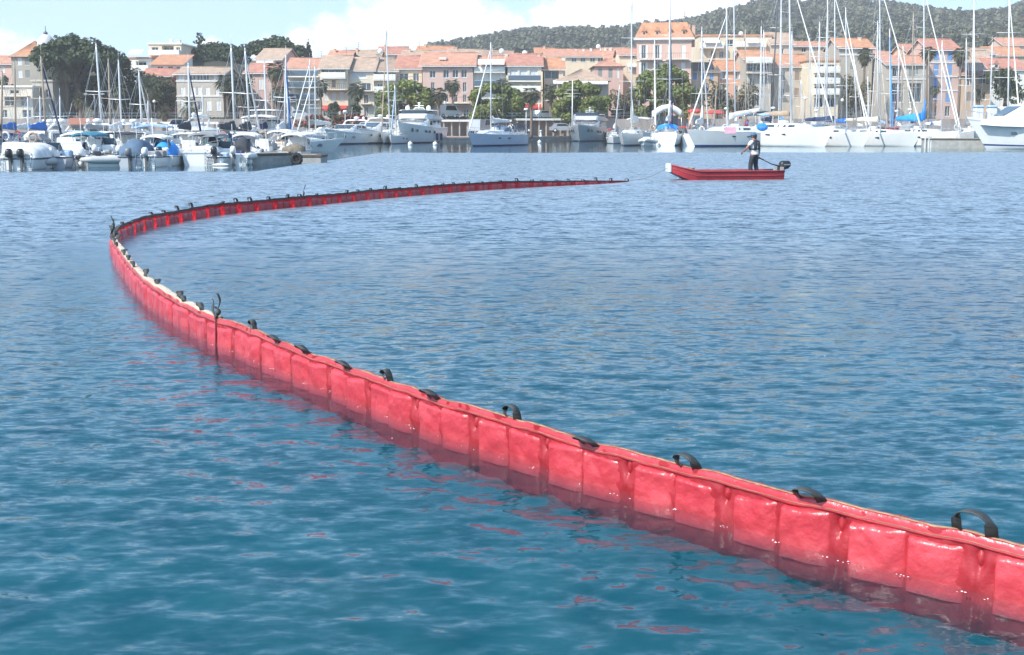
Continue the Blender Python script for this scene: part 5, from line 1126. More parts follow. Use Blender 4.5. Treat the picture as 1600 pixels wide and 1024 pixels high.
# ---- left-hand sailboats behind the small boats
left = [
 ((1, 215), (3, 113), 78, 92, 7.0, 'tan', 'navy', None, 'leftmost sailboat with tan mast cut by the left edge'),
 ((24, 205), (22, 97), 88, 90, 7.5, 'tan', 'blue', None, 'second sailboat from the left with thin tan mast'),
 ((45, 205), (43, 152), 100, 88, 6.5, 'alu', 'white', None, 'short masted sailboat in front of the grey terrace wall'),
 ((72, 210), (64, 88), 80, 86, 7.5, 'tan', 'blue', 'navy', 'tan masted sailboat with dark blue wrapped forestay at the left'),
 ((63, 205), (62, 150), 104, 92, 6.5, 'alu', 'white', None, 'white short masted sailboat close left of the dark blue forestay'),
 ((94, 200), (93, 150), 106, 90, 6.5, 'alu', 'grey', None, 'grey covered short masted sailboat below the great pine'),
 ((160, 212), (150, 68), 86, 84, 8.5, 'alu', 'grey', None, 'tall silver masted sailboat in front of the great pine'),
 ((150, 214), (148, 150), 90, 94, 6.5, 'dark', 'navy', None, 'dark short masted sailboat just left of the tall silver mast'),
 ((173, 203), (169, 92), 98, 90, 7.5, 'tan', 'grey', None, 'brown masted sailboat right of the tall silver mast'),
 ((190, 205), (185, 94), 92, 90, 7.5, 'alu', 'white', None, 'white masted sailboat at the right edge of the great pine'),
 ((222, 206), (217, 110), 94, 88, 7.5, 'alu', 'pale_blue', 'white', 'sailboat with steeply slanted white forestay left of the grey house'),
 ((232, 205), (231, 158), 108, 90, 6.5, 'alu', 'grey', None, 'short grey masted sailboat left of the blue outboard cover'),
 ((297, 212), (294, 98), 84, 88, 8.0, 'alu', 'charcoal', 'navy', 'sailboat with navy furled sail in front of the grey house'),
 ((318, 206), (316, 146), 100, 90, 6.8, 'alu', 'white', None, 'short masted sailboat before the right half of the grey house'),
 ((367, 215), (361, 70), 80, 86, 8.0, 'alu', 'charcoal', None, 'silver masted sailboat first right of the grey house'),
 ((391, 205), (383, 75), 88, 92, 8.0, 'alu', 'charcoal', 'white', 'white masted sailboat with slanting forestay near the small pink house'),
 ((417, 205), (413, 97), 94, 90, 7.5, 'alu', 'navy', None, 'slim masted sailboat with pennant before the pink house palms'),
 ((427, 204), (424, 130), 102, 88, 6.8, 'tan', 'grey', None, 'short tan masted sailboat behind the pontoon end'),
 ((444, 203), (446, 86), 86, 90, 7.5, 'alu', 'white', 'blue', 'sailboat with blue furled sail at the right end of the left pontoon'),
 ((451, 210), (447, 103), 98, 94, 7.0, 'white', 'grey', None, 'white masted sailboat last before the apartment block'),
]
for bs, tp, Y, hd, L, mc_, cov, furl, lab in left:
    sailboat(lab, bs, tp, Y, hd + rnd.uniform(-5, 5), L, mastc=mc_, cover=cov, furl=furl, group='sailboats behind the left pontoon', spread=1, wheel=False, hood=rnd.choice([None, 'grey', 'navy', 'white']), thick=.95, freeb=.75, stripe=rnd.choice(['navy', 'blue', 'none']))
# ---- left-hand motor boats, front row stern-to
GL = 'small motor boats at the left pontoon'
def lc(col, L, B, h, z=.62, f0=-.49, f1=.1): return (col, [(L * f0, B * .42, h * .55, z), (L * (f0 + .10), B * .46, h * .85, z), (L * (f0 + f1) / 2, B * .47, h, z), (L * (f1 - .05), B * .44, h * .95, z), (L * f1, B * .34, h * .5, z)])
small_boat('white boat cut by the left edge at the pontoon end', -14, 266, 88, 5.4, 'cuddy', engine='white', group=GL, B=1.9)
small_boat('white boat under a big white cover with two outboards at far left', 27, 266, 92, 6.2, 'cover', engine='black', engines=2, cover=lc('white', 6.2, 2.1, .72, .60), B=2.05, group=GL)
small_boat('white cuddy boat with grey transom and single white outboard, second from the left edge', 83, 263, 90, 5.4, 'cuddy', engine='white', B=1.75, hull='grey', group=GL)
small_boat('white boat under a teal sun top behind the blue fender', 121, 254, 88, 5.6, 'cuddy', top='teal', engine=None, B=1.75, topz=1.85, group=GL)
small_boat('grey white inflatable boat lying aslant with tall white outboard', 135, 262, 28, 4.0, 'rib', tube='grey', engine='white', B=1.5, free=.55, group=GL, name='inflatable_boat', cat='inflatable boat')
small_boat('white wheelhouse boat with charcoal roof above the grey inflatable', 171, 252, 86, 6.0, 'pilot', top='charcoal', engine=None, B=1.85, topz=1.75, group=GL)
small_boat('boat under a slate blue tent cover with grey outboard', 204, 262, 90, 5.2, 'cover', engine='grey', cover=('slate', [(-2.5, .55, .25, .55), (-2.3, .70, .85, .5), (-1.6, .62, 1.05, .5), (-.4, .55, .95, .5), (.6, .4, .5, .5)]), B=1.6, hull='grey', group=GL, tilt=-.1)
small_boat('white boat with bright blue cover and black outboard', 252, 260, 88, 5.0, 'cover', engine='black', cover=('bright_blue', [(-2.4, .45, .5, .55), (-2.1, .56, .72, .55), (-1.3, .56, .78, .55), (-.5, .5, .6, .55), (.2, .3, .3, .55)]), B=1.6, group=GL)
b10 = small_boat('wide white boat with dark band round its grey stern and white sunpad cover', 309, 259, 90, 6.4, 'cover', engine=None, cover=lc('white', 6.4, 2.0, .38, .72, -.48, .05), B=2.05, free=.78, stripe='charcoal', group=GL, top='grey', topz=1.9)
small_boat('white inflatable sided boat with white outboard and charcoal hood beside the pontoon', 366, 258, 92, 5.4, 'console', tube='white', engine='white', cover=('charcoal', [(-.9, .42, .3, .7), (-.5, .46, .75, .7), (.1, .42, .8, .7), (.5, .3, .3, .7)]), B=1.9, group=GL)
small_boat('white boat with hooped frame above the grey pontoon end', 428, 246, 84, 6.0, 'console', top='white', engine=None, B=2.0, free=.8, group=GL, topz=1.95)
small_boat('lone white outboard boat at the right end behind the pontoon tyre', 474, 229, 95, 5.2, 'open', engine='white', B=2.0, group=GL, Y=98)
# second row
for args in [
    ('low grey inflatable dinghy squeezed left of the grey transomed boat', 58, 264, 84, 3.2, 'rib', 'grey', 'black', 1.1), ('small white dinghy with navy rub strip right of the grey transomed boat', 106, 262, 92, 3.6, 'open', None, None, 1.0),
    ('small white outboard boat just right of the slate tent boat', 230, 262, 86, 4.2, 'open', None, 'white', 1.15), ('white fishing boat with small cuddy between bright blue cover and sunpad boat', 281, 258, 92, 4.6, 'cuddy', None, 'white', 1.2),
    ('small white dinghy right of the wide sunpad boat', 337, 259, 88, 3.8, 'open', None, 'black', 1.1), ('white boat with small screen right of the inflatable sided boat', 394, 252, 86, 4.6, 'cuddy', None, None, 1.3),
    ('small white boat tucked behind the grey inflatable boat', 151, 254, 92, 4.6, 'open', None, 'white', 1.3), ('narrow white boat left of the slate tent behind its fender', 189, 256, 88, 4.6, 'cuddy', None, 'white', 1.2)]:
    small_boat(args[0], args[1], args[2], args[3], args[4], args[5], tube=args[6], engine=args[7], B=args[8], free=.5 if args[4] < 4 else .62, group=GL, name='inflatable_dinghy' if args[6] else 'motor_boat', cat='dinghy' if args[4] < 4 else 'motor boat')
G2 = 'second row of motor boats at the left pontoon'
for lab, px, Y, kind, top, cov, B in [
    ('white boat with navy cover behind the far left white cover', 22, 76, 'cover', None, 'charcoal', 1.9), ('white cuddy boat behind the grey transomed boat', 66, 74, 'cuddy', None, None, 1.9),
    ('white boat with rounded screen left of the teal sun top', 94, 77, 'cuddy', 'white', None, 1.9), ('white boat with pale tarpaulin behind the teal sun top', 148, 76, 'cover', None, 'white', 1.8),
    ('white open boat with white hoop behind the slate tent boat', 222, 73, 'console', 'white', None, 1.9), ('white wheelhouse boat with broad dark windows above the bright blue cover', 277, 72, 'pilot', 'white', None, 2.1),
    ('white console boat framed by hoops above the wide sunpad boat', 318, 71, 'console', 'grey', None, 1.9), ('boat with a green cover between the hooped frames', 336, 77, 'cover', None, 'green', 1.7),
    ('white cuddy boat right of the green covered boat', 372, 73, 'cuddy', 'white', None, 2.0), ('white boat with grey canvas behind the pontoon end boat', 400, 76, 'cover', None, 'grey', 1.8), ('white cuddy boat with hoop beside the pontoon tyre', 447, 74, 'cuddy', 'white', None, 1.9)]:
    small_boat(lab, px, 0, 90 + rnd.uniform(-8, 8), 5.6 + rnd.uniform(-.4, .6), kind, top=top, cover=lc(cov, 5.6, B, .65 if cov != 'green' else .95, .62) if cov else None, engine=rnd.choice(['white', 'black', None]), B=B, group=G2, Y=Y, topz=1.68 + rnd.uniform(-.1, .15), free=.7)
# cruisers behind
G3 = 'motor cruisers behind the left pontoon'
for lab, px, Y, hd, L, B, fly, arch, bim, kw in [
    ('white cruiser with long sloping cabin left of the red awning', 50, 88, 165, 8.5, 2.9, False, True, None, {}), ('white cruiser with radar arch below the red awning', 104, 96, 60, 9, 3.0, True, True, None, {}),
    ('white cruiser with tubular arch below the great pine', 165, 86, 80, 8, 2.8, False, True, None, {}), ('white cruiser with radar dome on a low cabin left of the white flat canopy', 207, 94, 100, 9, 3.0, False, True, None, {}),
    ('white cruiser with blue canvas top behind the hoop boat', 248, 84, 92, 8, 2.8, False, False, 'pale_blue', {}), ('white cruiser with tall radar dome before the grey house', 275, 96, 150, 9.5, 3.0, True, True, None, {}),
    ('white cruiser with smooth hard top right of the navy furled sail', 347, 94, 160, 9, 3.0, False, True, None, {}), ('white cruiser with charcoal cover right of the smooth topped cruiser', 384, 88, 30, 8, 2.7, False, False, None, {'coverf': 'charcoal'}),
    ('white flybridge cruiser with high hooped canvas before the pink house palms', 416, 96, 88, 9.5, 3.1, True, False, 'white', {'hard': True}), ('white cruiser with low white cabin last behind the left pontoon', 455, 92, 20, 8, 2.7, False, False, None, {})]:
    motor_cruiser(lab, px, 0, hd, L, B, .8, fly and px > 260, arch=arch, biminic=bim, group=G3, Y=Y, win='blue', stripe=False, roof=.72, **kw)
# ---- pontoons, fenders, buoys
M_CONC = mat('pontoon_concrete', (0.36, 0.36, 0.34), .85, var=.25, scale=2.5); M_TIMB = mat('dark_timber', (0.11, 0.085, 0.06), .8, var=.35, scale=4)
def pontoon(label, corners, zt, kind='pontoon'):
    t = thing('floating_pontoon', label, 'pontoon', (corners[0][0], corners[0][1], 0))
    a, c = Vector((*corners[0], 0)), Vector((*corners[1], 0)); d = (c - a); L = d.length; t.rotation_euler = (0, 0, math.atan2(d.y, d.x)); wd = corners[2]
    b = MB().use(M_CONC, False); b.rbox(0, 0, -.4, L, wd, zt - .16, .03); b.build('float', t)
    b = MB().use(M_TIMB, False); b.rbox(-.04, -.05, zt - .16, L + .04, wd + .05, zt - .03, .02); b.build('rubbing_beam', t)
    n = int(L / .5); me = None
    for k in range(min(n, 60)):
        if me is None: q = MB().use(mat('deck_plank', (.34, .31, .27), .85, var=.3, scale=3), False); q.rbox(.01, 0, zt - .03, .48, wd, zt, .008); me = q.mesh('plank')
        put('plank', me, t, (k * .5, 0, 0))
    return t
a = W(393, 257); e = W(456, 255); pt = pontoon('grey concrete pontoon end with dark timber edge at the right of the left moorings', ((a.x, a.y + .3), (e.x, e.y + .3), 1.2), .62)
bk = P(0, 200, 80); pontoon('long pontoon running behind the first row of left boats', ((-40, 70.5), (-11.3, 68.5), 1.6), .5)
tb = MB().use(M_TYRE, True); tb.tube([(.26 * math.cos(t), 0, .26 * math.sin(t)) for t in [k * math.pi / 8 for k in range(17)]], .12, 8, True, False); tb.ball((0, .05, 0), .22, 10, 6, (1, .3, 1)); o = tb.build('tyre'); w = W(463, 256); o.location = (w.x, w.y + .1, .27); tag(o, 'black round tyre hung on the pontoon end', 'tyre')
rf = MB().use(mat('weathered_cover', (.20, .17, .13), .9, var=.4, scale=5, bump=.5, bscale=6), True)
o = lump_cover(None, 'heap_cover', [(-.75, .28, .25, 0), (-.3, .36, .45, 0), (.2, .36, .48, 0), (.6, .25, .3, 0)], mat('weathered_cover', (.2, .17, .13))); w = W(459, 254); o.location = (w.x - .1, w.y + 1.0, .62); tag(o, 'brown grey tarpaulin heap on the pontoon end above the tyre', 'tarpaulin')
p0 = P(1442, 230, 112); p1 = P(1540, 230, 109); pontoon('grey pontoon lying in front of the motor cruiser bow at right', ((p0.x, 112), (p1.x + 6, 109), 2.2), .95)
ps = MB().use(M_WHITE2, False)
for dx in (0, .35, .55): ps.rbox(p0.x + .1 + dx, 111.80, -.3, p0.x + .22 + dx, 111.92, 1.25, .02)
ps.rbox(p0.x + .1, 111.78, 1.05, p0.x + .77, 111.80, 1.2, .008); tag(ps.build('pile_guard'), 'white steel pile guard at the left end of the right pontoon', 'pile guard')
FG = 'fenders and buoys on the water'
def ballf(label, px, py, r, m, name='fender', cat='fender', sq=(1, 1, 1), zc=.12):
    w = W(px, py); b = MB().use(m, True); b.ball((0, 0, 0), r, 12, 9, sq); b.tube([(0, 0, r * sq[2]), (0, 0, r * sq[2] + .12)], .03, 5); o = b.build(name); o.location = (w.x, w.y, zc); tag(o, label, cat, FG)
ballf('white round buoy floating under the flybridge yacht bow', 641, 227, .27, M_RUBW, 'mooring_buoy', 'buoy'); ballf('white round buoy floating at the flybridge yacht stern', 680, 227, .27, M_RUBW, 'mooring_buoy', 'buoy'); ballf('white round buoy floating between the shaded white sailboat and silver yacht', 843, 224, .24, M_RUBW, 'mooring_buoy', 'buoy')
ballf('large white round fender left of the slate tent boat', 182, 260, .24, M_RUBW, zc=.2); ballf('white oval fender right of the slate tent boat', 216, 259, .19, M_RUBW, sq=(1, 1, 1.1), zc=.2); ballf('white upright fender touching the oval fender', 222, 259, .14, M_RUBW, sq=(1, 1, 1.6), zc=.24)
ballf('dark blue fender under the teal topped boat', 113, 261, .22, CANV['teal'], sq=(1.3, 1, .8), zc=.2); ballf('blue grey fender on the grey inflatable', 151, 262, .2, CANV['slate'], sq=(1.4, 1, .9), zc=.2); ballf('small white fender left of the tall white outboard', 126, 262, .13, M_RUBW, sq=(1, 1, 1.3), zc=.16)
ballf('white long float beside the wide sunpad boat', 345, 259.5, .16, M_RUBW, sq=(3.0, 1, .6), zc=.05); ballf('white long fender on the pontoon face left of the tyre', 440, 254.5, .15, M_RUBW, sq=(2.4, 1, .9), zc=.25); ballf('white fender right of the inflatable sided boat', 391, 257.5, .13, M_RUBW, sq=(1, 1, 1.5), zc=.15)
ballf('black fender bundle at the bow of the big plain sailboat', 1241, 229, .42, M_TYRE, sq=(1, .7, 1.2), zc=.4); ballf('grey black fender at the stern of the navy covered sailboat', 1268, 229, .38, M_TYRE, sq=(1.2, .8, 1), zc=.4); ballf('dark fender at the stern of the cream boomed sailboat', 1338, 228, .34, M_TYRE, sq=(1.2, .8, 1), zc=.5)
# cloths and boards tied to rails
def board(label, px, py, Y, w, h, m, name, cat, deco=None, tiltz=0):
    p = P(px, py, Y); t = thing(name, label, cat, p, tiltz); b = MB().use(m, False); b.rbox(-w / 2, -.02, -h / 2, w / 2, .02, h / 2, .015); b.build('panel', t)
    if deco: deco(t, w, h)
    return t
board('pink cloth hung on the rail of the navy lined sailboat', 1141, 204, 118.2, 1.15, .68, CANV['pink'], 'rail_cloth', 'cloth')
def squiggle(t, w, h):
    s = MB().use(M_WHITE, True); s.tube([(-w * .3 + w * .6 * k / 24, -.032, .10 * math.sin(k * 1.3) + .02 * math.sin(k * 3.1)) for k in range(25)], .022, 4); s.build('white_lettering', t)
rb = thing('horseshoe_buoy', 'blue rail cover with white script above the big plain sailboat hull', 'rail cover', P(1191, 199, 117.6)); b = MB().use(CANV['bright_blue'], True); b.lathe([(.02, -.05), (.36, -.05), (.40, 0), (.36, .05), (.02, .05)], 16, (0, 0, 0), 'y', True, 1.0, 1.45); b.build('cover', rb); squiggle(rb, 1.0, .6)
for px, lab in ((1528, 'left white locker with blue top behind the right cruiser bow'), (1549, 'right white locker with blue top behind the right cruiser bow')):
    t = thing('deck_locker', lab, 'locker', P(px, 185, 112.5), 0, 'white lockers with blue tops'); b = MB().use(M_WHITE2, False); b.rbox(-.42, -.4, -.3, .42, .4, .95, .08); b.build('body', t); b = MB().use(CANV['pale_blue'], False); b.rbox(-.46, -.44, .94, .46, .44, 1.25, .12); b.build('lid', t)
# ------------------------------------------------------------------ land
def sm(t): t = max(0.0, min(1.0, t)); return t * t * (3 - 2 * t)
RIDGE = [(-900, 92), (0, 96), (480, 98), (650, 94), (690, 80), (740, 69), (800, 57), (850, 53), (900, 50), (960, 51), (1000, 48), (1080, 41), (1110, 31), (1180, 19), (1220, 17), (1300, 21), (1400, 27), (1500, 30), (1530, 28), (1560, 23), (1600, 10), (1660, -10), (1800, -40), (2600, -40)]
def ridge_z(px): 
    y = 9 + float(np.interp(px, [a for a, _ in RIDGE], [b for _, b in RIDGE])); return 2.25 + (195 - y) * 0.5
def land_z(X, Y):
    px = 800 + 1800 * X / max(Y, 60)
    z = 3.1 + 4.0 * sm((Y - 198) / 45) + 9.0 * sm((Y - 194) / 34) * sm((500 - px) / 160) + 7 * sm((Y - 205) / 60) * sm((px - 1020) / 200)
    s = sm((Y - 230) / 690) ** 0.9
    z = max(z, z + (ridge_z(px) - z) * s)
    if Y > 905: z *= 1 - 0.25 * sm((Y - 905) / 500)
    if Y > 260: z += (mnoise.noise((X * .012, Y * .012, 0)) * 7 + mnoise.noise((X * .05, Y * .05, 3)) * 1.6) * sm((Y - 260) / 250)
    return z
M_QUAY = mat('quay_paving', (0.40, 0.27, 0.22), .85, var=.2, scale=.8); M_STONE = mat('quay_stone', (0.42, 0.37, 0.32), .85, var=.3, scale=1.3, bump=.4, bscale=4); M_ASPH = mat('asphalt', (0.06, 0.06, 0.06), .9, var=.2, scale=2)
M_HILL = mat('hill_soil', (0.075, 0.075, 0.045), .95, var=.45, scale=.02)
QF = [(-150, 136), (-16, 150), (-9, 151), (3.6, 167), (9.9, 174), (13.5, 174.5), (17, 157), (160, 156)]
def build_land():
    b = MB().use(M_HILL, True)
    ys = [176.3, 182, 190, 196, 202, 210, 220, 232, 246, 262, 282, 306, 334, 366, 402, 444, 492, 546, 606, 672, 744, 820, 880, 905, 940, 1000, 1150, 1400]
    us = [-.95, -.8, -.7] + [-.62 + i * .02 for i in range(63)] + [.7, .8, .95]
    ids = [[b.vert((u * y, y, land_z(u * y, y))) for u in us] for y in ys]
    for a, c in zip(ids, ids[1:]):
        for k in range(len(us) - 1): b.face((a[k], a[k + 1], c[k + 1], c[k]))
    tag(b.build('hill_terrain'), kind='structure')
    b = MB().use(M_QUAY, False); n = len(QF)
    b.poly([(x, y + .5, .55) for x, y in QF] + [(160, 176.2, .55), (-150, 176.2, .55)])
    tag(b.build('quay_pavement'), kind='structure')
    b = MB().use(M_STONE, False)
    for (x0, y0), (x1, y1) in zip(QF, QF[1:]):
        d = Vector((x1 - x0, y1 - y0, 0)); L = d.length; d.normalize(); nn = Vector((-d.y, d.x, 0)); k = max(1, int(L / 2.4)); 
        for i in range(k):
            p = Vector((x0, y0, 0)) + d * (L * i / k + .02); q = Vector((x0, y0, 0)) + d * (L * (i + 1) / k - .02); t = nn * .5; rr = rnd.uniform(-.02, .02)
            lo = [p + Vector((0, 0, -2)), q + Vector((0, 0, -2)), q + t + Vector((0, 0, -2)), p + t + Vector((0, 0, -2))]; b.loft([lo, [v + Vector((0, 0, 2.30)) + nn * .03 for v in lo]], True, False, True, False)
            lo2 = [v + Vector((0, 0, 2.32)) - nn * (.05 + rr) * (1 if j < 2 else 0) for j, v in enumerate(lo)]; b.loft([lo2, [v + Vector((0, 0, .26)) for v in lo2]], True, True, True, False)
    tag(b.build('quay_edge'), kind='structure')
    b = MB().use(mat('retaining_wall', (0.30, .28, .26), .9, var=.3, scale=.7, streak=.3), False); b.box(-150, 176, .4, 160, 176.5, 3.12); o = b.build('retaining_wall'); tag(o, 'long low retaining wall under the waterfront road behind the quay', 'wall')
    b = MB().use(M_STEEL, False)
    for i in range(155): x = -150 + i * 2.0; b.box(x - .02, 176.2, 3.12, x + .02, 176.24, 4.0)
    for z in (3.55, 3.98): b.box(-150, 176.2, z, 158, 176.23, z + .03)
    tag(b.build('road_railing'), 'thin grey railing along the top of the waterfront retaining wall', 'railing')
build_land()

# ------------------------------------------------------------------ plants
G_PINE = leaf_mat('pine_needles', (0.055, 0.078, 0.032), .15); G_PINED = leaf_mat('dark_pine_needles', (0.060, 0.084, 0.036), .14); G_TAM = leaf_mat('olive_foliage', (0.19, 0.22, 0.065), .25); G_PLANE = leaf_mat('plane_leaves', (0.17, 0.155, 0.085), .3)
G_PALM = leaf_mat('palm_fronds', (0.11, 0.12, 0.07), .2); G_DEAD = leaf_mat('dead_fronds', (0.17, 0.12, 0.07), .15); G_BUSH = leaf_mat('bush_leaves', (0.075, 0.092, 0.042), .2); G_FLOW = leaf_mat('red_blossom', (0.42, 0.06, 0.08), .2, .5); G_CYP = leaf_mat('cypress_leaves', (0.022, 0.034, 0.022), .05)
M_BARK = mat('bark', (0.16, 0.11, 0.08), .95, var=.4, scale=3, bump=.8, bscale=8); M_PBARK = mat('palm_bark', (0.20, 0.15, 0.11), .95, var=.35, scale=4, streak=6, bump=.8, bscale=6)
def crown(b, lobes, n, size, r, m, upb=.35, m2=None, f2=0, hollow=.72):
    wts = [a[1] * a[2] + a[2] * a[3] + a[1] * a[3] for a in lobes]
    for i in range(n):
        c, rx, ry, rz = r.choices(lobes, wts)[0]
        while True:
            d = Vector((r.gauss(0, 1), r.gauss(0, 1), r.gauss(0, 1)))
            if d.length > .1: d.normalize(); break
        q = r.uniform(hollow, 1.04) * (1 + .12 * mnoise.noise((d.x * 3 + c[0], d.y * 3, d.z * 3 + c[2])))
        p = Vector(c) + Vector((d.x * rx, d.y * ry, d.z * rz)) * q
        nn = (d * .9 + Vector((r.gauss(0, .55), r.gauss(0, .55), r.gauss(0, .55) + upb))).normalized()
        a = nn.orthogonal().normalized(); a.rotate(Matrix.Rotation(r.uniform(0, 6.28), 3, nn)); e = nn.cross(a); s = size * r.uniform(.6, 1.35)
        b.use(m2 if m2 and r.random() < f2 else m, False)
        b.poly([p - a * s * .5, p + e * s * .42 + nn * s * .10, p + a * s * .55, p - e * s * .42 - nn * s * .06])
def tree(label, px, py_top, py_bot, py_base, rx_px, Y, kind, n=2400, seed=1, lean=0, name=None, cat='tree', group=None, size=.42):
    if kind == 'round_tree': size = .46
    if kind == 'umbrella_pine': size = .62; n = int(n * 1.15)
    """crown spans py_top..py_bot, half width rx_px; trunk down to py_base"""
    r = random.Random(seed); s = SX(Y); ct = P(px, (py_top + py_bot) / 2, Y); RX = rx_px / s * 1.1; RZ = (py_bot - py_top) / 2 / s * 1.1; zb = P(px, py_base, Y).z
    root = thing(name or kind, label, cat, (ct.x, Y, zb), 0, group); cz = ct.z - zb; b = MB()
    lob = []
    if kind == 'umbrella_pine':
        k = 40
        for i in range(k):
            a = r.uniform(0, 6.28); q = math.sqrt(r.random()) * .84; rr = r.uniform(.15, .25); lob.append(((math.cos(a) * q * RX, math.sin(a) * q * RX, cz + RZ * (.62 - 1.15 * q * q + r.uniform(-.22, .06))), RX * rr, RX * rr, RZ * r.uniform(.25, .40)))
        g = G_PINED
    elif kind == 'round_tree':
        RZ *= 1.22
        for i in range(54):
            a = r.uniform(0, 6.28); t = r.uniform(-.75, 1.0); k = math.sqrt(max(.0, 1 - t * t)) if t > 0 else math.sqrt(1 - t * t * .55); q = r.uniform(.72, .98) if r.random() < .8 else r.uniform(.2, .7); rr = r.uniform(.13, .24); lob.append(((math.cos(a) * q * RX * k * .86, math.sin(a) * q * RX * k * .86, cz + RZ * t * .80), RX * rr, RX * rr, RZ * rr))
        g = G_TAM
    elif kind == 'cypress_tree':
        for i in range(9): t = i / 8; lob.append(((r.uniform(-.1, .1), 0, cz - RZ + 2 * RZ * t), RX * (.95 - .8 * t * t), RX * (.95 - .8 * t * t), RZ * .22))
        g = G_CYP
    elif kind == 'conifer_tree':
        for i in range(16): t = i / 15; a = i * 2.4; w = RX * (1 - .85 * t) * r.uniform(.5, 1.0); lob.append(((math.cos(a) * w * .6, math.sin(a) * w * .6, cz - RZ + 2 * RZ * t), w * .75 + .3, w * .75 + .3, RZ * .10))
        g = G_PINED
    else:
        for i in range(16):
            a = r.uniform(0, 6.28); q = math.sqrt(r.random()) * .75; t = r.uniform(-.8, .75); rr = r.uniform(.25, .42); lob.append(((math.cos(a) * q * RX, math.sin(a) * q * RX * .8, cz + RZ * t * .8), RX * rr, RX * rr, RZ * rr))
        g = {'pine_tree': G_PINE, 'plane_tree': G_PLANE, 'bush': G_BUSH, 'flowering_bush': G_BUSH, 'dark_tree': G_PINED, 'evergreen_tree': G_BUSH}[kind]
    crown(b, lob, n, size, r, g, m2=G_FLOW if kind == 'flowering_bush' else None, f2=.3)
    b.build('foliage' if 'bush' in kind else 'crown', root)
    if 'bush' not in kind:
        t = MB().use(M_BARK, True); tr = max(.14, RX * .075); hb = max(cz - RZ * .5, .5)
        t.tube([(0, 0, -.3), (lean * .3, .05, hb * .4), (lean * .7, 0, hb * .8), (lean, 0, hb + RZ * .5)], [tr * 1.3, tr, tr * .85, tr * .5], 8)
        for i in range(7):
            l = lob[i % len(lob)]; t.tube([(lean * .6, 0, hb * .7), ((lean + l[0][0]) * .5, l[0][1] * .5, (hb + l[0][2]) * .5 + .2), (l[0][0], l[0][1], l[0][2])], [tr * .6, tr * .4, tr * .15], 5)
        t.build('trunk', root)
    return root
PALM = {}
def palm_mesh(kind, r):
    b = MB(); nf, L, droop = {'fan': (36, 1.55, 1.15), 'date': (58, 2.9, 1.15)}[kind]
    for i in range(nf):
        az = i * 2.39996 + r.uniform(-.2, .2); el = R(82) - (i / nf) ** .8 * R(135); ln = L * r.uniform(.85, 1.1); prev = None
        d = Vector((math.cos(az), math.sin(az), 0)); side = Vector((-d.y, d.x, 0)); pts = []; p = Vector((0, 0, 0)); e = el
        for k in range(7): pts.append(p.copy()); p += (d * math.cos(e) + Vector((0, 0, math.sin(e)))) * ln / 6; e -= R(15 * droop) * (.4 + k / 6)
        b.use(G_PALM if i < nf * .86 else G_DEAD, False)
        if kind == 'fan':
            c = pts[3]; tip = (pts[6] - pts[3]).normalized(); up = side.cross(tip).normalized()
            b.poly([pts[0] - side * .03, pts[0] + side * .03, c + side * .02, c - side * .02])
            for k in range(9):
                a = R(-80 + 20 * k); v = tip * math.cos(a) + side * math.sin(a); l = ln * r.uniform(.5, .8) * (1 - .25 * abs(k - 4) / 4); w = side * math.cos(a) - tip * math.sin(a); e1 = c + v * l - Vector((0, 0, .2 * l))
                b.poly([c + v * .04, c + v * l * .5 + w * .075 * ln / 1.35, e1, c + v * l * .5 - w * .075 * ln / 1.35 + up * .03])
        else:
            for k in range(6):
                a, c = pts[k], pts[k + 1]; b.poly([a - side * .05, a + side * .05, c + side * .04, c - side * .04])
                for q in (0, .33, .66):
                    m_ = a.lerp(c, q); t = (k + q) / 6; l = .62 * math.sin(math.pi * min(1, .12 + t * .92)) + .1; fw = (c - a).normalized()
                    for s in (1, -1): v = (side * s * .82 + fw * .6 + Vector((0, 0, .15 - .4 * t))).normalized(); b.poly([m_ - fw * .05, m_ + fw * .06, m_ + v * l])
    if kind == 'fan':
        b.use(G_DEAD, False)
        for i in range(60):
            az = r.uniform(0, 6.28); z0 = r.uniform(-1.3, -.1); d = Vector((math.cos(az), math.sin(az), 0)); s = Vector((-d.y, d.x, 0)) * .16; a = d * .16 + Vector((0, 0, z0)); e = d * r.uniform(.35, .6) + Vector((0, 0, z0 - r.uniform(.4, .8))); b.poly([a - s * .4, a + s * .4, e + s, e - s])
    return b.mesh('fronds')
for k_ in range(3): PALM[('fan', k_)] = palm_mesh('fan', random.Random(40 + k_)); PALM[('date', k_)] = palm_mesh('date', random.Random(60 + k_))
def palm(label, px, py_c, py_base, Y, r_px, kind='fan', v=0, lean=0.0, group='palm trees along the waterfront'):
    s = SX(Y); base = P(px, py_base, Y); top = P(px + lean, py_c, Y); root = thing('palm_tree', label, 'palm tree', base, rnd.uniform(0, 6), group); L = {'fan': 1.5, 'date': 2.75}[kind]; h = top.z - base.z
    f = put('fronds', PALM[(kind, v)], root, (0, 0, h)); k = 1.22 * r_px / s / L; f.scale = (k, k, k)
    t = MB().use(M_PBARK, True); tr = .17 if kind == 'fan' else .30; n = 9
    t.tube([(.15 * math.sin(i * .5) * (i / n), 0, -.4 + (h + .4) * i / n) for i in range(n)] + [(0, 0, h)], [tr * (1.25 - .35 * i / n) * (1 + .06 * (i % 2)) for i in range(n + 1)], 8); t.build('trunk', root)
    return root
T = 195
tree('great dark umbrella pine towering over the left moorings', 118, 56, 126, 178, 74, 190, 'umbrella_pine', 8000, 3, 0, size=.5)
tree('dark evergreen thicket below the great umbrella pine', 150, 108, 180, 184, 52, 193, 'dark_tree', 3800, 4, size=.5)
tree('dark ivy clad tree behind the stone terrace house', 92, 112, 180, 184, 22, 192, 'dark_tree', 1900, 61, size=.45)
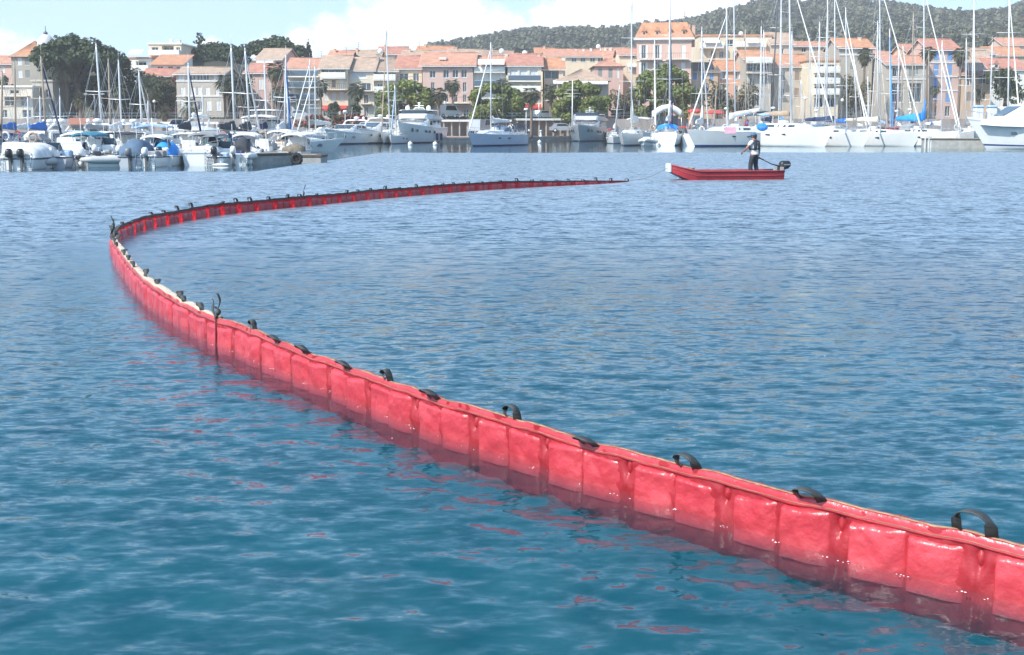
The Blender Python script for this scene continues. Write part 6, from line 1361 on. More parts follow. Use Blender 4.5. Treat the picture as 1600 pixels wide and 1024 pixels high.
tree('dark evergreen tree hanging between the great pine and terraced house', 205, 108, 178, 184, 34, 195, 'dark_tree', 2400, 5, size=.45)
tree('dark bushy tree left of the grey house', 248, 112, 182, 186, 30, 190, 'evergreen_tree', 2200, 6)
tree('spreading pine on the skyline behind the grey house', 340, 66, 112, 118, 46, 236, 'umbrella_pine', 3400, 7, size=.5)
tree('broad pine on the skyline behind the small pink house', 428, 58, 98, 112, 52, 240, 'umbrella_pine', 3600, 8, size=.5)
tree('tall layered conifer rising left of the skyline pines', 313, 57, 112, 116, 20, 228, 'conifer_tree', 1300, 9)
tree('dark green tree filling the skyline left of the layered conifer', 295, 78, 116, 118, 14, 228, 'dark_tree', 900, 29)
tree('slim dark cypress on the skyline right of the pines', 482, 67, 96, 98, 6, 226, 'cypress_tree', 900, 10, size=.3)
tree('olive green round tree left of the flybridge yacht', 634, 134, 191, 196, 48, 176.8, 'round_tree', 8000, 11)
tree('olive green round tree behind the shaded white sailboat', 775, 137, 186, 192, 44, 177, 'round_tree', 7500, 12)
tree('olive green round tree left of the silver yacht', 907, 134, 190, 194, 47, 177, 'round_tree', 8000, 13)
tree('biggest olive green round tree in front of the tall pink mansion', 1040, 113, 188, 194, 52, 177, 'round_tree', 10000, 14)
for i, (px, a, c, rx, Y, lab) in enumerate([(975, 140, 185, 24, 178, 'pale plane tree between the silver yacht tree and biggest round tree'), (1120, 126, 182, 30, 179, 'thin brownish plane tree right of the biggest round tree'), (1158, 128, 184, 26, 180, 'thin brownish plane tree behind the man in the red boat'), (1336, 116, 178, 22, 181, 'loose green plane tree below the tall right hand palm')]):
    tree(lab, px, a, c, 188, rx, Y, 'plane_tree', 1500, 30 + i, size=.36, group='plane trees along the right quay')
tree('dark green hedge tree at the right edge above the motor cruiser', 1572, 106, 160, 166, 34, 186, 'evergreen_tree', 2300, 36)
tree('dark cypress on the right hillside above the tan house', 1540, 62, 84, 86, 5, 250, 'cypress_tree', 500, 37)
tree('grey green tree beside the villa terrace at far left', 40, 138, 158, 160, 12, 184, 'evergreen_tree', 700, 38)
tree('small dark tree on the left terrace wall', 8, 118, 150, 152, 16, 186, 'evergreen_tree', 800, 39)
tree('green shrubbery left of the small pink house', 372, 110, 180, 186, 22, 186, 'evergreen_tree', 1700, 41)
tree('flowering red shrub in front of the apartment block awnings', 488, 178, 204, 206, 26, 172, 'flowering_bush', 1500, 42)
tree('flowering red shrub left of the white twin cruisers', 545, 178, 202, 204, 26, 173, 'flowering_bush', 1500, 43)
tree('dark clipped bush between the red awnings', 521, 160, 184, 186, 9, 177.5, 'bush', 700, 44)
tree('dark clipped bush right of the red awnings', 553, 160, 186, 188, 10, 177.5, 'bush', 700, 45)
tree('low green bush below the red kiosk roof', 155, 197, 210, 212, 14, 150, 'bush', 500, 46)
for a in [('big date palm standing under the great umbrella pine', 105, 100, 180, 187, 30, 'date', 0), ('small date palm in front of the dark thicket', 128, 156, 205, 160, 15, 'date', 1), ('fan palm at the right edge of the great pine', 186, 140, 182, 186, 14, 'fan', 1), ('fan palm between terraced house and slanted forestay', 234, 138, 186, 182, 20, 'date', 2), ('low date palm left of the grey house', 258, 176, 206, 168, 13, 'date', 0),
          ('date palm right in front of the grey house', 297, 168, 204, 170, 19, 'date', 1), ('tall fan palm between the grey house and pink house', 357, 128, 186, 180, 17, 'fan', 2), ('date palm leaning over the gap beside the grey house', 378, 146, 190, 180, 21, 'date', 2), ('topmost fan palm above the small pink house', 432, 110, 190, 184, 14, 'fan', 0), ('lower fan palm beside the small pink house', 437, 146, 192, 182, 14, 'fan', 1),
          ('fan palm in front of the pale apartment block', 502, 134, 196, 182, 12, 'fan', 2), ('fan palm in front of the blue paneled house', 558, 141, 198, 181, 14, 'fan', 0), ('left fan palm before the salmon roofed building', 686, 147, 206, 174, 12, 'fan', 1), ('right fan palm before the salmon roofed building', 707, 133, 186, 180, 12, 'fan', 2),
          ('fan palm peeking over the round tree of the shaded white sailboat', 787, 133, 186, 182, 12, 'fan', 0), ('fan palm with its foot on the open quay', 830, 148, 212, 166, 13, 'fan', 1), ('fan palm left of the silver yacht round tree', 860, 141, 190, 178, 13, 'fan', 2), ('tall fan palm on the right in front of the grey tiled house', 1348, 86, 178, 182, 12, 'fan', 0),
          ('fan palm left of the blue shuttered house', 1446, 82, 180, 180, 11, 'fan', 1), ('fan palm right of the blue shuttered house', 1497, 84, 180, 182, 13, 'fan', 2), ('low palm in front of the tan house at right', 1527, 146, 184, 178, 13, 'date', 0), ('low palm left foot of the blue shuttered house', 1458, 140, 184, 177, 8, 'fan', 2)]:
    palm(*a)
def hedge(label, x0, x1, Y, top, seed):
    a, c = P(x0, 190, Y), P(x1, 190, Y); L = c.x - a.x; h = P(x0, top, Y).z - 3.1; r = random.Random(seed); t = thing('hedge', label, 'hedge', (a.x, Y, 3.1), 0, 'hedges along the waterfront road'); b = MB(); n = int(L / .5)
    crown(b, [((L * (i + .5) / n, r.uniform(-.05, .05), h * .5), .42, .32, h * .52 * r.uniform(.9, 1.1)) for i in range(n)], int(L * 110), .26, r, G_BUSH); b.build('foliage', t)
    s = MB().use(M_BARK, False)
    for i in range(0, n, 2): s.tube([(L * (i + .5) / n, 0, -.15), (L * (i + .5) / n, .02, h * .7)], .04, 5, False)
    s.build('stem', t)
hedge('low dark hedge above the long canopy behind the shaded white sailboat', 664, 805, 176.9, 182.5, 71); hedge('low dark hedge above the canopy left of the silver yacht', 812, 900, 176.9, 183.5, 72); hedge('low dark hedge on the road edge in front of the grey house', 268, 372, 176.9, 184, 73)
# forest on the far hill: nobody could count it
def forest():
    r = random.Random(77); b = MB(); g = [leaf_mat('forest_dark', (0.090, 0.096, 0.052), 0, .25), leaf_mat('forest_mid', (0.105, 0.106, 0.060), 0, .25), leaf_mat('forest_olive', (0.130, 0.122, 0.072), 0, .25)]
    tpl = []
    for k in range(8):
        q = MB(); crown(q, [((r.uniform(-.35, .35), r.uniform(-.35, .35), r.uniform(-.3, .4)), .62, .62, .55) for i in range(4)], 17, .95, r, g[0], .5, hollow=.5); tpl.append(([Vector(v) for v in q.v], q.f))
    n = 0
    while n < 10500:
        Y = 270 + 650 * r.random() ** .85; px = r.uniform(670, 1720); X = (px - 800) / 1800 * Y
        dn = mnoise.noise((X * .02, Y * .008, 9))
        if dn < -.28 and r.random() < .85: continue
        if Y < 420 and px < 1060: continue
        if Y < 330 and r.random() < .6: continue
        z = land_z(X, Y); s = r.uniform(1.5, 2.9) * (.75 + Y / 2200); v, f = r.choice(tpl); b.use(g[0 if r.random() < .5 else r.choice((1, 2))], False); o = len(b.v); sx, sz = s * r.uniform(.8, 1.2), s * r.uniform(.8, 1.35)
        for p in v: b.v.append((X + p.x * sx, Y + p.y * sx, z + s * .55 + p.z * sz))
        for q in f: b.face([o + i for i in q])
        n += 1
    tag(b.build('hillside_forest'), kind='stuff')
forest()
# ------------------------------------------------------------------ the town
def stucco(n, c): return mat('stucco_' + n, c, .9, var=.14, scale=.35, streak=.45, bump=.15, bscale=3)
ST = {k: stucco(k, c) for k, c in {'grey': (0.468, 0.420, 0.352), 'pale': (0.679, 0.609, 0.506), 'cream': (0.725, 0.609, 0.451), 'pink': (0.655, 0.443, 0.358), 'salmon': (0.679, 0.368, 0.242), 'white': (0.800, 0.782, 0.715), 'tan': (0.608, 0.437, 0.308), 'orange': (0.679, 0.380, 0.220), 'lilac': (0.585, 0.494, 0.407), 'red': (0.526, 0.149, 0.110), 'stone': (0.421, 0.380, 0.319), 'rose': (0.608, 0.425, 0.363)}.items()}
def tile(n, c):
    m = mat('tiles_' + n, c, .85, var=.28, scale=1.1); nt, N, L, b = nodes_of(m); tc = N.new('ShaderNodeTexCoord'); w = N.new('ShaderNodeTexWave'); w.bands_direction = 'Y'; w.inputs['Scale'].default_value = .9; w.inputs['Distortion'].default_value = 1.0; L.new(tc.outputs['Object'], w.inputs['Vector'])
    bp = N.new('ShaderNodeBump'); bp.inputs['Strength'].default_value = .5; bp.inputs['Distance'].default_value = .05; L.new(w.outputs['Fac'], bp.inputs['Height']); L.new(bp.outputs[0], b.inputs['Normal']); return m
TL = {'salmon': tile('salmon', (.52, .27, .185)), 'orange': tile('orange', (.52, .255, .145)), 'brown': tile('brown', (.38, .27, .20)), 'red': tile('red', (.46, .215, .155)), 'tan': tile('tan', (.45, .325, .24)), 'dark': tile('dark', (.17, .13, .11))}
M_FRAMEW = mat('window_frame_white', (.68, .67, .64), .6); M_PANE = glass_mat('window_pane', (.025, .03, .035), .1); M_PANEB = glass_mat('window_pane_sky', (.07, .10, .13), .1); M_SHW = mat('shutter_white', (.72, .71, .69), .7, var=.08, scale=2); M_SHB = mat('shutter_blue', (.17, .32, .58), .7, var=.12, scale=2); M_SHG = mat('shutter_grey', (.26, .29, .28), .7, var=.12, scale=2); M_SHBR = mat('shutter_brown', (.30, .22, .17), .7, var=.12, scale=2)
M_CURT = mat('net_curtain', (.62, .64, .66), .8, var=.1, scale=2)
WM = {}
def win_mesh(w, h, style):
    k = (round(w, 2), round(h, 2), style)
    if k in WM: return WM[k]
    b = MB().use(M_PANE if style != 'sky' else M_PANEB, False)
    if style == 'curtain': b.use(M_CURT, False)
    b.box(-w / 2 + .04, .12, .04, w / 2 - .04, .15, h - .04); b.use(M_FRAMEW, False); t = .07
    b.box(-w / 2, .07, 0, -w / 2 + t, .17, h); b.box(w / 2 - t, .07, 0, w / 2, .17, h); b.box(-w / 2 + t, .07, h - t, w / 2 - t, .17, h); b.box(-w / 2 + t, .07, 0, w / 2 - t, .17, t)
    nm = max(1, round(w / 1.1)); 
    for i in range(1, nm + (1 if nm == 1 else 0)):
        x = -w / 2 + w * i / max(nm, 2) if nm > 1 else 0
        b.box(x - .035, .08, t, x + .035, .165, h - t)
    b.box(-w / 2 - .08, -.08, -.09, w / 2 + .08, .10, -.005); WM[k] = b.mesh('window'); return WM[k]
SM_ = {}
def shut_mesh(w, h, m):
    k = (round(w, 2), round(h, 2), m.name)
    if k in SM_: return SM_[k]
    b = MB().use(m, False); b.rbox(-w / 2, -.055, 0, w / 2, -.01, h, .008)
    n = 5
    for i in range(n): b.rbox(-w / 2 + .05, -.068, h * (i + .12) / n, w / 2 - .05, -.056, h * (i + .84) / n, .004)
    SM_[k] = b.mesh('shutter'); return SM_[k]
def building(label, x0, x1, Y, eave, ridge, depth=10, wall='pale', roof='salmon', rtype='gable', wins=(), balc=(), awn=(), chim=(), rz=0.0, base=None, bands=(), over=.4, cat='house', name='house', dorm=(), extra=None, group='houses along the waterfront', rail_m=None):
    """photo columns x0..x1 of the front at distance Y, photo rows of eave and ridge; wins: (cx, top, bottom, width px, style)"""
    a = P(x0, eave, Y); c = P(x1, eave, Y); s = SX(Y); Wd = c.x - a.x; zb = base if base is not None else land_z((a.x + c.x) / 2, Y) - .3
    if Y < 176: zb = .55
    ze = a.z - zb; cosr = math.cos(rz); Wl = Wd / max(cosr, .5)
    root = thing(name, label, cat, (a.x, Y, zb), rz, group)
    lx = lambda px: (P(px, eave, Y).x - a.x) / max(cosr, .5)
    lz = lambda py: P(x0, py, Y).z - zb
    ops = []
    for cx, t, bt, w, stl in wins:
        X = lx(cx); ops.append((X - w / s / 2, lz(bt), X + w / s / 2, lz(t), stl))
    b = MB().use(ST[wall], False); xs = sorted({0, Wl} | {o[0] for o in ops} | {o[2] for o in ops}); zs = sorted({-3.0, ze} | {o[1] for o in ops} | {o[3] for o in ops})
    xs = [x for x in xs if 0 <= x <= Wl]; zs = [z for z in zs if -3.0 <= z <= ze]
    for i in range(len(xs) - 1):
        for j in range(len(zs) - 1):
            mx, mz = (xs[i] + xs[i + 1]) / 2, (zs[j] + zs[j + 1]) / 2
            if any(o[0] < mx < o[2] and o[1] < mz < o[3] for o in ops): continue
            b.poly([(xs[i], 0, zs[j]), (xs[i + 1], 0, zs[j]), (xs[i + 1], 0, zs[j + 1]), (xs[i], 0, zs[j + 1])])
    for q0, w0, q1, w1, stl in ops:
        dp = .22 if stl != 'loggia' else 1.3
        b.poly([(q0, 0, w0), (q0, dp, w0), (q0, dp, w1), (q0, 0, w1)]); b.poly([(q1, 0, w0), (q1, 0, w1), (q1, dp, w1), (q1, dp, w0)]); b.poly([(q0, 0, w1), (q0, dp, w1), (q1, dp, w1), (q1, 0, w1)]); b.poly([(q0, 0, w0), (q1, 0, w0), (q1, dp, w0), (q0, dp, w0)])
        b.poly([(q0, dp, w0), (q1, dp, w0), (q1, dp, w1), (q0, dp, w1)])
    b.poly([(Wl, 0, -3), (Wl, depth, -3), (Wl, depth, ze), (Wl, 0, ze)]); b.poly([(0, depth, -3), (0, 0, -3), (0, 0, ze), (0, depth, ze)]); b.poly([(Wl, depth, -3), (0, depth, -3), (0, depth, ze), (Wl, depth, ze)]); b.poly([(0, 0, ze), (Wl, 0, ze), (Wl, depth, ze), (0, depth, ze)])
    zr = P(x0, ridge, Y + depth * (.5 if rtype != 'lean' else 1)).z - zb if ridge is not None else ze
    if rtype == 'gable':
        for x in (0, Wl): q = [(x, 0, ze), (x, depth / 2, zr - .05), (x, depth, ze)]; b.poly(q if x == 0 else q[::-1])
    b.build('wall', root)
    if bands:
        k = MB().use(M_FRAMEW if wall != 'white' else ST['pale'], False)
        for py in bands: k.box(-.05, -.10, lz(py) - .10, Wl + .05, -.003, lz(py) + .10)
        k.build('string_course', root)
    # roof
    rm = TL[roof] if roof in TL else ST[roof]; b = MB().use(rm, True)
    def corr(p0, p1, q0, q1, n):          # corrugated sheet of barrel tiles between eave p0-p1 and ridge q0-q1
        p0, p1, q0, q1 = map(Vector, (p0, p1, q0, q1)); nn = (p1 - p0).cross(q0 - p0).normalized(); prev = None
        for i in range(n * 2 + 1):
            f = i / (n * 2); hgt = .07 if i % 2 else 0.0; e = b.vert(p0.lerp(p1, f) + nn * hgt); m_ = b.vert(q0.lerp(q1, f) + nn * hgt)
            if prev: b.face((prev[0], e, m_, prev[1]))
            prev = (e, m_)
    nt_ = max(4, int(Wl / .42)); o = over
    if rtype == 'gable':
        k = (zr - ze) / (depth / 2); zo = ze - k * o
        corr((-o, -o, zo), (Wl + o, -o, zo), (-o, depth / 2, zr), (Wl + o, depth / 2, zr), nt_); corr((Wl + o, depth + o, zo), (-o, depth + o, zo), (Wl + o, depth / 2, zr), (-o, depth / 2, zr), nt_)
        b.use(M_FRAMEW if roof != 'dark' else ST['grey'], False)
        for x in (-o, Wl + o): b.poly([(x, -o, zo - .12), (x, -o, zo), (x, depth / 2, zr), (x, depth / 2, zr - .12)]); b.poly([(x, depth + o, zo - .12), (x, depth + o, zo), (x, depth / 2, zr), (x, depth / 2, zr - .12)])
        b.box(-o, -o, zo - .16, Wl + o, -o + .06, zo - .01)
        b.use(rm, True); b.tube([(-o, depth / 2, zr + .04), (Wl + o, depth / 2, zr + .04)], .14, 6)
        b.use(ST['stone'], False); b.poly([(-o, -o + .02, zo - .15), (Wl + o, -o + .02, zo - .15), (Wl + o, .0, zo - .15), (-o, .0, zo - .15)])
    elif rtype == 'lean':
        k = (zr - ze) / depth; corr((-o, -o, ze - k * o), (Wl + o, -o, ze - k * o), (-o, depth, zr), (Wl + o, depth, zr), nt_)
        for x in (0, Wl): b.use(ST[wall], False); b.poly([(x, 0, ze), (x, depth, ze), (x, depth, zr)])
        b.poly([(0, depth, ze), (Wl, depth, ze), (Wl, depth, zr), (0, depth, zr)])
    elif rtype == 'hip':
        h = min(depth, Wl) / 2; k = (zr - ze) / h; zo = ze - k * o; r0, r1 = (h, depth / 2, zr), (Wl - h, depth / 2, zr)
        if Wl - 2 * h < .3: r0 = r1 = (Wl / 2, depth / 2, zr)
        corr((-o, -o, zo), (Wl + o, -o, zo), r0, r1, nt_); b.use(rm, False); b.poly([(Wl + o, -o, zo), (Wl + o, depth + o, zo), r1]); b.poly([(-o, depth + o, zo), (-o, -o, zo), r0]); b.poly([(Wl + o, depth + o, zo), (-o, depth + o, zo), r0, r1] if r0 != r1 else [(Wl + o, depth + o, zo), (-o, depth + o, zo), r0])
        b.use(ST['stone'], False); b.poly([(-o, -o, zo - .02), (Wl + o, -o, zo - .02), (Wl + o, depth + o, zo - .02), (-o, depth + o, zo - .02)])
    elif rtype == 'mansard':
        i_ = 1.9; corr((-o, -o, ze + .1), (Wl + o, -o, ze + .1), (i_ * .4, i_, zr), (Wl - i_ * .4, i_, zr), nt_); b.use(rm, False); b.poly([(Wl + o, -o, ze + .1), (Wl + o, depth + o, ze + .1), (Wl - i_ * .4, depth - i_, zr), (Wl - i_ * .4, i_, zr)]); b.poly([(-o, depth + o, ze + .1), (-o, -o, ze + .1), (i_ * .4, i_, zr), (i_ * .4, depth - i_, zr)]); b.poly([(i_ * .4, i_, zr), (Wl - i_ * .4, i_, zr), (Wl - i_ * .4, depth - i_, zr), (i_ * .4, depth - i_, zr)])
        b.use(M_FRAMEW, False); b.rbox(-o - .1, -o - .1, ze - .25, Wl + o + .1, depth + o + .1, ze + .1, .05)
    else:
        b.use(rm, False); b.rbox(-o * .5, -o * .5, ze + .003, Wl + o * .5, depth + .2, ze + .30, .04)
    ro = b.build('roof', root)
    for px, t, bt, w, m in chim:
        X = lx(px); yc = depth * .42; k = MB().use(ST.get(m) or TL[m], False); hw = w / s / 2; k.box(X - hw, yc - .35, lz(bt) - 1.2, X + hw, yc + .35, lz(t)); k.box(X - hw - .06, yc - .41, lz(t), X + hw + .06, yc + .41, lz(t) + .1); k.build('chimney', ro)
    for px, t, bt, w in dorm:
        X = lx(px); hw = w / s / 2; k = MB().use(ST[wall], False); k.box(X - hw, .15, lz(bt), X + hw, 2.2, lz(t)); k.use(rm, False); k.prism([(X - hw - .15, lz(t)), (X + hw + .15, lz(t)), (X, lz(t) + .7)], .02, 2.2); k.use(M_PANE, False); k.box(X - hw * .6, .10, lz(bt) + .15, X + hw * .6, .16, lz(t) - .15); k.build('dormer', ro)
    for q0, w0, q1, w1, stl in ops:
        w, h, X = q1 - q0, w1 - w0, (q0 + q1) / 2
        if stl == 'loggia':
            nn = max(1, round(w / 1.6))
            for i in range(nn): put('window', win_mesh(w / nn - .06, h - .25, 'dark'), root, (q0 + w * (i + .5) / nn, 1.12, w0 + .12))
            continue
        if stl in ('closed_white', 'closed_blue', 'closed_grey', 'closed_brown'):
            m = {'closed_white': M_SHW, 'closed_blue': M_SHB, 'closed_grey': M_SHG, 'closed_brown': M_SHBR}[stl]
            wo = put('window', win_mesh(w, h, 'dark'), root, (X, .04, w0))
            for sg in (-1, 1): put('shutter', shut_mesh(w / 2 - .01, h, m), wo, (sg * w / 4, .07, 0))
        elif stl.startswith('open'):
            m = {'open_white': M_SHW, 'open_blue': M_SHB, 'open_grey': M_SHG, 'open_brown': M_SHBR}[stl]
            wo = put('window', win_mesh(w, h, 'dark'), root, (X, .04, w0))
            for sg in (-1, 1): put('shutter', shut_mesh(w / 2, h, m), wo, (sg * w * .78, -.045, 0))
        else: put('window', win_mesh(w, h, stl), root, (X, .04, w0))
    for bx0, bx1, py, kind in balc:
        q0, q1, z = lx(bx0), lx(bx1), lz(py); k = MB().use(ST['white' if kind != 'iron' else 'pale'], False); k.rbox(q0, -1.1, z - .16, q1, -.004, z, .02)
        if kind == 'solid': k.rbox(q0, -1.12, z, q1, -1.02, z + .85, .02); k.box(q0, -1.02, z, q0 + .1, -.01, z + .85); k.box(q1 - .1, -1.02, z, q1, -.01, z + .85)
        elif kind == 'glass':
            k.use(M_PANEB, False); k.box(q0 + .03, -1.08, z + .05, q1 - .03, -1.06, z + .85); k.use(M_STEEL, False); k.box(q0, -1.1, z + .86, q1, -1.04, z + .91)
        else:
            k.use(M_ALUD, False); k.box(q0, -1.1, z + .88, q1, -1.06, z + .93); n = max(3, int((q1 - q0) / .3))
            for i in range(n + 1): x = q0 + (q1 - q0) * i / n; k.box(x - .015, -1.095, z, x + .015, -1.065, z + .88)
        k.build('balcony', root)
    for ax0, ax1, t, bt, out, m in awn:
        q0, q1, z1, z0 = lx(ax0), lx(ax1), lz(t), lz(bt); k = MB().use(CANV[m], False); k.poly([(q0, -out, z0), (q1, -out, z0), (q1, -.01, z1), (q0, -.01, z1)]); k.poly([(q0, -out, z0 - .04), (q0, -.01, z1 - .04), (q1, -.01, z1 - .04), (q1, -out, z0 - .04)]); k.box(q0, -out - .03, z0 - .28, q1, -out, z0)
        for x in (q0, q1): k.poly([(x, -out, z0), (x, -.01, z1), (x, -.01, z1 - .05), (x, -out, z0 - .05)])
        k.build('awning', root)
    if extra: extra(root, lx, lz, Wl, ze)
    return root
def gridw(cols, rows, w, stl): return [(c, t, b, w, stl if isinstance(stl, str) else stl[i % len(stl)]) for t, b in rows for i, c in enumerate(cols)]
GB = 'houses on the slope behind the waterfront'
# far left
building('grey villa with hipped orange roof left of the great pine', 17, 62, 200, 85.5, 64, 9, 'stone', 'orange', 'hip', gridw([30, 42], [(90, 102), (110, 122)], 7, ('closed_white', 'closed_grey')), name='villa', group=GB)
def dome_tower():
    p = P(75, 128, 203); t = thing('dome_tower', 'round white domed turret with dark finial beside the grey villa', 'tower', (p.x, 203, 7), 0); s = SX(203); h = P(75, 72, 203).z - 7; b = MB().use(ST['pale'], True); b.lathe([(1.35, -4), (1.35, h - .3), (1.5, h - .2), (1.5, h)], 18); b.build('drum', t)
    b = MB().use(mat('dome_plaster', (.62, .62, .62), .6, var=.15, scale=2), True); b.lathe([(1.5 * math.cos(a), h + 2.0 * math.sin(a)) for a in [i * math.pi / 18 for i in range(9)]] + [(.18, h + 2.0)], 18); b.build('dome', t)
    b = MB().use(M_ALUD, True); b.lathe([(.2, h + 1.95), (.42, h + 2.1), (.3, h + 2.35), (.08, h + 2.5), (.05, h + 3.4)], 10); b.build('finial', t)
    for k in range(5):
        a = -math.pi / 2 + (k - 2) * .55; q = MB().use(M_PANE, False); q.M = Matrix.Rotation(a, 4, 'Z'); q.box(1.30, -.3, h - 2.4, 1.37, .3, h - .9); q.build('window', t)
dome_tower()
building('pink house with orange roof cut by the left edge above the terrace', -14, 18, 206, 99, 88, 9, 'pink', 'salmon', 'gable', gridw([4], [(104, 114)], 6, 'closed_white'), group=GB)
building('pale flat roofed terrace building with garage openings at far left', -10, 50, 181, 137, None, 7, 'pale', 'white', 'flat', [(14, 152, 166, 16, 'dark'), (36, 152, 166, 10, 'sky'), (22, 141, 147, 14, 'dark'), (4, 172, 184, 10, 'dark'), (40, 172, 184, 14, 'dark')], balc=[(6, 46, 150, 'iron')], name='terrace_building', cat='building')
building('plain stone terrace house beside the great pine trunk', 50, 82, 184, 128, None, 8, 'stone', 'grey', 'flat', [(60, 140, 152, 7, 'closed_brown'), (74, 140, 152, 7, 'dark'), (66, 162, 174, 7, 'dark')], name='terrace_building', cat='building')
# terraced block
building('white terraced apartment house with red edged roofs right of the great pine', 186, 236, 214, 92, None, 12, 'white', 'salmon', 'flat', [(196, 96, 106, 12, 'loggia'), (220, 96, 106, 16, 'loggia')], balc=[(188, 234, 110, 'solid')], awn=[(206, 226, 78, 84, 2.0, 'white')], name='apartment_house', cat='apartment house', group=GB)
building('white penthouse with dark terrace windows on the left skyline', 232, 283, 220, 70, None, 10, 'cream', 'white', 'flat', [(242, 74, 84, 10, 'dark'), (262, 72, 84, 18, 'loggia'), (278, 74, 84, 6, 'dark')], balc=[(234, 282, 86, 'solid')], chim=[(258, 60, 70, 4, 'white'), (270, 61, 70, 5, 'pale')], name='penthouse', cat='apartment house', group=GB)
building('white house with orange lean to roof and slim columns below the penthouse', 236, 284, 206, 101, 86, 7, 'white', 'orange', 'lean', [(250, 104, 118, 9, 'dark'), (266, 104, 118, 8, 'dark'), (278, 104, 118, 6, 'dark')], group=GB)
building('dark red rendered house half hidden by trees left of the grey house', 222, 268, 199, 118, 108, 7, 'red', 'red', 'gable', gridw([240, 256], [(122, 130)], 5, 'dark'), group=GB)
# grey villa with white shutters
building('grey three storey house with white shutters and shallow tiled roof', 275, 348, 180, 115, 106, 10, 'grey', 'tan', 'gable', [(283, 116.5, 124.5, 9, 'closed_white'), (301, 116, 125.5, 9, 'dark'), (312, 116, 125.5, 9, 'dark'), (322, 116, 125.5, 9, 'dark'), (338, 116.5, 124.5, 9, 'closed_white')] + gridw([285, 301, 311.5, 323.5, 339.5], [(136.5, 149)], 7.5, 'closed_white') + [(311, 159, 172, 7, 'dark'), (325, 158, 173, 8, 'closed_white'), (340, 158, 173, 8, 'closed_white'), (285, 159, 173, 8, 'closed_white')], bands=(127, 150.5), over=.5)
building('small pink house with red roof beside the grey house', 383, 424, 190, 113, 100, 8, 'rose', 'red', 'gable', [(408, 124, 140, 9, 'closed_white'), (391, 124, 136, 6, 'closed_white')], rz=R(-6))
building('rose house with tan roof and balcony above the small pink house', 400, 441, 208, 92, 77, 9, 'rose', 'tan', 'gable', [(410, 96, 103, 9, 'sky'), (424, 96, 103, 8, 'closed_white')], balc=[(404, 432, 103.5, 'solid')], group=GB, rz=R(-10))
# centre left row
building('pale apartment block with four rows of long balconies', 447, 500, 188, 107, 92, 11, 'pale', 'salmon', 'gable', gridw([457, 471, 486], [(110, 119), (126, 136), (145, 154), (163, 178)], 10, ('curtain', 'dark', 'curtain')), balc=[(448, 499, 120, 'glass'), (448, 499, 137, 'glass'), (448, 499, 156, 'glass')], cat='apartment block', name='apartment_block', bands=(160,))
building('cream house with long top loggia and red awnings at its foot', 500, 543, 187, 105.5, 88, 10, 'cream', 'tan', 'gable', [(521, 107.5, 116, 38, 'loggia'), (508, 125, 137, 6, 'closed_white'), (521, 125, 137, 6, 'closed_brown'), (533, 125, 137, 6, 'closed_white'), (508, 144, 158, 6, 'closed_white'), (521, 144, 158, 6, 'closed_white'), (533, 144, 158, 6, 'closed_white'), (508, 168, 182, 9, 'dark'), (535, 168, 182, 9, 'dark')], balc=[(503, 541, 122, 'solid'), (503, 541, 140, 'iron')], awn=[(501, 513, 165, 171, 1.6, 'red'), (529, 542, 165, 171, 1.6, 'red')], bands=(124,))
building('pale house with white blue glazed top floor', 543, 584, 188, 109, 91, 10, 'pale', 'tan', 'gable', [(560, 111, 123, 24, 'curtain'), (554, 130, 141, 7, 'closed_grey'), (572, 130, 142, 14, 'sky'), (552, 148, 158, 6, 'closed_white'), (571, 148, 162, 7, 'dark'), (571, 168, 182, 6, 'dark')], balc=[(562, 583, 142, 'iron'), (563, 580, 162, 'iron')], chim=[(586, 83, 96, 4, 'stone')])
building('narrow house with dark glazed loggia under white eave', 584, 620, 188.5, 110, 93, 10, 'pale', 'brown', 'gable', [(602, 112, 123, 32, 'loggia'), (593, 131, 142, 8, 'dark'), (610, 131, 142, 8, 'sky'), (592, 150, 162, 6, 'closed_grey'), (609, 150, 162, 6, 'closed_white')], balc=[(585, 619, 125, 'solid'), (585, 619, 144, 'solid')])
building('cream house with red tiled roof and flowered balcony', 620, 659, 189, 106, 88, 10, 'cream', 'red', 'gable', [(631, 115, 128, 14, 'dark'), (650, 115, 127, 9, 'sky'), (631, 136, 148, 8, 'closed_white'), (649, 136, 148, 8, 'closed_white')], balc=[(622, 658, 129, 'iron')], chim=[(662, 80, 96, 4, 'tan')])
building('salmon building with large smooth roof and skylight behind the flybridge yacht', 660, 739, 187, 101, 83, 12, 'rose', 'salmon', 'gable', [(676, 110.5, 122, 9, 'dark'), (697, 109, 122, 9, 'dark'), (711.5, 109, 121.5, 9, 'dark'), (725, 109, 121.5, 9, 'dark')] + gridw([676, 697, 712, 726], [(129, 144)], 6, 'dark') + gridw([676, 697, 712, 726], [(148, 160)], 6, 'dark') + [(711, 172, 182, 7, 'sky'), (728, 171, 183, 8, 'dark'), (690, 172, 182, 8, 'dark')], balc=[(670, 734, 161, 'iron')], bands=(104, 165), over=.6,
         extra=lambda rt, lx, lz, W_, ze: (lambda k: (k.M.__init__() if False else None, k.use(ST['pale'], False), k.rbox(lx(685), 1.6, ze + .8, lx(697), 2.9, ze + 1.25, .05), k.build('skylight', rt)))(MB()))
building('white house with broad white terrace awning and blue railing', 739, 790, 188, 103, 88, 10, 'white', 'salmon', 'gable', [(764, 104, 110, 44, 'sky'), (752, 117, 134, 9, 'closed_white'), (767, 117, 134, 9, 'closed_white'), (781, 117, 134, 9, 'closed_white'), (752, 142, 154, 8, 'closed_white'), (772, 142, 154, 8, 'closed_white')], balc=[(741, 789, 113, 'solid'), (741, 789, 135, 'glass')], awn=[(747, 788, 93, 99.5, 1.8, 'white')], chim=[(744, 80, 95, 4, 'tan')])
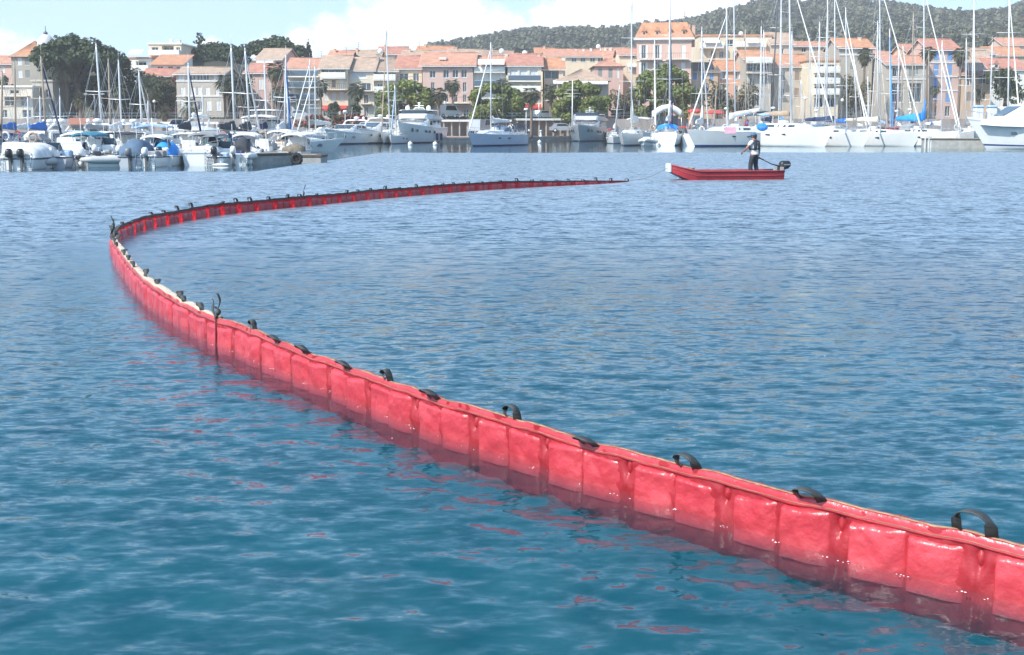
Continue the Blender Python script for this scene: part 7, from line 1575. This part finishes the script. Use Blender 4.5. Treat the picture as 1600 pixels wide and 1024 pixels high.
building('white house with striped red tiles, curtained balcony and red ground floor awning', 793, 846, 187, 101.5, 85, 10, 'pale', 'red', 'gable', [(803, 109, 126, 12, 'curtain'), (818, 109, 126, 12, 'curtain'), (834, 109, 126, 12, 'curtain'), (804, 132, 139, 16, 'dark'), (820, 132, 139, 8, 'dark'), (836, 132, 139, 16, 'sky'), (836, 166, 180, 10, 'dark'), (818, 166, 180, 10, 'dark')], balc=[(794, 845, 127, 'glass'), (795, 845, 143, 'solid')], awn=[(812, 846, 163, 168, 1.2, 'red')], chim=[(791, 84, 104, 5, 'white'), (843, 83, 94, 4, 'pale')], bands=(105,))
building('orange roofed house with recess for roof shadow left of the hip roofed restaurant', 850, 880, 189, 107, 91, 8, 'lilac', 'orange', 'gable', [(862, 109, 124, 22, 'loggia'), (862, 131, 144, 8, 'dark')], chim=[(882, 90, 106, 5, 'white')])  # the upper recess is added in place of a shadow cast on the roof
building('low hip roofed restaurant with white awnings', 872, 951, 182, 125, 108, 10, 'lilac', 'tan', 'hip', [(880, 130, 142, 10, 'dark'), (912, 131, 142, 14, 'dark'), (935, 131, 142, 14, 'dark')], awn=[(864, 888, 126, 129, 1.3, 'white'), (903, 949, 126, 129.5, 1.3, 'white')], name='restaurant', cat='restaurant')
building('rose house with low hipped salmon roof and grey shutters', 929, 974, 196, 102, 91, 10, 'rose', 'salmon', 'hip', [(938, 107, 122, 6, 'closed_grey'), (954, 107, 122, 6, 'closed_grey'), (966, 107, 122, 4, 'closed_white')])
building('long salmon roofed block with row of white chimneys on the centre skyline', 852, 946, 216, 88, 78, 12, 'cream', 'salmon', 'gable', gridw([897, 911, 926, 938], [(90.5, 97)], 8, 'sky'), chim=[(902, 76, 86, 3, 'white'), (914, 75, 86, 3.4, 'white'), (926, 74, 84, 3, 'white'), (942, 73, 82, 3, 'white')], group=GB, name='apartment_block', cat='apartment block')
building('rose gabled house right of the white chimney row', 946, 974, 214, 92, 76, 11, 'rose', 'salmon', 'gable', [(961, 96, 104, 5, 'dark')], chim=[(949, 73, 84, 3, 'white'), (957, 73, 84, 3, 'white')], group=GB)
building('white house with pale pink roof left of the tall pink mansion', 968, 996, 206, 85, 76, 9, 'cream', 'salmon', 'gable', [(989, 86.5, 92, 5, 'sky'), (978, 86.5, 92, 8, 'curtain'), (985, 100, 112, 9, 'closed_white')], group=GB, awn=[(980, 996, 100, 103, .8, 'white')])
for i, (x0, x1, Y, e, rg_, w, rf_, lab) in enumerate([(512, 546, 207, 92, 80, 'pink', 'salmon', 'pink house with salmon roof behind the cream loggia house'), (546, 592, 212, 90, 79, 'cream', 'tan', 'tan roofed house on the slope behind the glazed top floor'), (590, 632, 222, 84, 74, 'cream', 'red', 'red roofed house with small dormers behind the narrow house'), (628, 668, 216, 88, 80, 'pink', 'tan', 'tan roofed house on the slope behind the red tiled house'), (652, 706, 228, 79, 73, 'tan', 'orange', 'orange roofed house highest on the slope left of the salmon roof'), (700, 752, 222, 84, 78, 'pale', 'tan', 'tan roofed house peeping over the large smooth salmon roof'), (756, 800, 220, 86, 80, 'pale', 'brown', 'brown roofed house behind the white awning terrace'), (838, 866, 224, 84, 76, 'cream', 'orange', 'orange roofed house left end of the white chimney row')]):
    building(lab, x0, x1, Y, e, rg_, 10, w, rf_, 'gable', gridw([x0 + (x1 - x0) * f for f in (.3, .7)], [(e + 2, e + 8)], 4, 'dark'), group=GB, chim=[(x0 + 6 + i, rg_ - 5, rg_ + 4, 3, 'tan')])
# tall mansion and right
building('tall pink mansion with orange mansard roof and dormers', 995, 1079, 192, 61, 39, 11, 'pink', 'orange', 'mansard', gridw([1006, 1027, 1046, 1067], [(71, 92), (98, 120), (126, 146)], 6.5, ('open_white', 'open_white', 'closed_white', 'closed_white')), balc=[(1000, 1034, 93, 'iron'), (1040, 1075, 93, 'iron')], bands=(64, 95, 123), dorm=[(1006, 49, 57, 5), (1026, 48.5, 57, 5), (1046, 48, 57, 5), (1067, 47.5, 57, 5)], chim=[(998, 47, 58, 5, 'orange'), (1075, 36, 48, 4, 'pink'), (1082, 38, 60, 5, 'pink')], rz=R(-8), name='mansion', cat='mansion')
building('white flat roofed apartment house with wide white terrace awnings', 1092, 1206, 206, 57, None, 12, 'cream', 'orange', 'flat', [(1112, 60, 73, 26, 'loggia'), (1140, 62, 73, 12, 'dark'), (1174, 60, 72, 22, 'loggia'), (1115, 80, 92, 7, 'closed_brown'), (1128, 80, 91, 7, 'dark'), (1150, 80, 92, 8, 'curtain'), (1170, 80, 92, 8, 'curtain'), (1190, 80, 92, 8, 'dark')], balc=[(1094, 1130, 75, 'solid'), (1150, 1196, 73, 'solid'), (1108, 1134, 93, 'iron')], awn=[(1098, 1123, 60, 66, 1.5, 'white'), (1164, 1184, 60, 66, 1.5, 'white')], name='apartment_house', cat='apartment house', group=GB)
building('beige house with blue shutters under dark roof right of the mansion', 1080, 1122, 193, 111, 99, 9, 'tan', 'dark', 'gable', [(1086, 114, 125, 6, 'closed_blue'), (1100, 114, 125, 6, 'closed_blue'), (1112, 114, 125, 6, 'closed_blue'), (1086, 134, 148, 6, 'closed_blue'), (1104, 134, 148, 6, 'closed_blue')])
building('orange gabled house with white shutters behind the close masts', 1122, 1164, 194, 109, 95, 9, 'salmon', 'orange', 'gable', [(1131, 112, 124, 5, 'open_white'), (1152, 112, 124, 5, 'open_white'), (1131, 134, 148, 5, 'open_white'), (1152, 134, 148, 5, 'open_white')])
building('grey house with striped red roof and white balcony behind the close masts', 1164, 1206, 190, 91.5, 80, 9, 'grey', 'orange', 'gable', [(1184, 99, 112, 36, 'loggia'), (1176, 122, 136, 7, 'dark'), (1194, 122, 136, 7, 'closed_grey'), (1184, 150, 166, 16, 'dark')], balc=[(1165, 1205, 98, 'solid'), (1165, 1205, 114, 'iron')])
building('grey gabled house end behind the tallest right masts', 1206, 1240, 204, 68, 52, 10, 'lilac', 'tan', 'gable', [(1222, 76, 90, 6, 'dark')], group=GB)
building('grey house with wide orange roof left of the orange balcony building', 1210, 1264, 192, 103, 86, 10, 'grey', 'orange', 'gable', gridw([1224, 1246], [(112, 126), (138, 152)], 7, ('dark', 'closed_brown')))
building('tan house with thin red eaves on the slope behind wide orange roof', 1240, 1304, 214, 72, 66, 10, 'tan', 'salmon', 'gable', gridw([1256, 1270, 1290], [(75, 82)], 7, ('dark', 'closed_white')), group=GB, chim=[(1282, 64, 70, 4, 'salmon')])
building('cream apartment building with stacked white balconies and orange roof edge', 1262, 1312, 188, 96, None, 10, 'cream', 'orange', 'flat', gridw([1281, 1300], [(101, 112), (118, 129), (135, 146), (153, 168)], 14, ('dark', 'sky')), balc=[(1272, 1311, 113, 'solid'), (1272, 1311, 130, 'solid'), (1272, 1311, 147, 'solid')], name='apartment_building', cat='apartment building')
building('grey beige house with ridged tile roof and white chimney behind right palm', 1312, 1364, 194, 74, 61, 9, 'stone', 'orange', 'gable', [(1334, 97, 109, 8, 'closed_grey'), (1350, 98, 108, 6, 'dark'), (1330, 124, 138, 8, 'dark')], chim=[(1353, 57, 68, 4, 'cream')], bands=(86,))
building('low house with salmon roof right of the grey beige house', 1362, 1390, 198, 92, 80, 8, 'tan', 'salmon', 'gable', [(1376, 97, 107, 6, 'dark')])
building('grey garage building with large dark openings left of the blue shuttered house', 1386, 1450, 188, 100, 88, 10, 'grey', 'salmon', 'gable', [(1402, 106, 120, 14, 'dark'), (1428, 106, 120, 14, 'closed_grey'), (1404, 130, 160, 20, 'dark'), (1432, 130, 160, 20, 'dark')], bands=(124,), name='garage_building', cat='building')
building('tall rose house with four rows of blue shutters and red tiles', 1453, 1500, 190, 77, 62, 10, 'rose', 'red', 'gable', gridw([1464, 1485], [(79.5, 95), (101, 118), (122.5, 140), (146, 160)], 8, 'closed_blue') + gridw([1464, 1485], [(166, 182)], 8, 'dark'), bands=(98, 120, 142))
building( 'tan house with black awning and sloping tiles right of the blue shutters', 1500, 1550, 190, 116, 103, 9, 'tan', 'red', 'gable', [(1537, 119, 131, 7, 'open_grey'), (1512, 122, 134, 8, 'dark'), (1516, 144, 158, 8, 'closed_brown'), (1538, 144, 158, 8, 'dark')], awn=[(1500, 1534, 98, 112, 2.2, 'charcoal')])
building('brown roofed house behind the black awning', 1498, 1552, 204, 96, 80, 9, 'lilac', 'tan', 'gable', gridw([1510, 1540], [(99, 108)], 6, 'dark'), group=GB, chim=[(1541, 88, 100, 4, 'cream')])
building('white dormered house with red roof near the right edge', 1548, 1606, 200, 108, 92, 10, 'white', 'red', 'gable', gridw([1560, 1578], [(111, 122)], 6, 'dark'), group=GB, dorm=[(1557, 100, 107, 7)])
for x0, x1, Y, e, rg_, w, rf_, lab in [(1548, 1604, 232, 86, 74, 'tan', 'orange', 'orange roofed hillside house at the right edge'), (1568, 1620, 258, 70, 60, 'pink', 'salmon', 'highest salmon roofed house on the slope at the right edge'), (1508, 1556, 226, 84, 76, 'pink', 'tan', 'pink hillside house above the black awning'), (1386, 1424, 222, 90, 82, 'cream', 'orange', 'small orange roof house behind the grey garage building'), (1418, 1452, 216, 80, 70, 'tan', 'red', 'red roofed house left above the blue shuttered house')]:
    building(lab, x0, x1, Y, e, rg_, 9, w, rf_, 'gable', gridw([x0 + (x1 - x0) * f for f in (.3, .7)], [(e + 2, e + 8)], 5, 'dark'), group=GB)
for px, py, w_, lab in [(1545, 30, 15, 'white villa among trees on the far right ridge'), (1592, 22, 18, 'white villa with long roof highest at the right edge'), (1560, 33, 10, 'small pale villa just below the right ridge'), (820, 66, 5, 'tiny white house among trees on the far centre hill')]:
    Y = 620; building(lab, px - w_ / 2, px + w_ / 2, Y, py, py - 2.5, 9, 'white', 'tan', 'gable', [(px, py + 1, py + 4, w_ * .4, 'dark')], base=P(px, py + 8, Y).z, group='villas on the far hill', name='villa', cat='villa')
# ------------------------------------------------------------------ the quay: canopies, kiosks, cars, lamps
def flat_canopy(label, x0, x1, Y, py, dp=3.0, npost=9, Y1=None, py1=None):
    a = P(x0, py, Y); c = P(x1, py1 or py, Y1 or Y); d = Vector((c.x - a.x, c.y - a.y, 0)); L = d.length; t = thing('flat_canopy', label, 'canopy', (a.x, Y, .55), math.atan2(d.y, d.x), 'flat white canopies on the quay'); h = a.z - .55
    n = max(2, int(L / 2.6)); me = MB().use(M_WHITE2, False); w = L / n; me.rbox(.03, -.02, -.14, w - .03, .06, .16, .015); fm = me.mesh('fascia_panel')
    for i in range(n): put('fascia_panel', fm, t, (i * w, 0, h + rnd.uniform(-.012, .012)))
    b = MB().use(ST['stone'], False); b.box(0, .07, h + .0, L, dp, h + .12); b.build('roof_slab', t)
    for i in range(npost): p = MB().use(ST['stone'], False); x = L * (i + .3) / npost; p.rbox(x - .1, .35, -.1, x + .1, .55, h, .02); p.build('post', t)
flat_canopy('long white edged canopy behind the shaded white sailboat on the quay', 690, 800, 172.5, 189, 3.4, 9, 173.5, 187.5); flat_canopy('white edged canopy left of the silver yacht on the quay', 806, 896, 173.6, 187, 2.4, 8, 175.3, 186)
flat_canopy('white flat canopy left of the grey house above the moored boats', 176, 246, 152, 193.5, 4, 6); flat_canopy('white flat canopy in front of the grey house above the moored boats', 250, 342, 154, 192.5, 4, 8)
t = thing('kiosk', 'low kiosk with red sloping roof below the great pine', 'kiosk', P(108, 196, 150) * 1.0); t.location.z = .55; b = MB().use(ST['stone'], False); b.rbox(0, 0, 0, 3.4, 3, 1.75, .03); b.build('wall', t); b = MB().use(TL['red'], False); b.prism([(-.3, 1.7), (3.7, 1.7), (3.2, 2.55), (.2, 2.55)], -.3, 3.3); b.build('roof', t); b = MB().use(M_PANE, False); b.box(.4, -.02, .7, 3.0, .05, 1.5); b.build('shop_window', t)
t = thing('kiosk', 'orange kiosk with red rounded roof right of the biggest round tree', 'kiosk', P(1079, 196, 160)); t.location.z = .55; z1 = P(1079, 176, 160).z - .55; b = MB().use(ST['orange'], False); b.rbox(0, 0, 0, 1.5, 2, z1, .04); b.build('wall', t); b = MB().use(M_PANEB, False); b.box(.25, -.03, 1.0, 1.25, .05, z1 - .4); b.build('window', t); b = MB().use(CANV['red'], True); b.lathe([(1.15, z1), (1.1, z1 + .2), (.7, z1 + .45), (.02, z1 + .55)], 12, (.75, 1, 0)); b.build('roof', t)
for px, lab in ((1113, 'left red parasol on the quay behind the covered tender'), (1123, 'right red parasol on the quay behind the covered tender')):
    p = P(px, 172, 162); t = thing('parasol', lab, 'parasol', (p.x, 162, .55), 0, 'red parasols on the quay'); h = p.z - .55; b = MB().use(CANV['red'], False); b.lathe([(1.05, h - .55), (1.07, h - .45), (.5, h - .12), (.03, h)], 8); b.build('canopy', t); b = MB().use(M_STEEL, True); b.tube([(0, 0, 0), (0, 0, h)], .03, 6); b.build('pole', t)
def marquee():
    a, c = P(1024, 176, 158), P(1066, 176, 158); t = thing('arched_marquee', 'white arched canopy roof before the biggest round tree', 'marquee', (a.x, 158, .55)); w = c.x - a.x; h = a.z - .55; b = MB().use(CANV['white'], True); n = 12
    arc = lambda f, r: (w * f, h - .1 + r + .85 * math.sin(math.pi * f))
    b.loft([[(arc(f, 0)[0], y, arc(f, dz)[1]) for y, dz in ((0, -.45), (0, .35), (4, .35), (4, -.45))] for f in [i / n for i in range(n + 1)]], True, True, True, True); b.build('roof', t)
    for x in (.05, w * .5, w - .05):
        for y in (.2, 3.8): p = MB().use(M_STEEL, True); p.tube([(x, y, 0), (x, y, h - .2 + .8 * math.sin(math.pi * x / w))], .06, 6); p.build('post', t)
    b = MB().use(M_PANEB, False); b.box(.2, 2.5, 0.6, w - .2, 2.56, h - .4); b.build('glass_screen', t)
marquee()
def car(label, px, py, Y, hd, paint, kind='car'):
    p = P(px, py, Y); t = thing('parked_van' if kind == 'van' else 'parked_car', label, 'van' if kind == 'van' else 'car', (p.x, Y, p.z), R(hd), 'vehicles parked by the waterfront'); van = kind == 'van'; L, H, Wd = (5.0, 2.0, 1.9) if van else (4.1, 1.42, 1.7)
    prof = [(-L / 2, .35), (-L / 2 + .05, .75), (-L / 2 + .15, H * .95), (-L / 2 + .5, H), (L * .22, H), (L * .36, 1.15), (L / 2 - .05, 1.0), (L / 2, .7), (L / 2, .35)] if van else [(-L / 2, .35), (-L / 2, .8), (-L / 2 + .35, .92), (-L / 2 + .75, H * .98), (-.2, H), (.35, H * .96), (1.05, .92), (L / 2 - .1, .78), (L / 2, .5), (L / 2 - .05, .3)]
    b = MB().use(paint, False); b.prism(prof, -Wd / 2, Wd / 2); b.build('body', t); 
    for sg in (1, -1):
        g = MB().use(M_PANE, False); y = sg * (Wd / 2 + .008); xs = (-L * .2, L * .3) if van else (-1.15, .75); q = [(xs[0], y, .98 if not van else 1.15), (xs[1], y, .98 if not van else 1.15), (xs[1] - .45, y, H - .12), (xs[0] + .2, y, H - .12)]; slab(g, q if sg < 0 else q[::-1], .012); g.build('side_window', t)
    for x in (-L * .31, L * .31):
        for sg in (1, -1): w = MB().use(M_TYRE, True); w.lathe([(.1, -.1), (.30, -.1), (.32, 0), (.30, .1), (.1, .1)], 14, (x, sg * (Wd / 2 - .08), .32), 'y'); w.use(M_ALU, True); w.lathe([(.02, -.105), (.17, -.105), (.17, .105), (.02, .105)], 10, (x, sg * (Wd / 2 - .08), .32), 'y'); w.build('wheel', t)
PW = mat('car_white', (.75, .75, .74), .25, coat=.5); PD = mat('car_navy', (.02, .03, .06), .25, coat=.5); PG = mat('car_silver', (.45, .46, .47), .3, metal=.4, coat=.4); PR = mat('car_red', (.35, .03, .03), .3, coat=.4)
car('white van on the waterfront road before the salmon building', 697, 184.5, 178.5, 48, PW, 'van'); car('white car on the waterfront road above the canopy gap', 848, 187, 178.5, 42, PW); car('navy car parked under the long canopy', 812, 207.5, 171, 10, PD); car('light van on the quay behind the shaded white sailboat forestay', 755, 208.5, 166, 60, PG, 'van'); car('silver car parked below the canopy near the silver yacht', 880, 207.5, 173, 5, PG); car('silver car on the waterfront road near the red awnings', 470, 187, 178.5, 0, PG)
t = thing('crate_stack', 'pale orange fish boxes stacked on the quay behind the shaded white bow', 'crates', W(734, 210, .55)); 
for i in range(3): b = MB().use(mat('peach_plastic', (.70, .38, .22), .6), False); b.rbox(-.6, -.4, .5 * i, .6, .4, .5 * i + .44, .03); b.build('crate', t)
t = thing('crate_stack', 'white and grey boxes beside the pale orange fish boxes', 'crates', W(743, 210, .55))
for i in range(2): b = MB().use(M_WHITE2, False); b.rbox(-.5, -.4, .6 * i, .5, .4, .6 * i + .54, .03); b.build('crate', t)
for px, py, hh, lab in [(831, 212, 1.0, 'white bollard at the foot of the quay palm'), (868, 208, 1.1, 'white bollard between the quay palm and silver yacht'), (845, 214, .9, 'grey cabinet post on the quay edge near the palm')]:
    p = W(px, py, .55); b = MB().use(M_WHITE2, True); b.lathe([(.20, 0), (.20, .1), (.15, .14), (.14, hh - .15), (.17, hh - .12), (.16, hh), (.02, hh + .06)], 12); o = b.build('bollard'); o.location = p; tag(o, lab, 'bollard', 'bollards on the quay')
def lamp(label, px, py_top, Y, kind='globe', zb=3.1):
    p = P(px, py_top, Y); t = thing('street_lamp', label, 'street lamp', (p.x, Y, zb), 0, 'street lamps along the waterfront'); h = p.z - zb; b = MB().use(M_ALU if kind == 'arm' else M_ALUD, True); b.tube([(0, 0, -.1), (0, 0, h)], [.07, .05], 7)
    if kind == 'arm': b.tube([(-1.2, 0, h + .05), (0, 0, h), (1.2, 0, h + .05)], .04, 5)
    b.build('pole', t); g = MB().use(M_WHITE, True)
    if kind == 'globe': g.ball((0, 0, h + .22), .25, 10, 8)
    else: [g.rbox(x - .3, -.12, h + .02, x + .3, .12, h + .12, .03) for x in (-1.3, 1.3)]
    g.build('lamp_head', t)
for a in [('globe lamp left of the grey house', 241, 161, 178, 'globe'), ('twin armed lamp in front of the great pine', 147, 148, 178, 'arm'), ('twin armed lamp left of the small pink house', 388, 168, 176.8, 'arm'), ('globe lamp before the pale apartment block', 452, 156, 177, 'globe'), ('globe lamp before the salmon building', 695, 163, 177.5, 'globe'), ('twin armed lamp before the striped red roof house', 842, 158, 177.5, 'arm'), ('globe lamp left of the biggest round tree', 999, 138, 176.9, 'arm'), ('globe lamp among the right masts', 1258, 156, 170, 'globe'), ('globe lamp near the bright blue forestay', 1316, 159, 170, 'globe')]: lamp(*a, zb=.55 if a[3] < 174 else 3.1)
fl = thing('flagpole', 'white flagpole with small crosstrees and blue white banner left of the silver yacht', 'flagpole', W(894, 213, .55)); p = P(894, 126, fl.location.y); h = p.z - .55; b = MB().use(M_ALUW, True); b.tube([(0, 0, 0), (0, 0, h)], [.11, .06], 8); b.build('pole', fl); b = MB().use(M_ALUW, True); [b.tube([(-wd, 0, z), (wd, 0, z)], .025, 5) for wd, z in ((.9, h - 1.4), (1.2, h - 1.9), (.8, h - 2.3))]; b.build('crosstree', fl)
b = MB().use(CANV['pale_blue'], True); b.grid(lambda u, v: (.15 + u * .42, .03 * math.sin(v * 6 + u * 3), h - 6.9 + v * 1.9), 3, 8); b.use(CANV['white'], True); b.grid(lambda u, v: (.15 + u * .42, .02 + .03 * math.sin(v * 6 + u * 3), h - 7.3 + v * .4), 3, 3); b.build('banner', fl)
# television aerials and dishes on the roofs
for i, (px, t_, b_, Y, lab) in enumerate([(541, 74, 92, 196, 'thin aerial on the cream loggia house roof'), (560, 66, 82, 214, 'thin aerial on the skyline left of the tallest centre mast'), (502, 80, 92, 196, 'stubby aerial beside the skyline cypress'), (655, 64, 76, 230, 'thin aerial above the orange skyline roof'), (1070, 18, 40, 198, 'tall thin aerial on the tall pink mansion')]):
    p0, p1 = P(px, b_, Y), P(px, t_, Y); b = MB().use(M_ALUD, False); b.tube([p0 - Vector((0, 0, 2)), p1], .03, 4); [b.tube([p1 + Vector((-w, 0, -dz)), p1 + Vector((w, 0, -dz))], .02, 3) for w, dz in ((.5, .1), (.7, .45), (.4, .8))]; o = b.build('roof_aerial'); tag(o, lab, 'aerial', 'aerials on the roofs')
for px, py, Y, lab in [(594, 80, 196, 'white dish on the roof of the narrow house'), (661, 91, 192, 'white dish on the chimney of the red tiled house'), (784, 80, 196, 'white dish above the terrace awning house'), (820, 83, 196, 'white dish on the striped red roof'), (1158, 53, 212, 'white dish on the flat roofed apartment house'), (935, 73, 222, 'white dish among the white chimneys')]:
    b = MB().use(M_WHITE2, True); b.lathe([(.02, 0), (.25, .03), (.42, .12), (.45, .14), (.25, .06), (.02, .04)], 12, (0, 0, 0), 'y'); b.tube([(0, .1, 0), (0, .25, -.9)], .03, 5); o = b.build('satellite_dish'); o.location = P(px, py, Y); tag(o, lab, 'satellite dish', 'dishes on the roofs')
# ------------------------------------------------------------------ air
def haze():
    m = bpy.data.materials.new('air'); m.use_nodes = True; nt = m.node_tree; nt.nodes.clear(); o = nt.nodes.new('ShaderNodeOutputMaterial'); v = nt.nodes.new('ShaderNodeVolumePrincipled')
    v.inputs['Color'].default_value = (.95, .96, .98, 1); v.inputs['Density'].default_value = HAZE_D; v.inputs['Anisotropy'].default_value = .0; nt.links.new(v.outputs[0], o.inputs['Volume'])
    b = MB().use(m, False); b.box(-1500, -60, -4.2, 1500, 1440, 130); tag(b.build('haze'), kind='stuff')
HAZE_D = 0.00048
if HAZE_D: haze()
